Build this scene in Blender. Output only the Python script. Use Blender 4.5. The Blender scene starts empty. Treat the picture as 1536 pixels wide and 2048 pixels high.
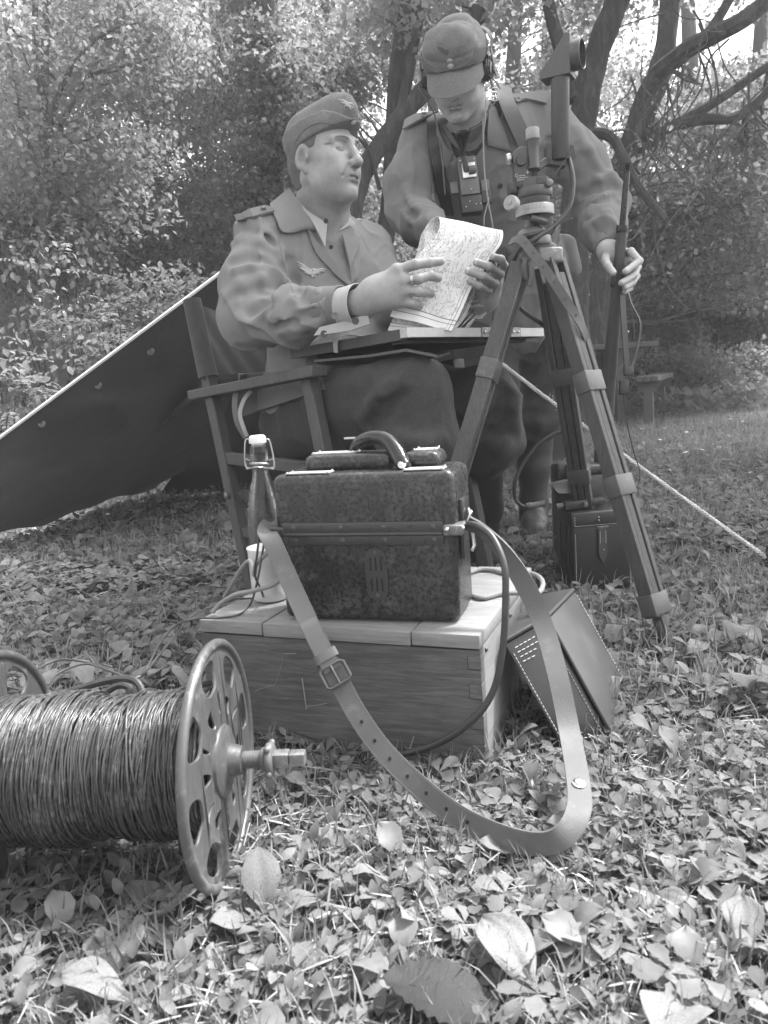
import bpy, bmesh, math, random
import numpy as np
from mathutils import Vector, Matrix
import openvdb

random.seed(7); RNG = np.random.default_rng(11)
C = bpy.context.scene.collection
SC = bpy.context.scene

# ---------------------------------------------------------------- camera
CAM_H, PITCH, ROLL, FPX = 0.58, math.radians(9.5), math.radians(4.0), 1538.0
_R0 = np.array([1., 0, 0]); _U0 = np.array([0, math.sin(PITCH), math.cos(PITCH)])
CF = np.array([0, math.cos(PITCH), -math.sin(PITCH)])
CR = _R0 * math.cos(ROLL) - _U0 * math.sin(ROLL)
CU = _R0 * math.sin(ROLL) + _U0 * math.cos(ROLL)
CO = np.array([0, 0, CAM_H])
cam_d = bpy.data.cameras.new('camera'); cam = bpy.data.objects.new('camera', cam_d); C.objects.link(cam)
cam.matrix_world = Matrix(((CR[0], CU[0], -CF[0], 0), (CR[1], CU[1], -CF[1], 0), (CR[2], CU[2], -CF[2], CAM_H), (0, 0, 0, 1)))
cam_d.lens = 36.0 * FPX / 2048.0
cam_d.clip_start = 0.02; cam_d.clip_end = 400
cam_d.dof.use_dof = True; cam_d.dof.focus_distance = 1.95; cam_d.dof.aperture_fstop = 11.0
SC.camera = cam

# ---------------------------------------------------------------- world, sun, exposure
SUN_EL, SUN_AZ = math.radians(56), math.radians(62)      # azimuth from +Y towards +X
w = bpy.data.worlds.new('World'); SC.world = w; w.use_nodes = True
nt = w.node_tree; nt.nodes.clear()
o_ = nt.nodes.new('ShaderNodeOutputWorld'); b_ = nt.nodes.new('ShaderNodeBackground')
s_ = nt.nodes.new('ShaderNodeTexSky'); g_ = nt.nodes.new('ShaderNodeRGBToBW')
s_.sky_type = 'NISHITA'; s_.sun_disc = False; s_.sun_elevation = SUN_EL; s_.sun_rotation = SUN_AZ
s_.air_density = 1.6; s_.dust_density = 4.0
b_.inputs['Strength'].default_value = 0.15
nt.links.new(s_.outputs[0], g_.inputs[0]); nt.links.new(g_.outputs[0], b_.inputs[0]); nt.links.new(b_.outputs[0], o_.inputs[0])
sd = bpy.data.lights.new('sun', 'SUN'); sun = bpy.data.objects.new('sun', sd); C.objects.link(sun)
sd.energy = 4.3; sd.angle = math.radians(10); sd.color = (1, 1, 1)
_sv = Vector((math.sin(SUN_AZ) * math.cos(SUN_EL), math.cos(SUN_AZ) * math.cos(SUN_EL), math.sin(SUN_EL)))
sun.rotation_euler = _sv.to_track_quat('Z', 'Y').to_euler()
sun.location = (6, 3, 12)
SC.view_settings.view_transform = 'Standard'; SC.view_settings.look = 'None'
SC.view_settings.gamma = 1.0; SC.view_settings.use_curve_mapping = False
SC.view_settings.exposure = 2.0
cy = SC.cycles
cy.max_bounces = 7; cy.diffuse_bounces = 4; cy.glossy_bounces = 3; cy.transmission_bounces = 6; cy.transparent_max_bounces = 6
cy.caustics_reflective = False; cy.caustics_refractive = False
cy.use_denoising = True; cy.sample_clamp_indirect = 8

# ---------------------------------------------------------------- surveying helpers (photo measurements -> metres)
def ray(px, py): return CF + CR * ((px - 768) / FPX) + CU * ((1024 - py) / FPX)
def P(px, py, Y):
    d = ray(px, py); return CO + d * (Y / d[1])
def Z(px, py, z=0.0):
    d = ray(px, py); return CO + d * ((z - CAM_H) / d[2])
UPV = np.array([0., 0, 1])
def unit(v):
    v = np.asarray(v, float); return v / (np.linalg.norm(v) + 1e-12)
def A3(*v): return np.array(v, float)

# ---------------------------------------------------------------- scene bookkeeping
def tag(o, label=None, cat=None, group=None, kind=None):
    if label: o['label'] = label
    if cat: o['category'] = cat
    if group: o['group'] = group
    if kind: o['kind'] = kind
    return o
def thing(name, label, cat, loc=(0, 0, 0), group=None, M=None):
    o = bpy.data.objects.new(name, None); C.objects.link(o); o.empty_display_size = 0.05
    if M is not None: o.matrix_world = M
    else: o.location = tuple(loc)
    return tag(o, label, cat, group)
def frame(loc, yaw=0.0):
    return Matrix.Translation(tuple(loc)) @ Matrix.Rotation(yaw, 4, 'Z')
def axes(loc, x, y, z):
    return Matrix(((x[0], y[0], z[0], loc[0]), (x[1], y[1], z[1], loc[1]), (x[2], y[2], z[2], loc[2]), (0, 0, 0, 1)))

def mesh_np(name, V, F, mats, smooth=True, sharp=None, fmat=None):
    """V (n,3), F list of tuples or (m,k) array"""
    me = bpy.data.meshes.new(name)
    V = np.asarray(V, np.float32)
    if isinstance(F, np.ndarray):
        k = F.shape[1]; n = len(F)
        me.vertices.add(len(V)); me.vertices.foreach_set('co', V.ravel())
        me.loops.add(n * k); me.loops.foreach_set('vertex_index', F.astype(np.int32).ravel())
        me.polygons.add(n); me.polygons.foreach_set('loop_start', np.arange(0, n * k, k, dtype=np.int32))
        me.update(calc_edges=True)
    else:
        me.from_pydata([tuple(v) for v in V], [], F)
    if smooth: me.polygons.foreach_set('use_smooth', np.ones(len(me.polygons), bool))
    if not isinstance(mats, (list, tuple)): mats = [mats]
    for m in mats: me.materials.append(m)
    if fmat is not None: me.polygons.foreach_set('material_index', np.asarray(fmat, np.int32))
    me.validate(); me.update()
    if sharp is not None: me.set_sharp_from_angle(angle=math.radians(sharp))
    return me
def link(name, me, parent=None):
    o = bpy.data.objects.new(name, me); C.objects.link(o)
    if parent is not None: o.parent = parent
    return o

SMALL = set('rivets nails screws stitching strap_stitching bolts holes white_marks scratches plate_screws vent_screws vent_slots eyelets frayed_fibres eyebrows eyelashes horn_button strands fingernails wires page_curls seam edge_crease handle_rivets cap_emblem breast_emblem lead pale_lead'.split())
class MB:
    """collects shapes in one coordinate frame and links them as ONE mesh object"""
    def __init__(s): s.V = []; s.F = []; s.n = 0
    def add(s, V, F):
        V = np.asarray(V, float); s.V.append(V); s.F += [tuple(int(i) + s.n for i in f) for f in F]; s.n += len(V); return s
    def bm(s, bm, M=None):
        if M is not None: bmesh.ops.transform(bm, matrix=M, verts=bm.verts)
        bm.verts.index_update(); s.add([v.co[:] for v in bm.verts], [[v.index for v in f.verts] for f in bm.faces]); bm.free(); return s
    def box(s, c, size, M=None, bev=0.0, seg=2, R=None):
        b = bmesh.new(); bmesh.ops.create_cube(b, size=1.0)
        bmesh.ops.scale(b, vec=size, verts=b.verts)
        if bev: bmesh.ops.bevel(b, geom=b.edges[:], offset=bev, segments=seg, affect='EDGES', profile=0.5)
        T = Matrix.Translation(tuple(c))
        if R is not None: T = T @ R.to_4x4()
        if M is not None: T = M @ T
        return s.bm(b, T)
    def bar(s, a, b, wd, th, side=None, bev=0.0, seg=1):
        """rectangular bar from a to b; wd along 'side', th across"""
        a = np.asarray(a, float); b = np.asarray(b, float); z = unit(b - a)
        side = A3(1, 0, 0) if side is None else np.asarray(side, float)
        x = unit(side - z * (side @ z)); y = np.cross(z, x)
        return s.box((0, 0, 0), (wd, th, np.linalg.norm(b - a)), M=axes((a + b) / 2, x, y, z), bev=bev, seg=seg)
    def tube(s, pts, r, seg=8, cap=True, sub=0):
        pts = np.asarray(pts, float)
        if sub: pts, r = spline(pts, r, sub)
        n = len(pts); r = np.broadcast_to(np.asarray(r, float), (n,))
        T = np.gradient(pts, axis=0); T /= np.linalg.norm(T, axis=1)[:, None] + 1e-12
        u = np.cross(T[0], [0.123, 0.35, 0.93]); u /= np.linalg.norm(u)
        V = []; ang = np.linspace(0, 2 * np.pi, seg, endpoint=False)
        for i in range(n):
            u = u - T[i] * (u @ T[i]); u /= np.linalg.norm(u) + 1e-12; v = np.cross(T[i], u)
            V.append(pts[i] + r[i] * (np.cos(ang)[:, None] * u + np.sin(ang)[:, None] * v))
        F = [(i * seg + j, i * seg + (j + 1) % seg, (i + 1) * seg + (j + 1) % seg, (i + 1) * seg + j) for i in range(n - 1) for j in range(seg)]
        V = np.concatenate(V)
        if cap: F += [tuple(range(seg - 1, -1, -1)), tuple(range((n - 1) * seg, n * seg))]
        return s.add(V, F)
    def lathe(s, prof, a=(0, 0, 0), z=(0, 0, 1), seg=24, x=None):
        """prof: list of (radius, height) along axis z from point a"""
        z = unit(z); x = unit(np.cross(z, [0.31, 0.77, 0.2]) if x is None else x); x = unit(x - z * (x @ z)); y = np.cross(z, x)
        ang = np.linspace(0, 2 * np.pi, seg, endpoint=False); V = []
        for r, h in prof: V.append(np.asarray(a) + z * h + r * (np.cos(ang)[:, None] * x + np.sin(ang)[:, None] * y))
        n = len(prof)
        F = [(i * seg + j, i * seg + (j + 1) % seg, (i + 1) * seg + (j + 1) % seg, (i + 1) * seg + j) for i in range(n - 1) for j in range(seg)]
        if prof[0][0] > 1e-6: F.append(tuple(range(seg - 1, -1, -1)))
        if prof[-1][0] > 1e-6: F.append(tuple(range((n - 1) * seg, n * seg)))
        return s.add(np.concatenate(V), F)
    def ball(s, c, r, seg=12, M=None):
        b = bmesh.new(); bmesh.ops.create_uvsphere(b, u_segments=seg, v_segments=max(6, seg * 2 // 3), radius=1)
        sc = Matrix.Diagonal((*(np.broadcast_to(np.asarray(r, float), (3,))), 1))
        T = Matrix.Translation(tuple(c)) @ (M.to_4x4() if M is not None else Matrix.Identity(4)) @ sc
        return s.bm(b, T)
    def prism(s, poly, th, M):
        """2D polygon (x,y) extruded +-th/2 along local z, placed by M"""
        n = len(poly); V = [(x, y, -th / 2) for x, y in poly] + [(x, y, th / 2) for x, y in poly]
        V = np.array([(M @ Vector(v))[:] for v in V])
        F = [tuple(range(n - 1, -1, -1)), tuple(range(n, 2 * n))] + [(i, (i + 1) % n, n + (i + 1) % n, n + i) for i in range(n)]
        return s.add(V, F)
    def sheet(s, G, th=0.0):
        """grid of points (a,b,3); th > 0 gives it thickness along its normals"""
        G = np.asarray(G, float); a, b = G.shape[:2]
        du = np.gradient(G, axis=0); dv = np.gradient(G, axis=1); N = np.cross(du, dv); N /= np.linalg.norm(N, axis=2)[..., None] + 1e-12
        q = [(i * b + j, (i + 1) * b + j, (i + 1) * b + j + 1, i * b + j + 1) for i in range(a - 1) for j in range(b - 1)]
        if not th: return s.add(G.reshape(-1, 3), q)
        V = np.concatenate([(G + N * th / 2).reshape(-1, 3), (G - N * th / 2).reshape(-1, 3)]); m = a * b
        F = q + [tuple(m + i for i in f[::-1]) for f in q]
        bd = [i * b for i in range(a)] + [(a - 1) * b + j for j in range(1, b)] + [i * b + b - 1 for i in range(a - 2, -1, -1)] + [j for j in range(b - 2, 0, -1)]
        F += [(bd[(i + 1) % len(bd)], bd[i], m + bd[i], m + bd[(i + 1) % len(bd)]) for i in range(len(bd))]
        return s.add(V, F)
    def strap(s, pts, side, wd, th, sub=6):
        """flat strap along pts; side = width direction(s)"""
        pts = np.asarray(pts, float); side = np.asarray(side, float)
        if side.ndim == 1: side = np.repeat(side[None], len(pts), 0)
        q, _ = spline(pts, 0, sub); sd, _ = spline(side, 0, sub)
        T = np.gradient(q, axis=0); T /= np.linalg.norm(T, axis=1)[:, None] + 1e-12
        sd = sd - T * np.sum(sd * T, 1)[:, None]; sd /= np.linalg.norm(sd, axis=1)[:, None] + 1e-12
        w5 = np.array([-.5, -.44, 0, .44, .5]) * wd
        return s.sheet(q[:, None, :] + sd[:, None, :] * w5[None, :, None], th)
    def build(s, name, m, parent=None, smooth=True, sharp=40, world=True):
        """world=True: shapes are in world metres, moved into the parent's frame"""
        V = np.concatenate(s.V)
        if parent is not None and world:
            Mi = np.array(parent.matrix_basis.inverted()) if parent.parent is None else np.array((parent.parent.matrix_basis @ parent.matrix_basis).inverted())
            V = V @ Mi[:3, :3].T + Mi[:3, 3]
        o = link(name, mesh_np(name, V, s.F, m, smooth, sharp if smooth else None), parent)
        if name in SMALL: o['kind'] = 'stuff'
        return o

def spline(pts, r, sub):
    """Catmull-Rom through pts"""
    pts = np.asarray(pts, float); n = len(pts); r = np.broadcast_to(np.asarray(r, float), (n,))
    E = np.concatenate([[2 * pts[0] - pts[1]], pts, [2 * pts[-1] - pts[-2]]]); rr = np.concatenate([[r[0]], r, [r[-1]]])
    o = []; q = []
    for i in range(n - 1):
        for t in np.linspace(0, 1, sub, endpoint=False):
            c = np.array([-t + 2 * t * t - t ** 3, 2 - 5 * t * t + 3 * t ** 3, t + 4 * t * t - 3 * t ** 3, -t * t + t ** 3]) * .5
            o.append(c @ E[i:i + 4]); q.append(r[i] * (1 - t) + r[i + 1] * t)
    o.append(pts[-1]); q.append(r[-1])
    return np.array(o), np.array(q)
# ---------------------------------------------------------------- materials (neutral greys: the photograph is black and white)
class NT:
    def __init__(s, name):
        s.m = bpy.data.materials.new(name); s.m.use_nodes = True; s.t = s.m.node_tree; s.t.nodes.clear()
        s.out = s.t.nodes.new('ShaderNodeOutputMaterial'); s.co = None
    def n(s, typ, **k):
        x = s.t.nodes.new('ShaderNode' + typ)
        for a, v in k.items():
            if a.startswith('i_'): s.set(x, a[2:].replace('_', ' '), v)
            else: setattr(x, a, v)
        return x
    def set(s, x, key, v):
        i = x.inputs[int(key)] if key.isdigit() else x.inputs[key]
        if hasattr(v, 'is_linked') or isinstance(v, bpy.types.NodeSocket): s.t.links.new(v, i)
        else: i.default_value = v
    def coord(s, scale=(1, 1, 1), rot=(0, 0, 0)):
        tc = s.n('TexCoord'); mp = s.n('Mapping'); s.t.links.new(tc.outputs['Object'], mp.inputs[0])
        mp.inputs['Scale'].default_value = scale; mp.inputs['Rotation'].default_value = rot
        return mp.outputs[0]
    def noise(s, vec, scale, detail=4, rough=.55, dist=0.0):
        x = s.n('TexNoise'); s.t.links.new(vec, x.inputs['Vector'])
        x.inputs['Scale'].default_value = scale; x.inputs['Detail'].default_value = detail; x.inputs['Roughness'].default_value = rough; x.inputs['Distortion'].default_value = dist
        return x.outputs['Fac']
    def ramp(s, fac, stops):
        x = s.n('ValToRGB'); s.t.links.new(fac, x.inputs[0]); e = x.color_ramp.elements
        while len(e) > 1: e.remove(e[-1])
        for i, (p, v) in enumerate(stops):
            k = e[0] if i == 0 else e.new(p)
            k.position = p; k.color = (v, v, v, 1)
        return x.outputs[0]
    def math(s, op, a, b=0.0, c=None):
        x = s.n('Math', operation=op)
        for i, v in enumerate((a, b) if c is None else (a, b, c)):
            if isinstance(v, bpy.types.NodeSocket): s.t.links.new(v, x.inputs[i])
            else: x.inputs[i].default_value = v
        return x.outputs[0]
    def mix(s, f, a, b):
        x = s.n('Mix', data_type='FLOAT')
        for i, v in zip((0, 2, 3), (f, a, b)):
            if isinstance(v, bpy.types.NodeSocket): s.t.links.new(v, x.inputs[i])
            else: x.inputs[i].default_value = v
        return x.outputs[0]
    def bump(s, h, strength, dist=0.002, base=None):
        x = s.n('Bump'); s.t.links.new(h, x.inputs['Height']); x.inputs['Strength'].default_value = strength; x.inputs['Distance'].default_value = dist
        if base is not None: s.t.links.new(base, x.inputs['Normal'])
        return x.outputs[0]
    def bsdf(s, col, rough=.7, metal=0., normal=None, spec=.5, extra=None):
        p = s.n('BsdfPrincipled')
        if isinstance(col, bpy.types.NodeSocket): s.t.links.new(col, p.inputs['Base Color'])
        else: p.inputs['Base Color'].default_value = (col, col, col, 1)
        for k, v in (('Roughness', rough), ('Metallic', metal), ('Specular IOR Level', spec)):
            if isinstance(v, bpy.types.NodeSocket): s.t.links.new(v, p.inputs[k])
            else: p.inputs[k].default_value = v
        if normal is not None: s.t.links.new(normal, p.inputs['Normal'])
        for k, v in (extra or {}).items():
            if isinstance(v, bpy.types.NodeSocket): s.t.links.new(v, p.inputs[k])
            else: p.inputs[k].default_value = v
        s.t.links.new(p.outputs[0], s.out.inputs[0]); return p

def m_plain(name, v, rough=.6, metal=0., var=.25, scale=30, bump=.15, spec=.5, bscale=None):
    t = NT(name); c = t.coord(); n = t.noise(c, scale, 5)
    col = t.ramp(n, [(.25, v * (1 - var)), (.75, v * (1 + var))])
    nb = t.bump(t.noise(c, bscale or scale * 6, 4), bump, .001) if bump else None
    t.bsdf(col, rough, metal, nb, spec); return t.m
def m_worn(name, v, v2, amt=.5, scale=60, rough=.45, metal=0., bump=.2, spec=.5):
    """painted surface with lighter scuffs"""
    t = NT(name); c = t.coord()
    n1 = t.noise(c, scale, 8, .7); n2 = t.noise(c, scale * .12, 3)
    k = t.math('ADD', t.math('MULTIPLY', n1, .65), t.math('MULTIPLY', n2, .35))
    col = t.ramp(k, [(.30, v * .8), (amt - .04, v), (amt + .03, (v + v2) / 2), (amt + .12, v2)])
    rg = t.ramp(n1, [(.3, rough * .8), (.7, min(1, rough * 1.3))])
    t.bsdf(col, rg, metal, t.bump(n1, bump, .001), spec); return t.m
def m_cloth(name, v, fade=.25, streak=(1, 1, 1), weave=900, rough=.95, fuzz=.3, bump=.35, mott=6, sheen=.06, speck=0., wrinkle=.55):
    t = NT(name); c = t.coord(); cs = t.coord(streak)
    n1 = t.noise(c, mott, 5, .6); n2 = t.noise(cs, 60, 4, .65); n3 = t.noise(c, weave, 2)
    k = t.math('ADD', t.math('MULTIPLY', n1, .6), t.math('MULTIPLY', n2, .4))
    base = t.ramp(k, [(.32, v * (1 - fade)), (.68, v * (1 + fade))])
    g = t.math('MULTIPLY', base, t.math('ADD', t.math('MULTIPLY', n3, fuzz), 1 - fuzz / 2))
    if speck: g = t.math('MULTIPLY', g, t.ramp(t.noise(c, 420, 3, .7), [(.35, 1 - speck), (.62, 1 + speck * 2.2)]))
    rd = t.n('TexNoise', noise_type='RIDGED_MULTIFRACTAL'); t.t.links.new(cs, rd.inputs['Vector']); rd.inputs['Scale'].default_value = 9.0; rd.inputs['Detail'].default_value = 3.0; rd.inputs['Roughness'].default_value = .5; rd.inputs['Distortion'].default_value = .5
    nb = t.bump(n3, bump, .0006, t.bump(t.noise(cs, 38, 4), .35, .004, t.bump(rd.outputs[0], wrinkle, .010)))
    t.bsdf(g, rough, 0, nb, .2, {'Sheen Weight': sheen, 'Sheen Roughness': .6}); return t.m
def m_wood(name, v, v2, axis='x', scale=1.0, rough=.7, bump=.3, spec=.3):
    t = NT(name); sc = {'x': (1.2, 14, 14), 'y': (14, 1.2, 14), 'z': (14, 14, 1.2)}[axis]
    c = t.coord(tuple(q * scale for q in sc)); c0 = t.coord()
    g = t.noise(c, 9, 6, .62, .6); g2 = t.noise(c, 40, 4, .7); big = t.noise(c0, 7 * scale, 3)
    k = t.math('ADD', t.math('ADD', t.math('MULTIPLY', g, .5), t.math('MULTIPLY', g2, .2)), t.math('MULTIPLY', big, .3))
    col = t.ramp(k, [(.3, v * .75), (.45, v), (.62, (v + v2) / 2), (.75, v2)])
    t.bsdf(col, rough, 0, t.bump(g2, bump, .0015, t.bump(g, bump, .002)), spec); return t.m
def m_leather(name, v, rough=.42, wear=.6, grain=260, bump=.25, scale=14):
    t = NT(name); c = t.coord(); n1 = t.noise(c, scale, 6, .65)
    vo = t.n('TexVoronoi', i_Scale=grain); t.t.links.new(c, vo.inputs['Vector'])
    col = t.ramp(n1, [(.3, v * .8), (.58, v), (.74, v * (1 + wear))])
    rg = t.ramp(n1, [(.3, rough * .85), (.75, min(1, rough * 1.35))])
    t.bsdf(col, rg, 0, t.bump(vo.outputs['Distance'], bump, .0006, t.bump(n1, .2, .004)), .5); return t.m
def m_leaf(name, v, var=.35, trans=.35, rough=.75):
    """two sided leaf: diffuse + light coming through, tone differs leaf by leaf"""
    t = NT(name); geo = t.n('NewGeometry'); rnd = geo.outputs['Random Per Island']
    c = t.coord(); n = t.noise(c, 45, 3)
    base = t.ramp(rnd, [(0, v * (1 - var)), (.5, v), (1, v * (1 + var))])
    g = t.math('MULTIPLY', base, t.ramp(n, [(.3, .8), (.7, 1.2)]))
    p = t.bsdf(g, rough, 0, t.bump(n, .3, .002), .12)
    tr = t.n('BsdfTranslucent'); t.t.links.new(t.math('MULTIPLY', g, 1.5), tr.inputs[0])
    mx = t.n('MixShader'); mx.inputs[0].default_value = trans
    t.t.links.new(p.outputs[0], mx.inputs[1]); t.t.links.new(tr.outputs[0], mx.inputs[2]); t.t.links.new(mx.outputs[0], t.out.inputs[0])
    return t.m
def m_bark(name, v, v2, rough=.95):
    t = NT(name); c = t.coord((1, 1, .25)); n = t.noise(c, 18, 7, .7, .8); n2 = t.noise(t.coord(), 4, 4)
    k = t.math('ADD', t.math('MULTIPLY', n, .65), t.math('MULTIPLY', n2, .35))
    t.bsdf(t.ramp(k, [(.3, v * .6), (.5, v), (.7, v2)]), rough, 0, t.bump(n, .9, .03), .2); return t.m
# ---------------------------------------------------------------- organic shapes: smooth unions of rounded volumes, meshed as one skin
def smin(a, b, k):
    if k <= 0: return np.minimum(a, b)
    h = np.maximum(k - np.abs(a - b), 0) / k
    return np.minimum(a, b) - h * h * k * .25
def smax(a, b, k): return -smin(-a, -b, k)
class Cone:
    """round cone a..b with radii; squash = (axis, factor) flattens across an axis"""
    def __init__(s, a, b, ra, rb): s.a = np.asarray(a, float); s.b = np.asarray(b, float); s.ra = ra; s.rb = rb; s.c = (s.a + s.b) / 2; s.R = np.linalg.norm(s.b - s.a) / 2 + max(ra, rb)
    def d(s, p):
        ab = s.b - s.a; t = np.clip((p - s.a) @ ab / (ab @ ab + 1e-12), 0, 1)
        return np.linalg.norm(p - s.a - t[:, None] * ab, axis=1) - (s.ra + (s.rb - s.ra) * t)
class Ell:
    def __init__(s, c, r, M=None):
        s.c = np.asarray(c, float); s.r = np.asarray(r, float); s.M = None if M is None else np.asarray(M, float); s.R = float(max(s.r))
    def d(s, p):
        q = p - s.c
        if s.M is not None: q = q @ s.M
        k0 = np.linalg.norm(q / s.r, axis=1); k1 = np.linalg.norm(q / (s.r * s.r), axis=1)
        return np.where(k0 < 1e-6, -min(s.r), k0 * (k0 - 1) / np.maximum(k1, 1e-9))
class RBox:
    def __init__(s, c, hs, r, M=None): s.c = np.asarray(c, float); s.h = np.asarray(hs, float) - r; s.r = r; s.M = None if M is None else np.asarray(M, float); s.R = np.linalg.norm(s.h) + r
    def d(s, p):
        q = p - s.c
        if s.M is not None: q = q @ s.M
        q = np.abs(q) - s.h
        return np.linalg.norm(np.maximum(q, 0), axis=1) + np.minimum(q.max(1), 0) - s.r
class Torus:
    def __init__(s, c, R, r, M, ax=(1, 1)): s.c = np.asarray(c, float); s.RR = R; s.rr = r; s.M = np.asarray(M, float); s.ax = ax; s.R = R * max(ax) + r
    def d(s, p):
        q = (p - s.c) @ s.M
        l = np.sqrt((q[:, 0] / s.ax[0]) ** 2 + (q[:, 1] / s.ax[1]) ** 2) - s.RR
        return np.sqrt(l * l + q[:, 2] ** 2) - s.rr
class Fn:
    def __init__(s, f, c, R): s.d = f; s.c = np.asarray(c, float); s.R = R
class Vol:
    """ordered list of operations"""
    def __init__(s): s.ops = []
    def add(s, g, k=.02): s.ops.append(('+', g, k)); return s
    def sub(s, g, k=.01): s.ops.append(('-', g, k)); return s
    def chain(s, pts, rad, k=.02):
        for i in range(len(pts) - 1): s.add(Cone(pts[i], pts[i + 1], rad[i], rad[i + 1]), k)
        return s
    def disp(s, f, c, R, amp): s.ops.append(('n', Fn(f, c, R), amp)); return s
    def field(s, p, ops=None):
        d = np.full(len(p), 1.0)
        for o, g, k in (s.ops if ops is None else ops):
            if o == '+': d = smin(d, g.d(p), k)
            elif o == '-': d = smax(d, -g.d(p), k)
            else: d = d - g.d(p)
        return d
    def mesh(s, vox, n=16):
        lo = np.min([g.c - g.R for o, g, k in s.ops if o == '+'], 0) - 3 * vox
        hi = np.max([g.c + g.R for o, g, k in s.ops if o == '+'], 0) + 3 * vox
        nb = np.ceil((hi - lo) / (vox * n)).astype(int)
        grid = openvdb.FloatGrid(0.03)
        loc = np.stack(np.meshgrid(*[np.arange(n)] * 3, indexing='ij'), -1).reshape(-1, 3) * vox
        bl = np.stack(np.meshgrid(*[np.arange(q) for q in nb], indexing='ij'), -1).reshape(-1, 3)
        cen = lo + (bl + .5) * n * vox
        rad = n * vox * .87
        dc = s.field(cen)
        gc = [(o, g, k, np.linalg.norm(cen - g.c, axis=1) - g.R) for o, g, k in s.ops]
        for i in range(len(bl)):
            if dc[i] > rad * 1.5 + .02: continue
            ijk = tuple(int(q) for q in bl[i] * n)
            if dc[i] < -rad * 1.6 - .02:
                grid.fill(ijk, tuple(q + n - 1 for q in ijk), -.03); continue
            ops = [(o, g, k) for o, g, k, dd in gc if dd[i] < rad + (k if o != 'n' else 0) + .012]
            if not any(o == '+' for o, _, _ in ops): continue
            f = np.clip(s.field(lo + bl[i] * n * vox + loc, ops), -.03, .03)
            grid.copyFromArray(f.reshape(n, n, n).astype(np.float32), ijk=ijk)
        V, Q = grid.convertToQuads(isovalue=0.0)
        V = np.asarray(V, float) * vox + lo; Q = np.asarray(Q)[:, ::-1]
        return V, Q
def largest(V, Q, keep=1):
    """drop stray crumbs"""
    par = np.arange(len(V))
    E = np.concatenate([Q[:, [0, 1]], Q[:, [1, 2]], Q[:, [2, 3]]])
    for _ in range(200):
        ru, rv = par[E[:, 0]], par[E[:, 1]]
        if (ru == rv).all(): break
        m = np.minimum(ru, rv); np.minimum.at(par, ru, m); np.minimum.at(par, rv, m)
        while True:
            pp = par[par]
            if (pp == par).all(): break
            par = pp
    u, c = np.unique(par, return_counts=True); good = u[np.argsort(-c)[:keep]]
    mk = np.isin(par, good); Q = Q[mk[Q[:, 0]]]; idx = np.cumsum(mk) - 1
    return V[mk], idx[Q]
def relax(V, Q, it=2, lam=.5):
    E = np.concatenate([Q[:, [0, 1]], Q[:, [1, 2]], Q[:, [2, 3]], Q[:, [3, 0]]])
    for _ in range(it):
        acc = np.zeros_like(V); cnt = np.zeros(len(V))
        np.add.at(acc, E[:, 0], V[E[:, 1]]); np.add.at(cnt, E[:, 0], 1); np.add.at(acc, E[:, 1], V[E[:, 0]]); np.add.at(cnt, E[:, 1], 1)
        V = V + lam * (acc / np.maximum(cnt, 1)[:, None] - V)
    return V
def vol_obj(name, vol, vox, m, parent=None, it=1, attr=None, keep=1):
    V, Q = vol.mesh(vox); V, Q = largest(V, Q, keep)
    if it: V = relax(V, Q, it)
    tone = attr(V) if attr is not None else None
    if parent is not None:
        Mi = np.array(parent.matrix_basis.inverted()); V = V @ Mi[:3, :3].T + Mi[:3, 3]
    me = mesh_np(name, V, Q, m, True)
    if tone is not None:
        a = me.attributes.new('tone', 'FLOAT', 'POINT'); a.data.foreach_set('value', tone.astype(np.float32))
    return link(name, me, parent)
def waves(seed, freq, n=7, aniso=None):
    """cheap smooth noise: a sum of randomly directed sines, about -1..1"""
    r = np.random.default_rng(seed); D = r.normal(size=(n, 3)); D /= np.linalg.norm(D, axis=1)[:, None]
    D *= freq * r.uniform(.6, 1.6, (n, 1)) * 2 * np.pi
    if aniso is not None: D = D @ np.asarray(aniso)
    ph = r.uniform(0, 6.28, n)
    return lambda p: np.sin(p @ D.T + ph).sum(1) / n * 1.6
# ================================================================ ground, path, sky-lit wood
def soil_mat():
    t = NT('soil'); c = t.coord(); n = t.noise(c, 3, 6, .6); n2 = t.noise(c, 60, 6, .7)
    k = t.math('ADD', t.math('MULTIPLY', n, .4), t.math('MULTIPLY', n2, .6))
    t.bsdf(t.ramp(k, [(.32, .035), (.5, .085), (.68, .17)]), .95, 0, t.bump(n2, .8, .01), .2); return t.m
SOIL = soil_mat()
PATH = m_plain('trodden_path', .20, .95, 0, .3, 9, .5, .2, 60)
hz1, hz2, hz3 = waves(71, .35, 7), waves(72, 2.2, 7), waves(73, 9.0, 9)
def gz(x, y):
    """height of the ground"""
    p = np.stack([np.asarray(x, float), np.asarray(y, float), np.zeros_like(np.asarray(x, float))], -1).reshape(-1, 3)
    r_ = np.hypot(p[:, 0], p[:, 1]); far = np.clip((r_ - 4.5) / 6, 0, 1)
    z = .05 * hz1(p) * far + .006 * hz2(p) * np.clip((r_ - .5) / 2, .3, 1) + .0035 * hz3(p)
    bank = np.clip((p[:, 1] - 8.6 - .15 * p[:, 0]) / 6, 0, 1.6)
    return (z + .55 * bank ** 1.3).reshape(np.shape(x))
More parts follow.
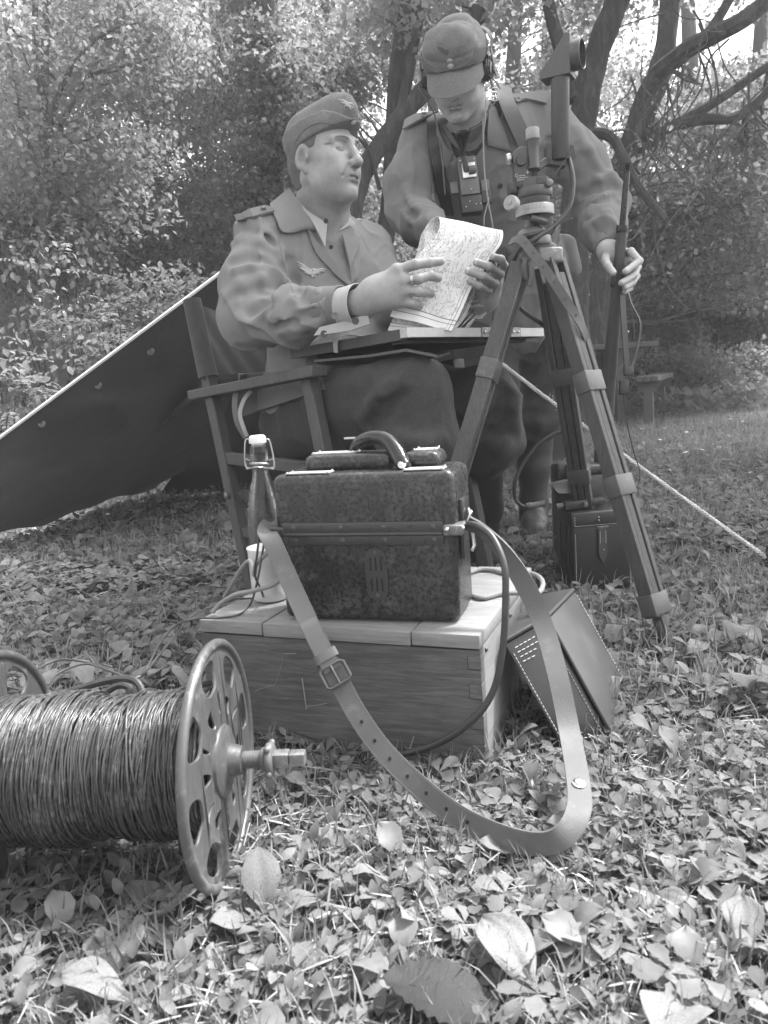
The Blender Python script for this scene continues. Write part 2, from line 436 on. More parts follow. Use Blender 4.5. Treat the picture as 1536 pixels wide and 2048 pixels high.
def ground_mesh():
    a = np.concatenate([np.linspace(-60, -6, 28), np.linspace(-5.6, -1.3, 40), np.linspace(-1.25, 1.25, 150), np.linspace(1.3, 6, 40), np.linspace(6.5, 60, 28)])
    b = np.concatenate([np.linspace(-12, .3, 14), np.linspace(.34, 2.4, 150), np.linspace(2.45, 9, 90), np.linspace(9.4, 110, 40)])
    X, Y = np.meshgrid(a, b, indexing='ij'); V = np.stack([X, Y, gz(X, Y)], -1).reshape(-1, 3); n, m = len(a), len(b)
    i, j = np.meshgrid(np.arange(n - 1), np.arange(m - 1), indexing='ij'); q = (i * m + j).ravel()
    return V, np.stack([q, q + m, q + m + 1, q + 1], 1)
V, F = ground_mesh()
tag(link('ground', mesh_np('ground', V, F, SOIL)), kind='structure')
# narrow trodden path on the far right
u = np.linspace(0, 1, 40); px_ = 1.2 + 9 * u; py_ = 7.75 + .5 * u + .12 * np.sin(u * 9)
G = np.stack([np.stack([px_, py_ + w_, gz(px_, py_ + w_) + .012], -1) for w_ in np.linspace(-.22, .22, 5)], 1)
tag(MB().sheet(G).build('path', PATH), kind='structure')

LEAF_G = m_leaf('ground_leaf', .165, .28, .30); LEAF_S = m_leaf('small_leaf', .165, .32, .30)
GRASS = m_leaf('grass_blade', .20, .40, .30); LITTER = m_plain('dry_litter', .26, .9, 0, .5, 40, .3)
PLANT = m_leaf('plantain_leaf', .20, .18, .28, .5)

def outline_leaf(pts, fold=.12, curl=.15, stem=0.0):
    """flat leaf from a half outline (x>=0, y from 0 to 1) mirrored, folded along its midrib"""
    r_ = [(x, y) for x, y in pts]; l_ = [(-x, y) for x, y in pts[::-1]]
    V = [(0, .0, 0), (0, .35, 0), (0, .7, 0), (0, 1, 0)]; mids = [0, .35, .7, 1]
    F = []
    for side_ in (1, -1):
        o = len(V); V += [(side_ * x, y, abs(x) * fold * 2) for x, y in pts]
        m = len(pts)
        for i in range(m - 1):
            a = int(np.argmin([abs(pts[i][1] - q) for q in mids])); b = int(np.argmin([abs(pts[i + 1][1] - q) for q in mids]))
            f = (a, o + i, o + i + 1) if a == b else (a, o + i, o + i + 1, b)
            F.append(f if side_ > 0 else f[::-1])
    V = np.array(V, float); V[:, 2] -= curl * (V[:, 1] - .3) ** 2
    return V, F
def tri_only(V, F):
    T = []
    for f in F:
        for i in range(1, len(f) - 1): T.append((f[0], f[i], f[i + 1]))
    return np.asarray(V, float), np.array(T)
def buttercup():
    V = []; F = []
    for a, s_ in ((0, 1.0), (1.25, .86), (-1.25, .86)):
        pts = [(0.05, .12), (.17, .42), (.29, .54), (.27, .66), (.31, .77), (.22, .84), (.17, .94), (.08, .93)]
        v, f = outline_leaf(pts, .10, .25); v[:, :2] *= s_
        c_, s2 = math.cos(a), math.sin(a); v = v @ np.array([[c_, s2, 0], [-s2, c_, 0], [0, 0, 1]])
        o = len(V); V += list(v); F += [tuple(i + o for i in q) for q in f]
    o = len(V); V += [(-.015, 0, 0), (.015, 0, 0), (.02, -.5, -.45), (-.02, -.5, -.45)]; F.append((o, o + 1, o + 2, o + 3))
    return tri_only(V, F)
def plantain_grid(nx=15, ny=15, seed=0):
    r_ = random.Random(seed); G = np.zeros((ny, nx, 3)); ph = r_.uniform(0, 6)
    for i in range(ny):
        t = i / (ny - 1); w_ = .30 * math.sin(math.pi * min(1, max(0, (t - .16) / .84)) ** 1.15) ** .8 if t > .16 else .025
        w_ = max(w_, .022 if t < .99 else .004)
        for j in range(nx):
            u = j / (nx - 1) * 2 - 1
            G[i, j] = (w_ * u, t, .10 * abs(u) * w_ * 2 + .006 * math.cos(u * 15.7) * (w_ > .05) - .02 * math.exp(-(u * 6) ** 2) + .045 * math.sin(t * 8 + ph + u * 2) * abs(u) + .03 * math.sin(t * 5 + ph * 2) - .30 * (t - .35) ** 2 + .10 * t)
    return G
def plantain_leaf(seed):
    G = plantain_grid(seed=seed); m = MB().sheet(G); return np.concatenate(m.V), m.F
OVAL = tri_only(*outline_leaf([(.06, .03), (.22, .2), (.30, .42), (.26, .66), (.14, .87), (.03, .98)], .12, .3))
KITE = (np.array([(0, 0, 0), (.38, .44, .06), (0, 1, -.06), (-.38, .44, .06)], float), np.array([(0, 1, 2), (0, 2, 3)]))
BLADE = (np.array([(-.035, 0, 0), (.035, 0, 0), (-.028, .06, .42), (.028, .06, .42), (-.016, .22, .78), (.016, .22, .78), (0, .45, 1.0)], float), np.array([(0, 1, 3), (0, 3, 2), (2, 3, 5), (2, 5, 4), (4, 5, 6)]))
def scatter(tmpl, pos, yaw, tilt, roll, scale):
    """copies of a small triangle mesh laid out in one array"""
    V, T = tmpl; n = len(pos); cy_, sy_, ct, st_, cr_, sr = np.cos(yaw), np.sin(yaw), np.cos(tilt), np.sin(tilt), np.cos(roll), np.sin(roll)
    X = V[None] * np.asarray(scale).reshape(n, -1)[:, None, :] if np.ndim(scale) > 1 else V[None] * np.asarray(scale)[:, None, None]
    x, y, z = X[..., 0], X[..., 1], X[..., 2]
    x, z = x * cr_[:, None] + z * sr[:, None], -x * sr[:, None] + z * cr_[:, None]
    y, z = y * ct[:, None] - z * st_[:, None], y * st_[:, None] + z * ct[:, None]
    x, y = x * cy_[:, None] - y * sy_[:, None], x * sy_[:, None] + y * cy_[:, None]
    W_ = np.stack([x, y, z], -1) + pos[:, None]
    return W_.reshape(-1, 3), (T[None] + (np.arange(n) * len(V))[:, None, None]).reshape(-1, 3)
def merge(parts):
    V = []; T = []; o = 0
    for v, t in parts: V.append(v); T.append(t + o); o += len(v)
    return np.concatenate(V), np.concatenate(T)
rg_ = np.random.default_rng(5)
patchn = waves(81, .9, 9)
def spots(n, y0, y1, edge=1.12, power=1.0):
    """random ground points inside the view, denser towards the camera"""
    u = rg_.random(n) ** power; y = y0 + (y1 - y0) * u
    half = .56 * y * edge + .12; x = rg_.uniform(-1, 1, n) * half
    return np.stack([x, y, gz(x, y)], 1)
crate_R = np.array([[math.cos(math.radians(-22)), -math.sin(math.radians(-22))], [math.sin(math.radians(-22)), math.cos(math.radians(-22))]])
def clear(p):
    """keep plants out of the solid things standing on the grass"""
    cA_ = Z(972, 1536)[:2]; q = (p[:, :2] - cA_) @ crate_R
    inside = (q[:, 0] > -.485) & (q[:, 0] < .004) & (q[:, 1] > -.002) & (q[:, 1] < .41)
    b = (p[:, 0] > .49) & (p[:, 0] < .66) & (p[:, 1] > 1.95) & (p[:, 1] < 2.13)
    reel = (p[:, 0] > -.50) & (p[:, 0] < -.20) & (np.abs(p[:, 1] - .83) < .085) & False
    return ~(inside | b)
def lay(n, y0, y1, tmpl, s0, s1, tilt=(.0, .9), lift=.0, power=1.0, dens=None, th=0):
    p = spots(n, y0, y1, power=power); p = p[clear(p)]
    if dens is not None: p = p[(patchn(p) + rg_.normal(0, .35, len(p))) * dens > th]
    m = len(p); p[:, 2] += lift * rg_.random(m)
    return scatter(tmpl, p, rg_.uniform(0, 6.283, m), rg_.uniform(*tilt, m), rg_.normal(0, .25, m), rg_.uniform(s0, s1, m))
BC = buttercup()
V, F = merge([lay(3800, .50, 1.25, BC, .012, .030, (-.1, .8), .020, 1, 1, -.2), lay(420, .50, 1.3, BC, .026, .040, (-.1, .6), .035, 1, 1, .1), lay(6500, 1.2, 2.4, BC, .018, .040, (-.1, .8), .032, 1, 1, -.2), lay(6500, 2.3, 4.2, BC, .03, .055, (-.1, .6), .04)])
tag(link('creeping_buttercup', mesh_np('creeping_buttercup', V, F, LEAF_G)), kind='stuff')
V, F = merge([lay(5200, .50, 1.4, OVAL, .008, .024, (.0, 1.1), .020), lay(9000, 1.3, 3.4, OVAL, .016, .042, (.0, 1.0), .04), lay(9000, 3.2, 9.0, KITE, .025, .055, (.1, 1.1), .04), lay(9000, 8.0, 13, KITE, .08, .15, (.2, 1.2), .25)])
tag(link('small_leaved_weeds', mesh_np('small_leaved_weeds', V, F, LEAF_S)), kind='stuff')
def grass(n, y0, y1, s0, s1, dens=None, th=0):
    p = spots(n, y0, y1, 1.12); p = p[clear(p)]
    if dens is not None: p = p[(patchn(p) + rg_.normal(0, .3, len(p))) * dens + .25 * np.sign(p[:, 0] - .2) > th]
    m = len(p); s_ = rg_.uniform(s0, s1, m); sc_ = np.stack([s_ * rg_.uniform(.6, 1.1, m), s_, s_], 1)
    return scatter(BLADE, p, rg_.uniform(0, 6.283, m), rg_.normal(0, .45, m), rg_.normal(0, .25, m), sc_)
V, F = merge([grass(7500, .50, 1.3, .02, .055), grass(16000, 1.2, 3.0, .035, .085, 1, -.35), grass(34000, 2.6, 6.0, .04, .085, 1, -.45), grass(40000, 5.5, 10.5, .06, .11, 1, -.9)])
tag(link('grass', mesh_np('grass', V, F, GRASS)), kind='stuff')
STRAW = (np.array([(-.02, 0, 0), (.02, 0, 0), (.016, 1, .03), (-.016, 1, .03), (0, .5, .06)], float), np.array([(0, 1, 4), (1, 2, 4), (2, 3, 4), (3, 0, 4)]))
V, F = merge([lay(4600, .5, 1.6, STRAW, .010, .050, (-.1, .35), .016), lay(2400, 1.5, 3.5, STRAW, .02, .08, (-.1, .3), .01)])
tag(link('dry_straw', mesh_np('dry_straw', V, F, LITTER)), kind='stuff')
DAISY = (np.array([(math.cos(a) * .5, math.sin(a) * .5, 0.05 * (i % 2)) for i, a in enumerate(np.linspace(0, 6.283, 9)[:-1])] + [(0, 0, .1)], float), np.array([(i, (i + 1) % 8, 8) for i in range(8)]))
V, F = merge([lay(70, 3.0, 4.6, DAISY, .012, .022, (-.2, .3), .05), lay(160, 4.5, 9, DAISY, .02, .034, (-.2, .3), .06)])
tag(link('daisies', mesh_np('daisies', V, F, m_plain('daisy_white', .7, .7, 0, .1, 50, 0))), kind='stuff')

def low_plantain():
    m = MB().sheet(plantain_grid(5, 6, 2)); return tri_only(np.concatenate(m.V), m.F)
LP = low_plantain()
V, F = merge([lay(520, .5, 1.35, LP, .022, .058, (.05, .9), .02, 1, 1, -.1), lay(1500, 1.2, 3.2, LP, .03, .085, (.05, .9), .03, 1, 1, -.1), lay(700, 3.0, 5.5, LP, .04, .08, (.05, .9), .03, 1, 1, 0)])
tag(link('broad_leaved_weeds', mesh_np('broad_leaved_weeds', V, F, PLANT)), kind='stuff')
# plantain rosettes, each a plant with its own leaves
PL_ME = []
for k_ in range(4):
    v, f = plantain_leaf(k_); PL_ME.append(mesh_np('leaf', v, f, PLANT, True))
pr = random.Random(4)
def plantain(loc, size, n, label=None, upright=.0, yaw0=None, group='plantain rosettes in the ground cover'):
    t = thing('plantain_plant', label or 'broad leaved plantain rosette among the creeping ground cover', 'plant', loc, group)
    y_ = pr.uniform(0, 6.28) if yaw0 is None else yaw0
    for k_ in range(n):
        o = link('leaf', PL_ME[pr.randrange(4)], t); s_ = size * pr.uniform(.75, 1.15)
        o.rotation_euler = (pr.uniform(.15, .55) + upright, pr.uniform(-.3, .3), y_ + k_ * 6.283 / n + pr.uniform(-.4, .4)); o.scale = (s_ * pr.uniform(.8, 1.1), s_, s_)
        o.location = (0, 0, .002)
    return t
for (x, y, s_, n, lb) in ((740, 1600, .055, 4, 'below the middle of the crate front, left of the strap'), (680, 1705, .055, 4, 'in front of the square shaft end of the reel'), (1090, 1810, .06, 4, 'just below the lowest bend of the tan strap'), (1465, 1660, .06, 4, 'at the right edge, level with the stud of the strap'),
    (300, 1850, .07, 4, 'in the shade under the reel'), (140, 1890, .07, 3, 'below the wire winding near the left edge'), (230, 1960, .065, 4, 'at the lower left, well below the reel'), (420, 2000, .06, 3, 'at the bottom edge below the reel rim'), (560, 1975, .07, 3, 'at the bottom edge left of the toothed leaf'),
    (1340, 1640, .055, 3, 'right of the strap stud'), (1420, 1850, .06, 4, 'at the lower right, alone in the bright weeds'), (1020, 1930, .05, 3, 'right above the toothed leaf'), (600, 1560, .05, 3, 'directly behind the square shaft end of the reel'), (1230, 1880, .06, 3, 'below and right of the strap bend'),
    (1500, 1760, .07, 4, 'against the right edge in the lower part'), (1490, 1930, .07, 4, 'in the bottom right corner'), (820, 1790, .05, 3, 'below the holed part of the tan strap'), (1380, 1500, .06, 4, 'right of the bottom of the leaning leather case'), (1300, 1400, .06, 3, 'between the leaning leather case and the foot of the tripod'),
    (180, 1130, .07, 4, 'below the edge of the canvas beside the black cable'), (90, 1180, .08, 4, 'at the left below the canvas corner'), (350, 1215, .06, 4, 'left of the crate beside the twin wires'), (60, 1240, .07, 4, 'at the left edge above the cable reel'), (250, 1270, .06, 4, 'above the middle of the wire winding'),
    (300, 1310, .06, 4, 'under the loop of the twin wires'), (440, 1120, .07, 3, 'left of the rear leg of the folding chair'), (1450, 1300, .08, 4, 'right of the tripod foot'), (1500, 1420, .08, 4, 'at the right edge level with the leaning case'), (1480, 1180, .08, 4, 'under the guy rope near the right edge')):
    g_ = Z(x, y); plantain((g_[0], g_[1], float(gz(g_[0], g_[1]))), s_ * .9, n, 'plantain rosette ' + lb)
g_ = Z(528, 1845); t = thing('plantain_plant', 'tall upright plantain leaf standing right beside the rim of the cable reel', 'plant', g_)
v, f = plantain_leaf(9); o = link('leaf', mesh_np('leaf', v, f, PLANT), t); o.rotation_euler = (1.05, .12, .35); o.scale = (.075, .080, .035)
o = link('leaf', PL_ME[1], t); o.rotation_euler = (.5, 0, 2.2); o.scale = (.06, .07, .07); o = link('leaf', PL_ME[2], t); o.rotation_euler = (.4, 0, -1.6); o.scale = (.06, .07, .07)
for (x, y, s_, yw, lb) in ((1090, 2030, .10, .5, 'largest pale oval leaf lying at the bottom edge, right of the dark toothed leaf'), (1420, 2020, .10, 2.3, 'pale oval leaf lying at the bottom right corner in full light'), (280, 2030, .08, 1.4, 'pale oval leaf lying at the bottom left of the picture')):
    g_ = Z(x, y); t = thing('fallen_leaf', lb, 'leaf', (g_[0], g_[1], float(gz(g_[0], g_[1])) + .018)); o = link('blade', PL_ME[0], t); o.rotation_euler = (.25, .1, yw); o.scale = (s_, s_, s_)
# dark toothed leaf at the very bottom
pts = [(.04, .02)]
for i in range(9):
    t_ = .08 + i * .1; w_ = .46 * math.sin(math.pi * t_ ** .8) ** .75; pts += [(w_ * .94, t_), (w_ * 1.04, t_ + .055)]
pts.append((.02, .99)); v, f = outline_leaf(pts, .10, .2); v[:, 2] += .012 * np.sin(v[:, 1] * 60 - np.abs(v[:, 0]) * 18)
g_ = Z(920, 2062); t = thing('toothed_leaf', 'dark toothed leaf with straight side veins at the bottom edge', 'leaf', (g_[0] + .03, g_[1] - .01, .016))
o = link('blade', mesh_np('blade', v, f, m_leaf('dark_leaf', .028, .05, .10, .5)), t); o.rotation_euler = (.35, .0, 1.25); o.scale = (.075, .105, .1)
# twigs
for (x0, y0, x1, y1, lb) in ((1057, 1545, 1066, 1625, 'thin knobbly twig lying right of the crate corner'), (760, 1690, 640, 1650, 'pale bare twig lying in the leaves before the crate'), (620, 1840, 690, 1828, 'short straw coloured twig lying in the near leaves')):
    a, b = Z(x0, y0, .008), Z(x1, y1, .012); t = thing('twig', lb, 'twig', a)
    m_ = MB(); m_.tube([a, a * .6 + b * .4 + A3(.003, 0, .004), b], [.0035, .003, .002], 6, sub=4); m_.build('stick', LITTER, t)
# ================================================================ trees and shrubs behind the two men
BARK = m_bark('bark', .060, .14); BARK_L = m_bark('pale_bark', .10, .22)
LT = [m_leaf('tree_leaf', .19, .25, .50), m_leaf('dark_tree_leaf', .15, .25, .45), m_leaf('pale_tree_leaf', .20, .18, .45)]
tr = np.random.default_rng(21)
def limb(a, b, bend=.12, n=7, seed=0):
    r_ = np.random.default_rng(seed); a, b = np.asarray(a, float), np.asarray(b, float); L_ = np.linalg.norm(b - a)
    t = np.linspace(0, 1, n); p = a + (b - a) * t[:, None]; off = np.cumsum(r_.normal(0, bend * L_ / n, (n, 3)), 0); off -= off[-1] * t[:, None]; off[0] = 0
    return p + off
def leaf_cloud(cs, n_each, r, size, flat=.45, up=.55, tmpl=KITE):
    """sprays of leaves round the points cs: flattish layers with gaps between them"""
    cs = np.asarray(cs, float); m = len(cs) * n_each; c = np.repeat(cs, n_each, 0)
    d = tr.normal(size=(m, 3)); d /= np.linalg.norm(d, axis=1)[:, None] + 1e-9; d *= (tr.random(m) ** .45 * r)[:, None]; d[:, 2] *= flat
    return scatter(tmpl, c + d, tr.uniform(0, 6.283, m), tr.normal(-.55, up, m), tr.normal(0, up, m), tr.uniform(size * .6, size * 1.25, m))
def tree(name, label, trunk, r0, r1, crown, lm, limbs=(), bark=None, group='trees of the wood behind', cat='tree', tw=0, n_each=170, r=.55, size=.075, twig=True):
    """trunk: polyline; limbs: (points, r0, r1); crown: (centres, count)"""
    trunk = np.asarray(trunk, float); t = thing(name, label, cat, trunk[0], group)
    m_ = MB(); p, rr = spline(trunk, np.linspace(r0, r1, len(trunk)), 6)
    rr = rr * (1 + .10 * np.sin(np.arange(len(rr)) * 1.7) * .5); rr[:4] *= np.linspace(1.5, 1.05, 4); m_.tube(p, rr, 12)
    m_.build('trunk', bark or BARK, t)
    if len(limbs):
        m_ = MB()
        for q, a, b in limbs: q = np.asarray(q, float); p, rr = spline(q, np.linspace(a, b, len(q)), 5); m_.tube(p, rr, 7)
        m_.build('limbs', bark or BARK, t)
    if crown is not None and len(crown):
        if twig:
            m_ = MB(); pts = np.asarray(crown)
            src = np.concatenate([spline(trunk, 0, 8)[0]] + [spline(np.asarray(q, float), 0, 6)[0] for q, _, _ in limbs])
            src = src[src[:, 2] > 1.0] if (src[:, 2] > 1.0).any() else src
            for c in pts[::2]:
                dd = np.linalg.norm(src - c, axis=1) + np.maximum(src[:, 2] - c[2] + .15, 0) * 1.5 + tr.random(len(src)) * .5; s_ = src[np.argmin(dd)]
                q = limb(s_, c, .16, 5, int(abs(c[0] * 991 + c[2] * 313)) % 9999); L_ = np.linalg.norm(c - s_)
                m_.tube(q, np.linspace(.008 + .006 * min(L_, 2), .004, 5), 4, cap=False)
            tag(m_.build('branches', bark or BARK, t), kind='stuff')
        V, F = leaf_cloud(crown, n_each, r, size); V = V - np.array(t.location)
        tag(link('crown', mesh_np('crown', V, F, lm, False), t), kind='stuff')
    return t
gapn = waves(97, .55, 9)
GAPS = ((762, 190, 55, 115), (290, 235, 75, 35), (985, 200, 80, 45), (1430, 30, 190, 105), (1270, 60, 60, 60), (620, 30, 60, 30), (300, 310, 40, 22), (1210, 250, 30, 60), (1030, 60, 50, 50), (40, 20, 70, 40), (740, 280, 30, 40), (1000, 110, 50, 50), (450, 110, 40, 25), (560, 60, 30, 30), (200, 60, 40, 30), (1120, 40, 40, 40), (1340, 330, 40, 25), (1370, 200, 40, 30), (120, 330, 30, 20), (520, 330, 25, 18))
def in_gap(x, y):
    """where the photograph shows open sky between the crowns"""
    return any(((x - a) / c) ** 2 + ((y - b) / d) ** 2 < 1 for a, b, c, d in GAPS)
def crown_pts(x0, x1, y0, y1, Ya, Yb, n):
    """centres of leaf sprays filling a part of the view at distances Ya..Yb"""
    o = []
    for _ in range(n):
        x, y = tr.uniform(x0, x1), tr.uniform(y0, y1)
        if in_gap(x, y) and tr.random() < .92: continue
        q = P(x, y, tr.uniform(Ya, Yb))
        if gapn(q[None])[0] > -.30: o.append(q)
    return np.array(o)
def root(x, Y): p = P(x, 700, Y); return A3(p[0], Y, float(gz(p[0], Y)) - .05)
def stem(pxs, Y, x0=None):
    """trunk polyline from photo points (top last), starting at the ground"""
    q = [P(x, y, Y) for x, y in pxs]; r_ = A3(q[0][0], Y, float(gz(q[0][0], Y)) - .05); return np.array([r_] + q)

# left: slender multi-stemmed tree
tree('maple_tree', 'slender multi stemmed tree with bright leaves at the far left', stem([(92, 560), (88, 420), (88, 200), (92, 60), (100, -80)], 6.2), .045, .025,
     np.concatenate([crown_pts(-80, 340, -60, 330, 5.8, 8.0, 120), crown_pts(-60, 260, 300, 520, 5.8, 7.6, 50)]), LT[2],
     [(np.array([P(90, 300, 6.2), P(120, 180, 6.1), P(180, 90, 6.0), P(240, 50, 5.9)]), .028, .010), (np.array([P(90, 420, 6.2), P(40, 200, 6.2), P(10, 40, 6.3)]), .026, .012), (np.array([P(92, 250, 6.2), P(72, 100, 6.3), P(70, -60, 6.3)]), .030, .02),
      (np.array([P(120, 250, 6.2), P(190, 130, 6.4), P(250, 45, 6.5)]), .02, .008), (np.array([P(100, 330, 6.2), P(150, 290, 6.1), P(200, 270, 6.0)]), .014, .006)], BARK_L, size=.048, n_each=260, r=.5)
tree('maple_tree', 'leafy tree left of the seated man with thin level branches', stem([(330, 560), (318, 380), (300, 250), (270, 60)], 8.6), .085, .04, np.concatenate([crown_pts(200, 620, -60, 280, 7.4, 9.6, 110), crown_pts(120, 560, 250, 540, 7.4, 9.6, 90)]), LT[0],
     [(np.array([P(318, 380, 8.6), P(250, 300, 8.4), P(190, 250, 8.3)]), .035, .012), (np.array([P(310, 330, 8.6), P(380, 270, 8.4), P(450, 240, 8.2)]), .03, .012), (np.array([P(300, 250, 8.6), P(210, 140, 8.5), P(130, 110, 8.5)]), .03, .012)], size=.055, n_each=210)
tree('ivy_clad_tree', 'dark ivy clad trunk just behind the seated man\'s cap', stem([(548, 560), (545, 400), (540, 250), (530, 80), (525, -60)], 7.6), .12, .09, crown_pts(480, 610, -40, 540, 7.2, 7.7, 80), LT[1], [], size=.060, r=.24, n_each=130, twig=False)
tree('beech_tree', 'dark leafy tree between the two men with drooping sprays', stem([(700, 600), (690, 420), (660, 200), (650, 0)], 10.5), .12, .07, np.concatenate([crown_pts(440, 730, -60, 240, 8.6, 11, 90), crown_pts(720, 860, -60, 130, 9.6, 11, 30), crown_pts(560, 760, 330, 580, 9.0, 11.2, 50)]), LT[0],
     [(np.array([P(690, 420, 10.5), P(740, 300, 10.3), P(800, 220, 10.2)]), .06, .03)], size=.075)
# leaning forked trunk behind the standing man
tree('leaning_tree', 'tree with a thick leaning fork rising behind the standing man', stem([(690, 560), (704, 430), (728, 345), (778, 265), (836, 195), (900, 120), (960, 20)], 6.8), .085, .07, crown_pts(760, 1010, -80, 60, 6.4, 8.4, 20), LT[0],
     [(np.array([P(760, 560, 7.3), P(778, 420, 7.2), P(786, 300, 7.1), P(794, 150, 7.0), P(812, 30, 7.1), P(830, -80, 7.2)]), .085, .065), (np.array([P(800, 240, 6.8), P(822, 120, 6.8), P(845, 0, 6.8)]), .05, .04), (np.array([P(760, 380, 6.8), P(735, 300, 6.7), P(700, 260, 6.6)]), .02, .01)], BARK)
tree('beech_tree', 'tall tree whose thin sprays hang above the field cap', stem([(1010, 500), (1020, 300), (1030, 60), (1040, -80)], 12.5), .14, .10, np.concatenate([crown_pts(930, 1190, -40, 210, 11.5, 13.5, 64), crown_pts(980, 1200, 180, 420, 11.5, 13.5, 46)]), LT[0], [], size=.08)
# right: trunks, sweeping limbs, hanging dead branches
tree('old_tree', 'stout leaning trunk right of the periscope with a bark covered fork', stem([(1150, 640), (1150, 420), (1165, 250), (1190, 120), (1235, 0), (1260, -80)], 7.2), .135, .10, crown_pts(1090, 1400, -80, 120, 7.0, 9.0, 30), LT[0],
     [(np.array([P(1150, 200, 7.2), P(1125, 110, 7.3), P(1100, 20, 7.4), P(1090, -60, 7.4)]), .07, .05), (np.array([P(1160, 270, 7.2), P(1215, 270, 7.0), P(1245, 310, 6.9), P(1275, 370, 6.8), P(1330, 440, 6.6)]), .05, .03)], BARK)
tree('old_tree', 'big dark tree on the right with limbs sweeping up to the top right corner', stem([(1210, 640), (1215, 480), (1245, 340), (1290, 220), (1325, 130), (1345, -40)], 8.4), .17, .095, np.concatenate([crown_pts(1240, 1620, 230, 600, 8.2, 10.4, 130), crown_pts(1330, 1640, -60, 260, 8.8, 10.6, 80)]), LT[0],
     [(np.array([P(1225, 420, 8.4), P(1290, 190, 8.0), P(1360, 110, 7.6), P(1430, 70, 7.3), P(1500, 30, 7.0), P(1600, -60, 6.8)]), .095, .065), (np.array([P(1230, 420, 8.4), P(1330, 150, 8.3), P(1420, 60, 8.2), P(1480, -40, 8.2)]), .065, .045),
      (np.array([P(1250, 330, 8.4), P(1330, 260, 8.2), P(1420, 210, 8.0), P(1540, 130, 7.8)]), .07, .04), (np.array([P(1300, 260, 8.3), P(1400, 240, 8.0), P(1470, 235, 7.9), P(1530, 190, 7.8), P(1560, 140, 7.8)]), .06, .035)], BARK_L, size=.072)
tree('leaning_tree', 'low tree trunk bending to the right beyond the picnic bench', stem([(1288, 650), (1296, 585), (1325, 545), (1390, 512), (1460, 500)], 10.5), .16, .09, np.concatenate([crown_pts(1180, 1400, 380, 560, 10.4, 12, 40), crown_pts(1380, 1600, 420, 640, 10.2, 12, 48)]), LT[1], [(np.array([P(1500, 640, 10.5), P(1490, 560, 10.4), P(1460, 470, 10.3)]), .05, .03)], BARK, size=.075)
dead = tr
def tangle(label, a, spread, n, seed):
    t = thing('hanging_branches', label, 'branches', a[0], None); m_ = MB(); r_ = np.random.default_rng(seed)
    for k_ in range(n):
        i = r_.integers(0, len(a)); p = a[i] + r_.normal(0, .12, 3); q = [p]
        d = unit(A3(r_.normal(0, .5), r_.normal(0, .4), -1.0))
        for s_ in range(9): d = unit(d + r_.normal(0, .38, 3) + A3(0, 0, -.12)); q.append(q[-1] + d * spread * r_.uniform(.6, 1.2))
        m_.tube(np.array(q), np.linspace(r_.uniform(.006, .012), .003, len(q)), 5, sub=3, cap=False)
    tag(m_.build('twigs', BARK_L, t), kind='stuff'); return t
tangle('bare hanging branches and creepers tangled below the sweeping limbs', [P(1290, 150, 7.6), P(1340, 120, 7.4), P(1400, 90, 7.3), P(1440, 70, 7.2), P(1500, 200, 7.6), P(1330, 260, 7.6), P(1380, 40, 7.4)], .24, 26, 3)
tangle('bare twigs hanging round the leaning trunk behind the rifle', [P(1200, 300, 7.4), P(1260, 330, 7.2), P(1300, 380, 7.0), P(1350, 430, 6.9)], .20, 16, 8)
# further trunks of the wood
far = [(30, 14, .06), (430, 14, .07), (600, 14.5, .08), (880, 13.5, .11), (1075, 15, .14), (1400, 14, .15), (1500, 13, .13), (210, 15.5, .06)]
for i, (x, Y, r_) in enumerate(far):
    tree('wood_tree', ['thin far trunk of the wood glimpsed at the far left', 'far trunk of the wood left of the ivy clad tree', 'far straight trunk between the seated man\'s cap and the forked tree', 'far straight trunk right behind the field cap', 'far trunk of the wood behind the periscope head', 'far trunk of the wood behind the hanging branches', 'far trunk of the wood near the top right corner', 'far thin trunk seen through the left foliage'][i],
         stem([(x, 560), (x + 10 * (-1) ** i, 300), (x + 25 * (-1) ** i, 0), (x + 30 * (-1) ** i, -120)], Y), r_, r_ * .7, np.concatenate([crown_pts(x - 190, x + 190, -80, 260, Y - .8, Y + 1.2, 44), crown_pts(x - 170, x + 170, 260, 560, Y - .8, Y + 1.2, 38)]), LT[i % 2], [], size=.095, n_each=150, r=.75, twig=False)
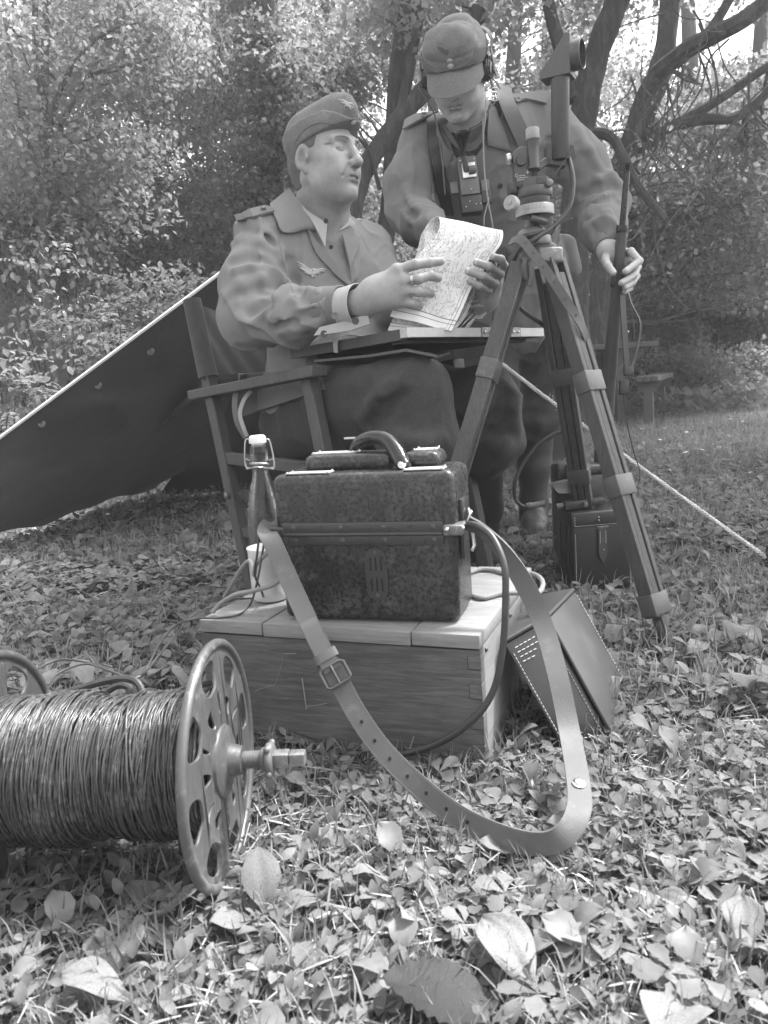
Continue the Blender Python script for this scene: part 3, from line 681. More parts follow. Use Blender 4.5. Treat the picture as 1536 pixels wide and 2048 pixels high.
# undergrowth: shrubs each with stems and leaves
def compound(base, dirs, n_pair, L_, size):
    """arching stalks with paired leaflets"""
    P_ = []; Y_ = []; T_ = []; S_ = []; m_ = MB()
    for b, d in zip(base, dirs):
        d = unit(d); side = unit(np.cross(d, UPV)); q = [b + d * L_ * t + UPV * (-.35 * L_ * t * t) for t in np.linspace(0, 1, n_pair + 2)]
        m_.tube(np.array(q), np.linspace(.004, .0015, len(q)), 4, cap=False)
        for i in range(1, len(q)):
            for s_ in (-1, 1):
                v = unit(side * s_ + d * .35); P_.append(q[i]); Y_.append(math.atan2(-v[0], v[1])); T_.append(tr.normal(-.1, .15)); S_.append(size * (1 - .3 * i / len(q)) * tr.uniform(.85, 1.15))
    return m_, scatter(OVAL, np.array(P_), np.array(Y_), np.array(T_), tr.normal(0, .2, len(P_)), np.array(S_))
def shrub(label, x0, x1, y0, y1, Ya, Yb, n, lm, size=.07, comp=False, dens=150, r=.34):
    pts = crown_pts(x0, x1, y0, y1, Ya, Yb, n); xm = pts[:, 0].mean(); ym = pts[:, 1].mean()
    t = thing('shrub', label, 'shrub', A3(xm, ym, float(gz(xm, ym))), 'shrubs of the undergrowth'); m_ = MB()
    for c in pts[::4]:
        b = A3(xm + (c[0] - xm) * .5 + tr.normal(0, .08), c[1] + .1, 0); b[2] = float(gz(b[0], b[1])) - .03; m_.tube(limb(b, c, .12, 6, int(abs(c[0] * 777)) % 999), np.linspace(.008, .003, 6), 5, cap=False)
    tag(m_.build('stems', BARK, t), kind='stuff')
    if comp:
        base = np.repeat(pts, 4, 0) + tr.normal(0, .08, (len(pts) * 4, 3)); dirs = tr.normal(size=(len(base), 3)); dirs[:, 2] = np.abs(dirs[:, 2]) * .3 + .15; dirs[:, 1] -= .5
        m_, (V, F) = compound(base, dirs, 7, .26, size); V = V - np.array(t.location); tag(m_.build('leaf_stalks', BARK_L, t), kind='stuff'); tag(link('leaflets', mesh_np('leaflets', V, F, lm), t), kind='stuff')
        V, F = leaf_cloud(pts, dens // 3, r, size * 1.2, .5, .5, OVAL); V = V - np.array(t.location); tag(link('foliage', mesh_np('foliage', V, F, lm), t), kind='stuff')
    else:
        V, F = leaf_cloud(pts, dens, r, size, .55, .5, OVAL if Ya < 7 else KITE); V = V - np.array(t.location); tag(link('foliage', mesh_np('foliage', V, F, lm), t), kind='stuff')
shrub('robinia like shrub with feathery leaves above the tent edge', -40, 240, 530, 720, 4.6, 5.4, 26, LT[2], .042, True)
shrub('pale leaved bush crowding the left edge above the canvas', -60, 160, 690, 900, 4.3, 5.0, 24, LT[2], .045, True)
shrub('broad low bush between the canvas edge and the chair back', 180, 430, 560, 740, 5.4, 6.6, 30, LT[0], .045, True)
shrub('dark bush behind the folding chair back', 300, 520, 420, 620, 7.0, 8.0, 30, LT[1], .062)
shrub('dark undergrowth at the far left below the slender stems', -60, 200, 420, 580, 6.4, 7.6, 34, LT[1], .055)
shrub('leafy mid height bush under the level branches', 120, 420, 400, 560, 7.2, 8.2, 34, LT[0], .06)
shrub('dark bush filling the gap between the seated man and the standing man', 700, 800, 380, 640, 8.0, 9.5, 22, LT[1], .06)
shrub('low dark bush behind the rifle', 1130, 1330, 500, 720, 10.5, 12.5, 36, LT[0], .075)
shrub('spreading bush behind the picnic bench', 1300, 1480, 610, 740, 10.6, 12.0, 34, LT[0], .07)
shrub('dense bush at the right edge beyond the bench', 1440, 1620, 560, 740, 10.4, 12.0, 34, LT[0], .075)
shrub('sunlit low bush on the bank right of the bench', 1360, 1640, 690, 790, 9.6, 11.0, 40, LT[2], .06)
shrub('pale low bush on the bank between rifle and bench', 1200, 1420, 690, 780, 9.8, 11.2, 34, LT[2], .06)
shrub('twiggy bush under the right hand tree', 1340, 1600, 440, 600, 10.8, 12.4, 34, LT[1], .075)
# the tree whose crown spreads overhead, out of the picture on the right, and shades the two men
oc = np.stack([tr.uniform(1.9, 7.0, 480), tr.uniform(3.25, 8.5, 480), tr.uniform(4.8, 7.6, 480)], 1); oc = oc[waves(95, .35, 7)(oc) > -.35]
tree('spreading_tree', 'broad tree standing out of the picture on the right, its crown shading the group', [A3(5.2, 5.2, -.05), A3(5.1, 5.2, 2), A3(4.7, 5.1, 4.5), A3(4.4, 5.0, 6.5)], .22, .10, oc, LT[0], [(np.array([A3(4.8, 5.1, 3.8), A3(3.6, 4.6, 5.0), A3(2.4, 4.2, 5.8)]), .09, .04), (np.array([A3(4.7, 5.1, 4.2), A3(5.4, 6.2, 5.4), A3(5.9, 7.2, 6.4)]), .08, .03)], BARK, n_each=60, r=.55, size=.15, twig=False)
# the depth of the wood reads as one mass
NB = 4200; bk = np.stack([tr.uniform(-22, 22, NB), tr.uniform(16.5, 23, NB), np.zeros(NB)], 1); bk[:, 2] = tr.random(NB) ** 1.35 * 11.0 + .3; dk = bk - CO; bk = bk[[not in_gap(*q) for q in np.stack([dk @ CR / (dk @ CF) * FPX + 768, 1024 - dk @ CU / (dk @ CF) * FPX], 1)]]; bk = bk[(waves(96, .30, 9)(bk) > -.12) | (bk[:, 2] < 3.2)]
lo_ = np.stack([tr.uniform(-20, 20, 1300), tr.uniform(14.5, 17, 1300), tr.uniform(.2, 4.2, 1300)], 1); bk = np.concatenate([bk, lo_])
V, F = leaf_cloud(bk, 60, .95, .17, .6, .6); tag(link('distant_foliage', mesh_np('distant_foliage', V, F, LT[1], False)), kind='stuff')
# ---------------------------------------------------------------- people: shared anatomy
def head_ops(v, T, R, o):
    """adds a head to volume v. T head centre (between the ears), R columns = (person's right, forward, up), o = options"""
    s = o.get('s', 1.0)
    def W(x, y, z): return T + R @ (A3(x, y, z) * s)
    def ell(c, r, k, rot=None, op='+'):
        M = R if rot is None else R @ np.array(Matrix.Rotation(rot[0], 3, rot[1]))
        (v.add if op == '+' else v.sub)(Ell(W(*c), np.array(r) * s, M), k * s)
    def con(a, b, ra, rb, k, op='+'): (v.add if op == '+' else v.sub)(Cone(W(*a), W(*b), ra * s, rb * s), k * s)
    fl = o.get('flesh', 0.0); jw = o.get('jaw', 1.0)
    ell((0, -.014, .036), (.076, .098, .090), .01)                    # cranium
    ell((0, .026, -.022), (.064, .068, .088), .03)                    # face mass
    for q in (-1, 1):
        con((q * .054 * jw, -.006, -.05), (q * .048 * jw, .018, -.074 - fl * .004), .022 + fl * .003, .019 + fl * .004, .028)   # jaw angle
        con((q * .048 * jw, .018, -.074 - fl * .004), (q * .014, .074, -.104), .018 + fl * .004, .016, .028)              # jaw line
        ell((q * .044, .055, -.018), (.024, .026, .020), .03)         # cheekbone
        ell((q * .040, .056, -.055), (.022 + fl * .006, .025 + fl * .004, .030), .03)   # cheek
    ell((0, .080, -.103), (.021, .016, .017), .022)                   # chin
    if fl:
        ell((0, .030, -.100), (.044, .046, .022), .03)                # soft under-chin
    ell((0, .076, -.060), (.034, .023, .028), .028)                   # muzzle
    for q in (-1, 1):
        con((q * .012, .0905, .030), (q * .050, .068, .030), .0098, .0085, .018)         # brow ridge
        ell((q * .033, .098, .010), (.019, .017, .0125), .014, op='-')                  # eye socket
        # lids: nearly closed, looking down
        ell((q * .0325, .0735, .0095), (.0165, .0140, .0135), .004)                     # upper lid over the eyeball
        con((q * .019, .0830, -.0025), (q * .046, .0760, -.0005), .0032, .0030, .004)   # lower lid rim
        con((q * .019, .0845, .0030), (q * .033, .0880, .0000), .0014, .0018, .002, '-')   # lid slit
        con((q * .033, .0880, .0000), (q * .047, .0790, .0025), .0018, .0013, .002, '-')
        con((q * .018, .0890, .0195), (q * .045, .081, .0205), .0018, .0016, .006, '-')   # crease above the lid
        con((q * .020, .083, -.009), (q * .042, .077, -.013), .0045, .005, .010)        # bag below the eye
    # nose
    con((0, .0885, .026), (0, .1045, -.004), .0085, .0095, .014)
    con((0, .1045, -.004), (0, .1160, -.027), .0095, .0125, .010)
    ell((0, .1165, -.030), (.0135, .0120, .0115), .008)
    for q in (-1, 1):
        ell((q * .0135, .103, -.034), (.0090, .0125, .0095), .007)
        con((q * .0070, .110, -.0435), (q * .0085, .101, -.0420), .0028 * o.get('nose', 1), .0030 * o.get('nose', 1), .004, '-')   # nostril
        if o.get('nl', 1): con((q * .0215, .1015, -.038), (q * .034, .0875, -.066), .0020 * o.get('nl', 1), .0020 * o.get('nl', 1), .010, '-')       # nasolabial fold
    con((0, .100, -.0425), (0, .0985, -.053), .0022, .0026, .006, '-')                       # philtrum
    op = o.get('mouth', 0.0)
    if o.get('age'):
        for i, z in enumerate((.052, .061, .070)): con((-.038, .070 - i * .004, z), (.0, .0935 - i * .005, z + .003), .0012, .0012, .006, '-'); con((.038, .070 - i * .004, z), (.0, .0935 - i * .005, z + .003), .0012, .0012, .006, '-')
        for q in (-1, 1):
            for a, b in (((.052, .072, .006), (.062, .052, .002)), ((.051, .073, .012), (.062, .052, .014)), ((.045, .078, -.014), (.056, .064, -.022))): con((q * a[0], a[1], a[2]), (q * b[0], b[1], b[2]), .0014, .0012, .005, '-')
            con((q * .058, .040, -.030), (q * .052, .050, -.062), .003, .003, .016, '-')
    for q in (-1, 1):                                                # lips
        con((0, .0975, -.0600), (q * .014, .0940, -.0605), .0046, .0044, .008)
        con((q * .014, .0940, -.0605), (q * .0305, .0800, -.0662), .0044, .0028, .008)
        con((0, .0955, -.0725 - op), (q * .014, .0920, -.0722 - op), .0054, .0050, .008)
        con((q * .014, .0920, -.0722 - op), (q * .0295, .0800, -.0685), .0050, .0026, .008)
        con((0, .1025, -.0662 - op / 2), (q * .014, .0985, -.0665 - op / 2), .0018 + op * .5, .0016 + op * .45, .002, '-')
        con((q * .014, .0985, -.0665 - op / 2), (q * .0305, .0845, -.0676), .0016 + op * .4, .0010, .003, '-')
    con((-.010, .0985, -.086), (.010, .0985, -.086), .004, .004, .014, '-')                    # dip over the chin
    # ears
    for q in (-1, 1):
        E = R @ np.array(Matrix.Rotation(q * .42, 3, 'Z')) @ np.array(Matrix.Rotation(-.22, 3, 'X'))
        c = (q * .080, -.014, -.011)
        v.add(Ell(W(*c), A3(.0065, .0175, .031) * s, E), .006)
        v.sub(Ell(W(c[0] + q * .007, c[1] + .002, c[2] + .001), A3(.0085, .0100, .020) * s, E), .004)
        v.add(Torus(W(c[0] + q * .003, c[1], c[2] + .003), .0175 * s, .0042 * s, E @ np.array([[0, 0, 1], [1, 0, 0], [0, 1, 0]], float), (.85, 1.55)), .004)
        v.add(Ell(W(c[0] - q * .001, c[1] + .006, c[2] - .030), A3(.005, .009, .010) * s, E), .006)
        v.add(Ell(W(c[0] + q * .001, c[1] + .016, c[2] - .002), A3(.005, .004, .007) * s, E), .005)
    v.disp(lambda p, f=waves(5, 28): .0007 * f(p), T, .16, .0007)
    return W
def head_tone(V, T, R, s=1.0):
    """pigment: lips and shaved beard a little darker than the skin"""
    q = (V - T) @ R / s
    g = lambda c, r: np.exp(-np.sum(((q - np.array(c)) / np.array(r)) ** 2, 1))
    t = np.zeros(len(V))
    t += .9 * np.clip(g((0, .097, -.066), (.027, .014, .0105)) * 1.8, 0, 1)
    t += .35 * np.clip(g((0, .07, -.09), (.05, .05, .03)) * 1.5, 0, 1) * (q[:, 1] > .01)
    t += .4 * g((.08, -.012, -.012), (.012, .03, .04)) + .4 * g((-.08, -.012, -.012), (.012, .03, .04))
    return np.clip(t, 0, 1)
def hair_cap(name, T, R, s, m, parent, grow, trim):
    """short hair: a close shell round the skull, cut away by trim(q) > 0"""
    v = Vol()
    v.add(Ell(T + R @ (A3(0, -.014, .036) * s), A3(.076, .098, .090) * s + grow, R), .01)
    v.add(Cone(T + R @ (A3(.0, -.055, -.02) * s), T + R @ (A3(0, -.045, -.075) * s), .062 * s, .052 * s), .03)
    v.sub(Fn(lambda p: -trim((p - T) @ R / s) * s, T, .3), .006)
    v.disp(lambda p, f=waves(9, 90, 9): .0012 * f(p), T, .2, .0012)
    return vol_obj(name, v, .0035, m, parent, 1)
def finger(v, pts, r, k=.003):
    """pts: knuckle .. tip; radii taper, with a soft swelling at each joint"""
    pts = np.asarray(pts, float); n = len(pts); R = np.linspace(r, r * .84, n)
    for i in range(n - 1): v.add(Cone(pts[i], pts[i + 1], R[i], R[i + 1]), k)
    for i in range(1, n - 1): v.add(Ell(pts[i], [R[i] * 1.02] * 3), k)
def nails(mb, tips):
    for p, d, nrm, r in tips:
        d = unit(d); nrm = unit(nrm - d * (nrm @ d)); x = np.cross(d, nrm)
        G = [[p + d * (a * r * 1.1) + x * (b * r * .72) + nrm * r * (.93 - .30 * b * b + .05 * (1 - a * a)) for b in np.linspace(-1, 1, 5)] for a in np.linspace(-1, .7, 4)]
        mb.sheet(np.array(G), .0008)
def m_skin(name, v):
    t = NT(name); c = t.coord(); n = t.noise(c, 26, 5, .6); n2 = t.noise(c, 520, 2); a = t.n('Attribute', attribute_name='tone')
    base = t.math('MULTIPLY', t.ramp(n, [(.3, v * .86), (.7, v * 1.12)]), t.ramp(t.noise(c, 210, 4, .7), [(.3, .90), (.7, 1.08)]))
    col = t.math('MULTIPLY', base, t.math('SUBTRACT', 1.0, t.math('MULTIPLY', a.outputs['Fac'], .42)))
    vo = t.n('TexVoronoi', i_Scale=340.0); t.t.links.new(c, vo.inputs['Vector'])
    nb = t.bump(n2, .22, .0008, t.bump(vo.outputs['Distance'], .18, .0006, t.bump(n, .12, .004)))
    p = t.bsdf(col, t.ramp(n, [(.3, .42), (.7, .58)]), 0, nb, .45, {'Subsurface Weight': .12, 'Subsurface Scale': .006})
    p.inputs['Subsurface Radius'].default_value = (1, 1, 1)
    return t.m
def hframe(fwd, up):
    f = unit(fwd); r = unit(np.cross(f, up)); u = np.cross(r, f); return np.stack([r, f, u], 1)
SKIN = m_skin('skin', .30); SKIN2 = m_skin('skin_younger', .38)
HAIR = m_cloth('short_hair', .11, .3, (1, 1, .3), 500, .7, .6, .8)

def creases(seed, freq, aniso=None, p_=5):
    """sharp irregular folds: crests where a smooth noise crosses zero"""
    f = waves(seed, freq, 9, aniso); return lambda p: (1 - np.minimum(np.abs(f(p)), 1)) ** p_
def on(vol, px, py, off=0.0, y0=1.2, y1=3.2):
    """where the line of sight of a photo measurement meets a volume (offset outwards by off)"""
    d = ray(px, py); ys = np.linspace(y0, y1, 700); p = CO + d[None] * (ys / d[1])[:, None]
    f = vol.field(p) - off
    i = int(np.argmax(f < 0)) if (f < 0).any() else int(np.argmin(f))
    if i == 0: return p[i]
    a, b = f[i - 1], f[i]
    t = min(1.0, max(0.0, a / (a - b))) if a > b and a > 0 > b else 1.0
    return p[i - 1] * (1 - t) + p[i] * t
def ons(vol, pts, off=0.0, **k): return np.array([on(vol, x, y, off, **k) for x, y in pts])
def ridge(v, pts, r=.012, k=.022, off=-.003, base=None, **kw):
    q = ons(base or v, pts, off, **kw); n = len(q)
    rr = r * np.array([.55 + .45 * math.sin(math.pi * (i + .5) / n) for i in range(n)])
    v.chain(q, rr, k)
def groove(v, pts, r=.010, k=.02, off=.004, base=None, **kw):
    q = ons(base or v, pts, off, **kw)
    for i in range(len(q) - 1): v.sub(Cone(q[i], q[i + 1], r, r), k)
def grad(vol, p, e=.002):
    p = np.asarray(p, float); s = np.array([vol.field(p[None] + e * np.eye(3)[i])[0] - vol.field(p[None] - e * np.eye(3)[i])[0] for i in range(3)])
    return unit(s)
def patch(vol, quad, nu=8, nv=8, off=.002, th=.003, mb=None, **kw):
    """thin piece of cloth or metal lying on a volume; quad = 4 photo points (tl, tr, br, bl)"""
    q = np.array(quad, float); G = np.zeros((nv, nu, 3))
    for i in range(nv):
        for j in range(nu):
            a, b = i / (nv - 1), j / (nu - 1)
            x, y = (q[0] * (1 - b) + q[1] * b) * (1 - a) + (q[3] * (1 - b) + q[2] * b) * a
            G[i, j] = on(vol, x, y, off, **kw)
    mb = MB() if mb is None else mb
    return mb.sheet(G, th)
def line_on(vol, pts, r=.0012, off=.0005, sub=5, mb=None, seg=5, **kw):
    q, _ = spline(np.array(pts, float), 0, sub); mb = MB() if mb is None else mb
    return mb.tube(ons(vol, q, off, **kw), r, seg)
def strap_on(vol, pts, wd, th=.003, off=.004, sub=6, mb=None, sides=None, **kw):
    q, _ = spline(np.array(pts, float), 0, sub); p = ons(vol, q, off, **kw)
    p = relax_line(p, 3); N = np.array([grad(vol, x) for x in p]); N = relax_line(N, 4)
    T = np.gradient(p, axis=0); S = np.cross(T, N); S /= np.linalg.norm(S, axis=1)[:, None]
    w5 = np.array([-.5, -.4, 0, .4, .5]) * wd; mb = MB() if mb is None else mb
    return mb.sheet(p[:, None] + S[:, None] * w5[None, :, None], th)
def relax_line(p, it):
    p = np.array(p, float)
    for _ in range(it): p[1:-1] = p[1:-1] * .5 + (p[:-2] + p[2:]) * .25
    return p
# ================================================================ the seated man
CLOTH_SMOCK = m_cloth('smock_cotton', .19, .07, (1, 1, .12), 900, .95, .3, .3, 9)
CLOTH_SHIRT = m_cloth('shirt_cotton', .36, .10, (1, 1, .2), 1100, .95, .2, .2, 9)
CLOTH_CUFF = m_cloth('cuff_cotton', .15, .08, (1, 1, .2), 900, .95, .3, .3, 9)
CLOTH_WOOL = m_cloth('wool_trousers', .038, .15, (1, 1, 1), 700, 1.0, .6, .5, 9, .05, .25)
CLOTH_CAP = m_cloth('cap_wool', .125, .16, (1, 1, 1), 700, 1.0, .5, .5, 16, .08, .15)
THREAD = m_cloth('pale_thread', .42, .12, (1, 1, 1), 1200, .9, .3, .3)
BROW = m_cloth('brow_hair', .28, .3, (1, 1, .3), 500, .8, .6, .8)
HORN = m_plain('horn_button', .035, .35, 0, .3, 60, .05)
BUTTON = m_worn('painted_button', .16, .3, .6, 200, .5)
BOOT = m_leather('boot_leather', .035, .34, .7, 200, .2, 12)
STEEL = m_plain('bright_steel', .55, .28, 1.0, .15, 60, .05)

sF = unit(A3(.70, -.71, 0)); sR = A3(sF[1], -sF[0], 0); 
sT = P(650, 317, 2.04); sHR = hframe((.80, -.60, -.02), (0, 0, 1)); SS = .885
sN = P(640, 452, 2.13)
sSr, sSl = P(522, 482, 2.02), P(738, 494, 2.30)
sEr, sWr = P(497, 640, 1.93), P(730, 606, 1.735)
sEl, sWl = P(800, 610, 2.12), P(968, 598, 1.845)
sS = A3(-.14, 2.16, .47)
sHr, sHl = sS + sR * .095, sS - sR * .095
sKr, sKl = P(814, 778, 1.76), P(968, 792, 2.04)
sAr, sAl = A3(.10, 1.76, .09), Z(962, 1078, .09)
sM = (sSr + sSl) / 2
TF = np.stack([sR, sF, UPV], 1)                      # torso frame

sb = Vol(); head_ops(sb, sT, sHR, dict(flesh=.22, jaw=.96, mouth=.0035, age=1, nl=.45, nose=.9, s=SS))
HW = lambda x, y, z: sT + sHR @ (A3(x, y, z) * SS)
sb.add(Cone(HW(0, -.030, -.05), sN + sF * .0, .052, .058), .022)
sb.add(Cone(HW(0, .022, -.088), sN + sF * .045, .036, .044), .035)
sb.add(Cone(sN, sM + A3(0, 0, -.06), .07, .10), .05); sb.add(Cone(sSr * .9 + sM * .1, sSl * .9 + sM * .1, .05, .05), .04)
sb.add(Ell(sM * .6 + sS * .4 + A3(0, 0, .0), (.15, .09, .22), TF), .05)
sb.add(Ell(sS + A3(0, 0, .06), (.155, .11, .12), TF), .05)
sb.chain([sSr * .9 + sM * .1, sEr, sWr], [.052, .042, .029], .03)
sb.chain([sSl * .9 + sM * .1, sEl, sWl], [.052, .042, .029], .03)
for h, k, a in ((sHr, sKr, sAr), (sHl, sKl, sAl)):
    sb.chain([h, k, a], [.08, .055, .04], .04)
    sb.add(Cone(a + A3(0, 0, -.03), a + (unit((sKr - sHr) * A3(1, 1, 0)) if a is sAr else unit((Z(1092, 1152, .03) - sAl) * A3(1, 1, 0))) * .16 + A3(0, 0, -.055), .036, .028), .02)
# right hand: back of the hand to us, fingers laid on the map
k = [P(794, 541, 1.700), P(806, 561, 1.697), P(809, 583, 1.702), P(803, 605, 1.712)]
sb.chain([sWr, P(758, 580, 1.716), k[0]], [.030, .026, .0135], .02)
for q, r_ in ((k[1], .014), (k[2], .0135), (k[3], .012)): sb.add(Cone(P(748, 592, 1.718), q, .028, r_), .022)
sb.add(Ell(P(770, 582, 1.716), (.040, .018, .030), hframe(CF, (0, 0, 1))), .02)
fr = [(k[0], P(830, 529, 1.694), P(858, 525, 1.706), P(880, 523, 1.722), .0116),
      (k[1], P(836, 558, 1.688), P(860, 551, 1.700), P(876, 556, 1.716), .0116),
      (k[2], P(836, 583, 1.690), P(852, 585, 1.704), P(862, 588, 1.718), .0112),
      (k[3], P(824, 606, 1.700), P(834, 608, 1.712), P(839, 612, 1.724), .0102)]
for a, b, c, d, r_ in fr: finger(sb, [a, b, c, d], r_)
finger(sb, [P(760, 570, 1.722), P(795, 545, 1.755), P(825, 530, 1.775), P(842, 522, 1.778)], .011)    # thumb behind the paper
for i in range(3): sb.sub(Cone(k[i] * .5 + k[i + 1] * .5 + (fr[i][1] - k[i]) * .25 - CF * .010, fr[i][1] * .5 + fr[i + 1][1] * .5 - CF * .008, .0035, .004), .004)
for q in k[:3]: sb.add(Ell(q - CF * .002, [.0132] * 3), .008)
sb.add(Cone(P(752, 588, 1.697), k[0] - CF * .006, .003, .003), .008); sb.add(Cone(P(755, 592, 1.697), k[1] - CF * .007, .003, .003), .008); sb.add(Cone(P(752, 600, 1.699), k[2] - CF * .006, .003, .003), .008)
# left hand: comes from behind the paper, four fingers curled over its edge
lk = [P(994, 548, 1.812), P(988, 566, 1.814), P(980, 583, 1.814), P(968, 596, 1.812)]
sb.chain([sWl, P(972, 590, 1.836), lk[1]], [.029, .027, .018], .02)
sb.add(Cone(P(955, 608, 1.832), lk[3], .022, .013), .02); sb.add(Cone(P(975, 580, 1.832), lk[0], .022, .013), .02)
for (a, c1, c2, tip, r_) in ((lk[0], (1010, 534, 1.786), (1002, 519, 1.752), (986, 514, 1.742), .0100), (lk[1], (1000, 548, 1.782), (978, 533, 1.740), (953, 525, 1.736), .0102),
                             (lk[2], (990, 568, 1.780), (965, 552, 1.737), (937, 543, 1.736), .0100), (lk[3], (977, 583, 1.782), (958, 571, 1.742), (940, 563, 1.736), .0088)):
    finger(sb, [a, P(*c1), P(*c2), P(*tip)], r_, .003)
finger(sb, [P(960, 590, 1.822), P(958, 560, 1.800), P(955, 538, 1.785)], .0115)
seated = vol_obj('person', sb, .0021, SKIN, None, 1, lambda V: head_tone(V, sT, sHR, SS))
tag(seated, 'seated man in pale smock and side cap reading a folded map in the folding chair', 'person')
nl = MB(); nails(nl, [(P(880, 523, 1.722), fr[0][3] - fr[0][2], -CF - CR * .0, .0080), (P(876, 556, 1.716), fr[1][3] - fr[1][2], -CF + CU * .3, .0080),
    (P(986, 514, 1.742), P(986, 514, 1.742) - P(1002, 519, 1.752), -CF, .0080), (P(953, 525, 1.736), P(953, 525, 1.736) - P(978, 533, 1.74), -CF, .0082), (P(937, 543, 1.736), P(937, 543, 1.736) - P(965, 552, 1.737), -CF, .008)])
nl.build('fingernails', m_plain('nail', .46, .3, 0, .05, 20, 0), seated)
rg = MB(); a, b = fr[1][0], fr[1][1]; q = a * .35 + b * .65; zz = unit(b - a)
rg.lathe([(.0102, -.0028), (.0116, -.0024), (.0119, 0), (.0116, .0024), (.0102, .0028)], q, zz, 24).build('finger_ring', STEEL, seated)

# ---- hair, brows, lashes
hair_cap('hair', sT, sHR, SS, HAIR, seated, .0040, lambda q: np.minimum(np.maximum(q[:, 1] - .030 - .25 * (q[:, 2] - .03), .010 - q[:, 2]), np.maximum(q[:, 1] + .014, -.078 - q[:, 2])))
def brows(T, R, s, parent, m=HAIR):
    mb = MB(); ml = MB()
    for q in (-1, 1):
        pts = [(q * .014, .1005, .0285), (q * .026, .0985, .0335), (q * .040, .089, .0345), (q * .051, .077, .0295)]
        pts = [T + R @ (A3(*p) * s) for p in pts]
        mb.tube(pts, [.0022, .0034, .0030, .0014], 6, sub=4)
        l = [T + R @ (A3(*p) * s) for p in ((q * .019, .0850, .0025), (q * .026, .0870, .0005), (q * .033, .0876, -.0003), (q * .041, .0842, .0006), (q * .0475, .0795, .0022))]
        ml.tube(l, [.0006, .0011, .0012, .0012, .0006], 5, sub=3)
    mb.build('eyebrows', m, parent); ml.build('eyelashes', m, parent)
brows(sT, sHR, SS, seated, BROW)

# ---- smock
sj = Vol()
sj.add(Cone(sSr * .86 + sM * .14, sSl * .86 + sM * .14, .062, .062), .04)
sj.add(Cone(sN - UPV * .035, sM - UPV * .02, .075, .09), .06)
sj.add(Ell(sM * .72 + sS * .28 + sF * .022, (.195, .125, .20), TF), .06)
sj.add(Ell(sM * .30 + sS * .70 + sF * .045, (.190, .155, .17), TF), .06)
sj.add(Ell(sS + UPV * .05 + sF * .01, (.190, .15, .12), TF), .06)
sj.chain([sSr * .93 + sM * .07, sSr * .45 + sEr * .55 + sR * .012, sEr], [.068, .068, .062], .04)
sC1 = sEr * .30 + sWr * .70
sj.chain([sEr, sEr * .6 + sWr * .4 - UPV * .008, sC1], [.063, .059, .045], .03)
sj.chain([sSl * .93 + sM * .07, sEl, sEl * .3 + sWl * .7], [.058, .055, .043], .04)
base = Vol(); base.ops = list(sj.ops)
for pts, r_ in (([(462, 586), (485, 572), (520, 560), (560, 562), (578, 570)], .017), ([(494, 648), (516, 637), (535, 615), (556, 594), (580, 582)], .015),
                ([(466, 488), (480, 482), (520, 488), (556, 508)], .014), ([(478, 456), (505, 450), (535, 470), (560, 500)], .012),
                ([(545, 480), (562, 520), (578, 570), (590, 600)], .011), ([(470, 540), (505, 532), (545, 545)], .010),
                ([(595, 590), (620, 580), (646, 590)], .005), ([(600, 620), (628, 612), (648, 608)], .005), ([(560, 660), (605, 655), (640, 640)], .007),
                ([(480, 610), (487, 640), (515, 668), (555, 682)], .012), ([(528, 598), (545, 640), (590, 672)], .010)):
    ridge(sj, pts, r_ * .72, .017, -r_ * .15, base)
for pts, r_ in (([(500, 628), (525, 603), (552, 585)], .017), ([(462, 525), (500, 512), (540, 528)], .015), ([(610, 600), (640, 598)], .006), ([(520, 580), (560, 578)], .010),
                ([(578, 520), (590, 560), (600, 590)], .008), ([(545, 655), (590, 640), (630, 628)], .009), ([(520, 465), (548, 488)], .007)):
    groove(sj, pts, r_ * .85, .020, r_ * .35, base)
wv1, wv2 = waves(3, 9, 9, np.diag([1, 1, .6])), waves(4, 24, 9)
cr1, cr2 = creases(14, 4.0, np.diag([1, 1, .7]), 7), creases(15, 9, np.diag([1, 1, .7]), 7)
sj.disp(lambda p: .0030 * wv1(p) + .0010 * wv2(p) + .0085 * cr1(p) + .0030 * cr2(p), sM * .5 + sS * .5, .6, .009)
# front opening: a wedge that shows the shirt
OPN = Vol()
p0, p1, p2, p3 = P(628, 420, 1.9), P(712, 430, 1.9), P(700, 572, 1.9), P(690, 560, 1.9)
def wedge(p):
    d = (p - CO); zc = d @ CF; x = (d @ CR) / zc * FPX + 768; y = 1024 - (d @ CU) / zc * FPX
    def edge(x0, y0, x1, y1): n = math.hypot(x1 - x0, y1 - y0); return ((x - x0) * (y1 - y0) - (y - y0) * (x1 - x0)) / n
    m = np.maximum(edge(612, 420, 702, 572) * -1, edge(728, 420, 701, 572)) * zc / FPX
    return np.maximum(m, -(.02 - ((p - sM) @ sF)))
sj.sub(Fn(lambda p: np.maximum(wedge(p), .0 - ((p - sM) @ sF - .01)), sM + sF * .1, .35), .004)
smock = vol_obj('smock', sj, .0036, CLOTH_SMOCK, seated, 1)
# shirt: lies just inside the smock and shows in the opening
sh = Vol()
sh.add(Cone(sN - UPV * .01, sM - UPV * .02, .066, .085), .06)
sh.add(Ell(sM * .72 + sS * .28 + sF * .016, (.178, .116, .20), TF), .06)
sh.disp(lambda p: .003 * wv2(p), sM, .5, .004)
vol_obj('shirt', sh, .005, CLOTH_SHIRT, seated, 1)
HI = lambda a: np.array(a)
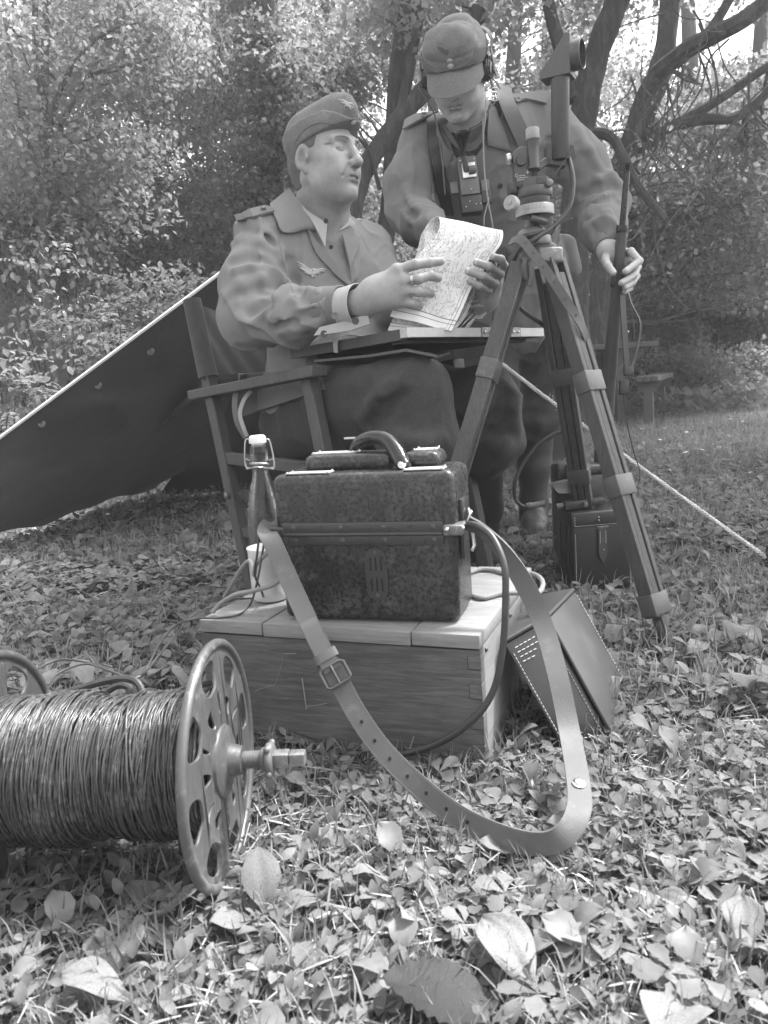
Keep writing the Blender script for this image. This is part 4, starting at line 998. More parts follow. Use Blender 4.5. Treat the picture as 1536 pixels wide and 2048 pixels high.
# collars, flaps, shoulder strap, buttons, seams: each laid on the cloth
def flap(rows, name, m, parent, th=.004, vol=None, offs=None):
    """rows of (px, py, lift) laid on a volume"""
    G = []
    for row in rows: G.append([on(vol, x, y, l) for x, y, l in row])
    G = np.array(G); a = []
    for r_ in G: a.append(spline(r_, 0, 4)[0])
    a = np.array(a); b = np.array([spline(a[:, i], 0, 4)[0] for i in range(a.shape[1])])
    return MB().sheet(b, th).build(name, m, parent)
nk = Vol(); nk.ops = [o for o in sj.ops if o[0] == '+'] + [('+', Cone(HW(0, -.028, -.05), sN, .064, .07), .03)]
flap([[(579, 377, .012), (540, 409, .006)], [(596, 402, .016), (553, 440, .008)], [(618, 432, .016), (568, 465, .008)], [(640, 452, .013), (612, 458, .009)], [(655, 462, .010), (648, 461, .008)]], 'collar', CLOTH_SMOCK, seated, .005, nk)
flap([[(583, 388, .006), (575, 392, .012)], [(612, 420, .010), (600, 410, .018)], [(636, 436, .012), (626, 447, .018)], [(654, 446, .012), (650, 494, .010)]], 'shirt_collar', CLOTH_SHIRT, seated, .004, nk)
flap([[(682, 428, .006), (690, 432, .010)], [(696, 440, .010), (710, 446, .012)], [(678, 462, .006), (706, 448, .012)]], 'shirt_collar', CLOTH_SHIRT, seated, .004, nk)
flap([[(616, 458, .006), (616, 456, .010)], [(632, 505, .004), (640, 492, .009)], [(668, 545, .004), (672, 530, .008)], [(701, 574, .003), (703, 566, .005)]], 'lapel', CLOTH_SMOCK, seated, .005, sj)
flap([[(684, 470, .014), (722, 474, .010)], [(692, 500, .010), (716, 488, .012)], [(700, 540, .006), (706, 528, .010)], [(703, 574, .003), (704, 570, .005)]], 'lapel', CLOTH_SMOCK, seated, .005, sj)

# cuffs
z_ = unit(sWr - sEr); cq = sEr * .27 + sWr * .73; sd = unit(np.cross(z_, CF))
MB().lathe([(.0440, -.030), (.0465, -.028), (.0470, 0), (.0462, .028), (.0440, .030), (.042, .028)], cq + z_ * .004, z_, 32).build('cuff_band', CLOTH_CUFF, seated)
q2 = cq + z_ * .034
b = MB(); b.lathe([(.0405, -.010), (.0425, -.006), (.0445, .020), (.0475, .043), (.0460, .044), (.0430, .020), (.0400, -.008)], q2 - UPV * .003, z_, 32); b.build('shirt_cuff', CLOTH_SHIRT, seated)
bt = MB()
def button(mb, p, n, r=.0075, t=.003):
    n = unit(n); mb.lathe([(r * .55, t * .6), (r * .62, t), (r * .95, t), (r, t * .4), (r * .9, 0)][::-1] + [(0, t * .6)], p, n, 14)
def facing(p, up=.0): return -unit(p - CO) + UPV * up
b1 = P(711, 642, 1.690); button(bt, b1, -CF + UPV * -.15, .0080)
bt.build('shirt_button', HORN, seated)
bt = MB(); button(bt, P(670, 632, 1.702), -CF, .0082); bt.build('cuff_button', CLOTH_CUFF, seated)
fl_ = np.array([[P(640, 655, 1.752), P(700, 640, 1.728), P(735, 628, 1.716)], [P(628, 672, 1.750), P(700, 662, 1.722), P(740, 648, 1.712)]])
MB().sheet(fl_, .004).build('cuff_placket', CLOTH_SHIRT, seated)
bt = MB(); button(bt, P(648, 668, 1.742), -CF, .0080); button(bt, P(652, 442, 1.905), facing(sN), .006); button(bt, P(662, 494, 1.885), facing(sN), .0055); bt.build('horn_button', HORN, seated)
# shoulder strap with dark piped end
G = np.array([[on(sj, x, y, .010) for x, y in r_] for r_ in ([(474, 432), (478, 440)], [(500, 419), (508, 434)], [(528, 412), (540, 425)], [(541, 414), (548, 423)])])
MB().sheet(G, .006).build('shoulder_strap', CLOTH_CUFF, seated)
G = np.array([[on(sj, x, y, .012) for x, y in r_] for r_ in ([(471, 431), (475, 443)], [(480, 428), (492, 439)])])
MB().sheet(G, .008).build('strap_loop', HORN, seated)
bt = MB(); button(bt, on(sj, 527, 417, .013), grad(sj, on(sj, 527, 417)), .007); bt.build('strap_button', BUTTON, seated)
# embroidered bird on the breast: two swept wings and a tail
def eagle(vol, cx, cy, sc, m, parent, rot=0.0, name='breast_emblem'):
    c_, s_ = math.cos(rot), math.sin(rot); mb = MB()
    def pt(x, y, l=.0022): return on(vol, cx + (x * c_ - y * s_) * sc, cy + (x * s_ + y * c_) * sc, l)
    for feather in ([(0, 0), (-10, -3), (-22, -10), (-34, -15)], [(0, 2), (-10, 1), (-22, -5), (-32, -9)], [(-1, 5), (-9, 5), (-20, 0), (-28, -3)], [(-1, 7), (-8, 8), (-16, 5)],
                    [(2, 0), (12, -3), (22, -6), (31, -5)], [(2, 2), (12, 1), (21, -2), (29, -1)], [(2, 5), (10, 5), (18, 3)], [(0, 2), (2, 8), (6, 14)], [(2, 3), (6, 8), (10, 13)], [(-2, 4), (0, 9), (3, 15)], [(1, -1), (4, -4), (7, -4)]):
        mb.tube(np.array([pt(*q) for q in feather]), [.0030 * sc] + [.0026 * sc] * (len(feather) - 2) + [.0012 * sc], 6, sub=4)
    mb.build(name, m, parent)
eagle(sj, 624, 541, .92, THREAD, seated, .12)
# seams
sm_ = MB()
line_on(sj, [(548, 430), (556, 470), (566, 520), (578, 560), (590, 592)], .0016, .0, mb=sm_); line_on(sj, [(620, 462), (638, 505), (668, 545), (700, 573)], .0014, .006, mb=sm_)
sm_.build('seam', CLOTH_SMOCK, seated)

# ---- side cap
cv = Vol()
cv.add(Ell(HW(0, -.013, .048), A3(.083, .106, .082) * SS, sHR), .02)
cv.add(Cone(HW(0, .074, .117), HW(0, -.075, .086), .013, .018), .070)
cv.add(Ell(HW(0, .062, .100), A3(.022, .040, .040), sHR), .045)
def cap_cut(p):
    q = (p - sT) @ sHR / SS
    return (.0 + .030 + .36 * q[:, 1] + 1.2 * np.abs(q[:, 1] - .0) * 0 - .9 * np.maximum(-q[:, 1] - .02, 0) * .3 - q[:, 2]) * SS
cv2 = Vol(); cv2.ops = list(cv.ops)
cv.sub(Fn(lambda p: -cap_cut(p), HW(0, 0, .05), .3), .004)
cv.disp(lambda p: .0016 * wv2(p), HW(0, 0, .08), .3, .002)
cap = vol_obj('side_cap', cv, .0032, CLOTH_CAP, seated, 1)
cf = Vol(); base_f = cv2
cf.add(Fn(lambda p: base_f.field(p) - .0045, HW(0, 0, .05), .17), .001)
def flap_cut(p):
    q = (p - sT) @ sHR / SS
    top = .092 + .24 * q[:, 1] - 3.2 * np.maximum(q[:, 1] - .045, 0) ** 1.4 * .55 + .0
    return (q[:, 2] - top) * SS
cf.sub(Fn(lambda p: -cap_cut(p) - .001, HW(0, 0, .05), .3), .003); cf.sub(Fn(lambda p: -flap_cut(p), HW(0, 0, .05), .3), .003)
cf.disp(lambda p: .0012 * wv2(p), HW(0, 0, .08), .3, .002)
vol_obj('cap_flap', cf, .003, CLOTH_CAP, cap, 1)
allc = Vol(); allc.ops = [('+', Fn(lambda p: np.minimum(cv.field(p), cf.field(p)), HW(0, 0, .05), .2), 0)]
ck = MB(); q = on(allc, 706, 242, .0); n_ = grad(allc, q)
ck.lathe([(.0085, 0), (.0088, .002), (.0075, .003)], q, n_, 20); ck.lathe([(.0060, .003), (.0062, .0042), (.005, .0046)], q, n_, 20); ck.build('cockade', m_plain('dark_enamel', .05, .3, 0, .1), cap)
MB().lathe([(.0055, .0046), (.0066, .0030), (.0072, .0034), (.0060, .0052)], q, n_, 20).build('cockade_ring', THREAD, cap)
MB().ball(q + n_ * .0045, (.0032,) * 3, 10).build('cockade_centre', THREAD, cap)
def cap_bird(cx, cy, sc, m, parent, vol):
    mb = MB()
    for f in ([(0, 0), (-10, -6), (-20, -8)], [(0, 3), (-9, -1), (-17, -3)], [(0, 5), (-8, 4)], [(0, 0), (6, 0), (10, 4)], [(1, 4), (6, 6), (9, 9)], [(0, 4), (3, 9), (6, 12)]):
        mb.tube(np.array([on(vol, cx + x * sc, cy + y * sc, .001) for x, y in f]), [.0026, .0022, .001][:len(f)] if len(f) == 3 else [.0026, .0012], 6)
    mb.build('cap_emblem', m, parent)
cap_bird(697, 207, 1.0, THREAD, cap, allc)
sm_ = MB(); line_on(allc, [(590, 284), (606, 262), (632, 247), (660, 247), (690, 258), (716, 276)], .0012, .0005, mb=sm_); sm_.build('cap_seam', CLOTH_CAP, cap)

# ---- trousers and boots
st = Vol()
st.add(Ell(sS + UPV * -.01, (.185, .14, .125), TF), .05)
fw = unit((sKr - sHr) * A3(1, 1, 0)); fl2 = unit((Z(1092, 1152, .03) - sAl) * A3(1, 1, 0))
for h, k_, a, f_ in ((sHr, sKr, sAr, fw), (sHl, sKl, sAl, fl2)):
    st.chain([h + UPV * .01, h * .4 + k_ * .6, k_ + f_ * .005 - UPV * .01], [.100, .096, .082], .05)
    st.chain([k_ - UPV * .02, k_ * .72 + a * .28 + f_ * .012, k_ * .60 + a * .40 + f_ * .006], [.080, .082, .064], .05)
    st.chain([k_ * .62 + a * .38, a], [.055, .042], .02)
    st.add(Torus(k_ * .60 + a * .40, .055, .020, np.eye(3)), .03)
base = Vol(); base.ops = list(st.ops)
ridge(st, [(728, 838), (752, 812), (790, 775), (822, 740)], .012, .03, -.006, base); ridge(st, [(880, 880), (850, 890), (800, 880), (745, 860)], .013, .03, -.006, base)
groove(st, [(742, 850), (765, 820), (800, 790)], .010, .03, .005, base); ridge(st, [(960, 872), (1000, 892), (1034, 888)], .014, .03, -.006, base); ridge(st, [(1005, 750), (1020, 810), (1030, 860)], .012, .03, -.006, base); groove(st, [(960, 850), (990, 830), (1010, 790)], .010, .03, .005, base)
ridge(st, [(620, 800), (680, 770), (740, 760)], .014, .03, -.006, base)
st.disp(lambda p, f=waves(21, 6, 8), g=creases(22, 4.5, np.diag([1, 1, .6])): .005 * f(p) + .0012 * wv2(p) + .010 * g(p), sS, .9, .015)
vol_obj('trousers', st, .0055, CLOTH_WOOL, seated, 1)
for k_, a, f_ in ((sKr, sAr, fw), (sKl, sAl, fl2)):
    bo = Vol(); bo.chain([k_ * .62 + a * .38, k_ * .25 + a * .75, a], [.060, .060, .048], .02)
    a = A3(a[0], a[1], .09)
    bo.chain([a - UPV * .035, a + f_ * .09 - UPV * .045, a + f_ * .175 - UPV * .055], [.043, .040, .033], .03)
    bo.add(RBox(a + f_ * .06 - UPV * .078, (.042, .135, .014), .01, np.stack([np.cross(f_, UPV), f_, UPV], 1)), .008)
    vol_obj('boot', bo, .005, BOOT, seated, 1)
# skirt of the smock with its pale turned lining
sk_v = Vol(); sk_v.ops = [o for o in sj.ops if o[0] == '+'] + [o for o in st.ops if o[0] == '+']
G = patch(sk_v, [(478, 748), (640, 738), (650, 778), (476, 836)], 14, 6, .004, .006); G.build('smock_hem', CLOTH_CUFF, seated)
MB().strap([P(502, 782, 1.985), P(488, 800, 1.975), P(480, 828, 1.97), P(488, 858, 1.965), P(494, 872, 1.97)], CR, .010, .004).build('turned_lining', CLOTH_SHIRT, seated)
MB().strap([P(478, 770, 2.0), P(470, 800, 1.99), P(474, 842, 1.98), P(492, 876, 1.98)], CR, .014, .005).build('smock_edge', CLOTH_CUFF, seated)
# ================================================================ the standing man
CLOTH_SMOCK2 = m_cloth('faded_smock', .155, .11, (1, 1, .12), 900, .95, .3, .3, 7)
CLOTH_CAP2 = m_cloth('field_cap_wool', .15, .12, (1, 1, 1), 700, 1.0, .5, .5, 12, .08, .15)
LEATHER_BLK = m_leather('black_strap_leather', .030, .38, .8, 240, .2, 20)
BAKELITE = m_plain('black_bakelite', .018, .16, 0, .2, 40, .03)
GREY_METAL = m_worn('grey_painted_metal', .115, .22, .6, 70, .4)
CABLE = m_plain('rubber_cable', .040, .45, 0, .3, 60, .1)
CABLE_L = m_plain('pale_cloth_cable', .22, .8, 0, .25, 300, .3)

tF = unit(A3(-.22, -.97, 0)); tR = A3(tF[1], -tF[0], 0)
tT = P(914, 143, 2.33); tHR = hframe((-.30, -.74, -.60), (-.20, -.60, .76))
tN = P(950, 262, 2.47)
tSr, tSl = P(834, 292, 2.47), P(1092, 240, 2.50)
tEr, tWr = P(820, 425, 2.40), P(868, 466, 2.20)
tEl, tWl = P(1205, 402, 2.46), P(1217, 500, 2.27)
tS = P(1015, 545, 2.70)
tHr, tHl = tS + tR * .09, tS - tR * .09
tKr, tAr = P(978, 775, 2.62), Z(962, 1022, .10)
tKl, tAl = P(1074, 770, 2.72), P(1066, 1004, 2.79)
tM = (tSr + tSl) / 2
tUp = unit(tM - tS); tX = unit(tSr - tSl); tX = unit(tX - tUp * (tX @ tUp)); tFw = np.cross(tUp, tX)
TB = np.stack([tX, tFw, tUp], 1)

sb = Vol(); TS = .90
head_ops(sb, tT, tHR, dict(flesh=.05, jaw=.92, nl=0, nose=.6, s=TS))
TW = lambda x, y, z: tT + tHR @ (A3(x, y, z) * TS)
sb.add(Cone(TW(0, -.035, -.05), tN + tF * .01, .055, .060), .03)
sb.add(Cone(tN, tM - tUp * .08, .065, .10), .05); sb.add(Cone(tSr * .9 + tM * .1, tSl * .9 + tM * .1, .05, .05), .04)
sb.add(Ell(tM * .6 + tS * .4, (.15, .09, .24), TB), .05); sb.add(Ell(tS, (.15, .11, .13), TB), .05)
sb.chain([tSr * .92 + tM * .08, tEr, tWr], [.050, .041, .029], .03)
sb.chain([tSl * .92 + tM * .08, tEl, tWl], [.050, .041, .030], .03)
for h, k, a, toe in ((tHr, tKr, tAr, tAr + A3(-.02, -.15, -.06)), (tHl, tKl, tAl, Z(1070, 1058, .03))):
    sb.chain([h, k, a], [.08, .055, .042], .04); sb.add(Cone(a - UPV * .03, toe, .036, .026), .02)
# left hand round the rifle's fore-end: thumb to the left, fingers from behind on the right
hk = [P(1250, 508, 2.262), P(1262, 522, 2.262), P(1263, 541, 2.264), P(1258, 556, 2.266)]
sb.chain([tWl, P(1228, 512, 2.275), hk[1]], [.030, .028, .015], .02); sb.add(Cone(P(1226, 520, 2.276), hk[3], .027, .012), .02); sb.add(Cone(P(1228, 508, 2.275), hk[0], .024, .012), .02)
for (a, c1, c2, tip, r_) in ((hk[0], (1262, 503, 2.225), (1279, 522, 2.200), (1251, 543, 2.172), .0112), (hk[1], (1275, 534, 2.225), (1268, 551, 2.195), (1243, 566, 2.170), .0110),
                             (hk[2], (1273, 552, 2.228), (1265, 565, 2.205), (1250, 575, 2.180), .0104), (hk[3], (1262, 566, 2.235), (1260, 577, 2.215), (1249, 584, 2.195), .0092)):
    finger(sb, [a, P(*c1), P(*c2), P(*tip)], r_, .0025)
finger(sb, [P(1214, 510, 2.262), P(1211, 520, 2.225), P(1216, 532, 2.195), P(1226, 545, 2.180)], .0118)
# right hand behind the map
q_ = [P(868 + 14 * i, 480 - 2 * i, 2.13 - .01 * i) for i in range(4)]
sb.chain([tWr, P(885, 478, 2.14)], [.029, .030], .02)
for i in range(4): finger(sb, [P(885, 478, 2.14), P(900 + 7 * i, 470 + 8 * i, 2.08), P(905 + 6 * i, 480 + 8 * i, 2.04)], .0105)
standing = vol_obj('person', sb, .0023, SKIN2, None, 1, lambda V: head_tone(V, tT, tHR, TS) * .8)
tag(standing, 'standing man in peaked field cap and headphones leaning over, one hand on the rifle', 'person')
nl = MB(); nails(nl, [(P(1226, 545, 2.180), P(1226, 545, 2.18) - P(1216, 532, 2.195), -CF, .0088)]); nl.build('fingernails', bpy.data.materials['nail'], standing)
hair_cap('hair', tT, tHR, TS, HAIR, standing, .003, lambda q: np.minimum(np.maximum(q[:, 1] - .030 - .25 * (q[:, 2] - .03), .010 - q[:, 2]), np.maximum(q[:, 1] + .014, -.078 - q[:, 2])))
brows(tT, tHR, TS, standing, BROW)

# ---- smock
sj = Vol()
sj.add(Cone(tSr * .88 + tM * .12, tSl * .88 + tM * .12, .062, .062), .04)
sj.add(Cone(tN - UPV * .04, tM - tUp * .04, .075, .10), .06)
sj.add(Ell(tM * .70 + tS * .30 + tFw * .03, (.185, .118, .21), TB), .06)
sj.add(Ell(tM * .25 + tS * .75 + tFw * .03, (.165, .125, .17), TB), .06)
hemC = tS * .66 + (tKr + tKl) / 2 * .34
sj.add(Cone(tS + A3(0, 0, .03), hemC, .165, .170), .05); sj.add(Cone(tHr, tHr * .6 + tKr * .4, .105, .110), .05); sj.add(Cone(tHl, tHl * .6 + tKl * .4, .105, .110), .05)
sj.chain([tSr * .94 + tM * .06, tSr * .45 + tEr * .55 + tX * .015, tEr], [.061, .061, .058], .04)
sj.chain([tEr, tEr * .5 + tWr * .5, tEr * .12 + tWr * .88], [.059, .054, .043], .03)
sj.chain([tSl * .95 + tM * .05, tSl * .45 + tEl * .55 + CR * .012, tEl + CR * .004], [.066, .069, .065], .04)
sj.chain([tEl, tEl * .45 + tWl * .55 - CR * .012, tEl * .14 + tWl * .86], [.070, .060, .043], .03)
sj.add(Cone(P(1128, 492, 2.66), P(1142, 538, 2.66), .040, .034), .012)
base = Vol(); base.ops = list(sj.ops)
for pts, r_ in (([(1160, 372), (1195, 360), (1222, 352), (1236, 372)], .016), ([(1185, 408), (1210, 395), (1232, 400)], .013), ([(1140, 400), (1170, 392), (1205, 384)], .011), ([(1160, 430), (1182, 455), (1188, 480)], .011),
                ([(1150, 260), (1175, 300), (1200, 340)], .012), ([(1215, 425), (1222, 450), (1220, 475)], .010), ([(818, 300), (822, 350), (816, 400)], .010), ([(808, 380), (822, 400), (836, 420)], .012),
                ([(806, 422), (822, 440), (848, 452)], .012), ([(1020, 500), (1030, 560), (1020, 640)], .010), ([(1060, 520), (1075, 600), (1070, 660)], .010), ([(985, 420), (1010, 400), (1050, 390)], .010), ([(1000, 330), (1040, 300), (1080, 290)], .008)):
    ridge(sj, pts, r_ * .72, .017, -r_ * .15, base)
for pts, r_ in (([(1165, 392), (1200, 375), (1228, 372)], .012), ([(1170, 412), (1200, 402), (1228, 392)], .009), ([(1176, 440), (1196, 470)], .009), ([(805, 410), (830, 436)], .009), ([(1108, 262), (1112, 320), (1118, 370)], .006)):
    groove(sj, pts, r_ * .85, .018, r_ * .35, base)
wv1, wv2 = waves(31, 8, 9, np.diag([1, 1, .5])), waves(32, 22, 9)
cr3, cr4 = creases(34, 4.0, np.diag([1, 1, .6]), 7), creases(35, 9, np.diag([1, 1, .6]), 7)
sj.disp(lambda p: .0032 * wv1(p) + .0010 * wv2(p) + .0090 * cr3(p) + .0030 * cr4(p), tM * .5 + tS * .5, .8, .009)
# gathered at the belt
bel = tM * .22 + tS * .78
sj.disp(lambda p: -.010 * np.exp(-(((p - bel) @ tUp) / .028) ** 2), bel, .3, .010)
# open neck
def neck_cut(p):
    zc = (p - CO) @ CF; x = ((p - CO) @ CR) / zc * FPX + 768; y = 1024 - ((p - CO) @ CU) / zc * FPX
    def edge(x0, y0, x1, y1): n = math.hypot(x1 - x0, y1 - y0); return ((x - x0) * (y1 - y0) - (y - y0) * (x1 - x0)) / n
    m = np.maximum(-edge(880, 240, 925, 345), edge(1000, 235, 932, 345)) * zc / FPX
    return np.maximum(m, .03 - ((p - tM) @ tFw))
sj.sub(Fn(neck_cut, tM + tFw * .1, .3), .004)
smock2 = vol_obj('smock', sj, .0040, CLOTH_SMOCK2, standing, 1)
sh = Vol(); sh.add(Cone(tN + UPV * .005, tM - tUp * .04, .067, .09), .06); sh.add(Ell(tM * .70 + tS * .30 + tFw * .022, (.17, .115, .20), TB), .06)
CLOTH_TUNIC = m_cloth('tunic_wool', .11, .15, (1, 1, 1), 800, 1, .5, .5, 9)
vol_obj('tunic', sh, .006, CLOTH_TUNIC, standing, 1)
nk = Vol(); nk.ops = [o for o in base.ops if o[0] == '+'] + [('+', Cone(TW(0, -.035, -.05), tN + tF * .01, .057, .066), .03)]
flap([[(887, 248, .004), (885, 252, .008)], [(905, 268, .006), (898, 278, .010)], [(930, 286, .007), (920, 300, .010)], [(950, 282, .006), (948, 300, .010)], [(966, 262, .004), (972, 275, .010)]], 'tunic_collar', CLOTH_TUNIC, standing, .004, nk)
flap([[(978, 210, .010), (990, 215, .008)], [(976, 245, .018), (1010, 268, .010)], [(975, 272, .016), (1020, 296, .009)], [(976, 290, .010), (1028, 304, .008)]], 'collar', CLOTH_SMOCK2, standing, .005, nk)
flap([[(870, 226, .010), (858, 232, .008)], [(876, 255, .014), (862, 272, .009)], [(890, 290, .012), (878, 322, .008)], [(905, 305, .008), (896, 336, .006)]], 'collar', CLOTH_SMOCK2, standing, .005, nk)
bt = MB(); button(bt, on(nk, 936, 267, .010), -CF, .008); bt.build('hook_disc', HORN, standing)
# shoulder straps and their buttons
for pts, bp in (([(866, 224), (846, 230), (826, 239), (808, 250)], (848, 231)), ([(1026, 196), (1050, 192), (1076, 192), (1096, 196)], (1036, 200))):
    strap_on(base, pts, .046, .006, .012, 4, y0=1.9).build('shoulder_strap', CLOTH_SMOCK2, standing)
    q = on(base, bp[0], bp[1], .018, y0=1.9); bt = MB(); button(bt, q, grad(base, q) - CF, .0095, .004); bt.build('strap_button', BUTTON, standing)
# leather harness straps, belt with its buckle, pocket
mbs = MB(); strap_on(nk, [(1003, 172), (1018, 215), (1036, 255), (1052, 290), (1064, 330)], .052, .004, .024, 6, mb=mbs); mbs.build('harness_strap', LEATHER_BLK, standing)
mbs = MB(); strap_on(nk, [(866, 228), (868, 270), (874, 320), (886, 380), (896, 430)], .040, .004, .014, 6, mb=mbs); mbs.build('harness_strap', LEATHER_BLK, standing)
mbs = MB(); pts = [bel + tX * (.182 * math.cos(t)) + tFw * (.148 * math.sin(t) + .012) for t in np.linspace(-.4, math.pi + .4, 18)]
mbs.strap(pts, np.repeat((tUp + UPV * .25)[None], len(pts), 0), .046, .004, 2).build('belt', LEATHER_BLK, standing)
q = bel + tFw * .165 + tX * .0; mbs = MB(); mbs.box((0, 0, 0), (.062, .048, .006), M=axes(q, tX, unit(tUp + UPV * .25), tFw), bev=.003)
mbs.build('belt_buckle', GREY_METAL, standing)
eagle(base, 900, 368, .72, CLOTH_TUNIC, standing, .1)
sm_ = MB(); line_on(nk, [(1092, 215), (1096, 260), (1100, 320), (1104, 370)], .0018, .001, mb=sm_); line_on(nk, [(846, 262), (842, 310), (850, 360)], .0018, .001, mb=sm_); line_on(nk, [(925, 345), (932, 400), (938, 440)], .0018, .001, mb=sm_); sm_.build('seam', CLOTH_SMOCK2, standing)
bt = MB()
for x_, y_ in ((928, 392), (1000, 372), (950, 470)):
    q = on(base, x_, y_, .004, y0=1.9); button(bt, q, grad(base, q), .008)
tag(bt.build('smock_button', HORN, standing), kind='stuff')
z_ = unit(tWl - tEl); MB().lathe([(.030, -.034), (.0405, -.032), (.0425, -.028), (.0415, .024), (.0395, .028), (.030, .0285)], tEl * .12 + tWl * .88, z_, 28).build('cuff_band', CLOTH_SMOCK2, standing)
z_ = unit(tWr - tEr); MB().lathe([(.030, -.034), (.0405, -.032), (.0425, -.028), (.0415, .024), (.0395, .028), (.030, .0285)], tEr * .10 + tWr * .90, z_, 28).build('cuff_band', CLOTH_SMOCK2, standing)

# ---- peaked field cap
cv = Vol()
cv.add(Ell(TW(0, -.012, .048), A3(.089, .110, .080) * TS, tHR), .01)
cv.add(Cone(TW(0, .026, .084), TW(0, -.044, .078), .072 * TS, .064 * TS, ), .05)
cv.add(Cone(TW(-.040, .060, .096), TW(.040, .060, .092), .028, .026), .04)
def cap_cut2(p):
    q = (p - tT) @ tHR / TS; return .014 + .22 * q[:, 1] - .25 * np.maximum(-q[:, 1], 0) - q[:, 2]
cv.sub(Fn(lambda p: -cap_cut2(p), TW(0, 0, .05), .3), .004)
cv.sub(Cone(TW(-.05, .02, .160), TW(.045, .0, .156), .018, .016), .04)
cv.sub(Cone(TW(-.085, .045, .105), TW(-.078, -.03, .112), .006, .006), .012)
cv.disp(lambda p, f=waves(41, 8, 9), g=creases(43, 7, None, 6): .0045 * f(p) - .004 * g(p) + .002 * wv2(p), TW(0, 0, .08), .3, .005)
cap2 = vol_obj('field_cap', cv, .0032, CLOTH_CAP2, standing, 1)
cf = Vol(); base_f2 = Vol(); base_f2.ops = [('+', Ell(TW(0, -.012, .048), A3(.089, .110, .080) * TS, tHR), .01), ('+', Cone(TW(0, .030, .084), TW(0, -.040, .082), .066, .060), .05)]
cf.add(Fn(lambda p: base_f2.field(p) - .006, TW(0, 0, .05), .17), .001)
def flap_cut2(p):
    q = (p - tT) @ tHR / TS; return q[:, 2] - (.062 + .22 * q[:, 1] + .42 * np.abs(q[:, 0]) * 0 - .9 * np.maximum(q[:, 1] - .06, 0) + .30 * np.maximum(-q[:, 1], 0))
cf.sub(Fn(lambda p: -cap_cut2(p) - .001, TW(0, 0, .05), .3), .003); cf.sub(Fn(lambda p: -flap_cut2(p), TW(0, 0, .05), .3), .003)
cf.disp(lambda p, f=waves(42, 10, 9): .002 * f(p), TW(0, 0, .08), .3, .002)
vol_obj('cap_flap', cf, .003, m_cloth('cap_wool_shaded_tone', .10, .12, (1, 1, 1), 700, 1.0, .5, .5, 12, .08, .15), cap2, 1)  # same wool as the cap; the shade on the band is put into its colour
# peak: curved, reaching forward and down
G = []
for i, u in enumerate(np.linspace(-1.12, 1.12, 21)):
    a = u * math.pi / 2 * .92; row = []
    for t in np.linspace(0, 1, 7):
        x = math.sin(a) * (.087 + .004 * t); y = -.012 + math.cos(a) * .108 + t * .052 * max(0, math.cos(a)) ** .55
        z = .0185 + .22 * y * (1 - t) + t * .22 * .09 - 1.02 * t * .060 * max(0, math.cos(a)) ** .5 - .14 * (x / .083) ** 2 * t * .12 + .004 * math.sin(t * math.pi)
        row.append(TW(x, y, z))
    G.append(row)
MB().sheet(np.array(G), .005).build('cap_peak', CLOTH_CAP2, cap2)
allc = Vol(); allc.ops = [('+', Fn(lambda p: np.minimum(cv.field(p), cf.field(p)), TW(0, 0, .05), .2), 0)]
for bx, by in ((899, 121), (901, 132)):
    q = on(allc, bx, by, .001, y0=1.8); bt = MB(); n_ = grad(allc, q); bt.lathe([(.0075, 0), (.0085, .002), (.006, .0045), (0, .0055)], q, n_, 14); bt.build('cap_button', m_plain('dull_alloy', .42, .45, .3, .15), cap2)
cap_bird(890, 100, .8, THREAD if False else CLOTH_TUNIC, cap2, allc)

# ---- trousers, boots
st = Vol()
st.add(Ell(tS - UPV * .03, (.165, .125, .14), TB), .05)
for h, k_, a in ((tHr, tKr, tAr), (tHl, tKl, tAl)):
    st.chain([h, h * .4 + k_ * .6, k_], [.105, .098, .088], .05)
    st.chain([k_, k_ * .76 + a * .24, k_ * .66 + a * .34], [.086, .092, .070], .05)
    st.add(Torus(k_ * .66 + a * .34, .058, .024, np.eye(3)), .03)
base3 = Vol(); base3.ops = list(st.ops)
ridge(st, [(1045, 838), (1080, 850), (1115, 842)], .013, .03, -.006, base3); ridge(st, [(1035, 800), (1070, 770), (1095, 745)], .012, .03, -.006, base3)
st.disp(lambda p, f=waves(51, 6, 8), g=creases(52, 4.5, np.diag([1, 1, .6])): .006 * f(p) + .0012 * wv2(p) + .010 * g(p), (tKr + tKl) / 2, .9, .012)
vol_obj('trousers', st, .006, CLOTH_WOOL, standing, 1)
BOOT2 = m_leather('tall_boot_leather', .050, .45, .7, 200, .25, 9)
for k_, a, toe in ((tKr, tAr, tAr + A3(-.03, -.2, -.05)), (tKl, tAl, Z(1072, 1058, .045))):
    f_ = unit((toe - a) * A3(1, 1, 0)); top = k_ * .66 + a * .34
    bo = Vol(); bo.chain([top + UPV * .03, top * .5 + a * .5, a], [.066, .060, .048], .02)
    hb = A3(a[0], a[1], .05)
    bo.chain([a, hb - f_ * .012, hb + f_ * .08 - UPV * .006, hb + f_ * .165 - UPV * .012], [.048, .044, .044, .036], .03)
    bo.add(RBox(hb + f_ * .07 - UPV * .038, (.044, .145, .014), .01, np.stack([np.cross(f_, UPV), f_, UPV], 1)), .008)

    bo.disp(lambda p, f=waves(61, 10, 9): .0022 * f(p), (tAr + tAl) / 2, .6, .003)
    vol_obj('boot', bo, .005, BOOT2, standing, 1)

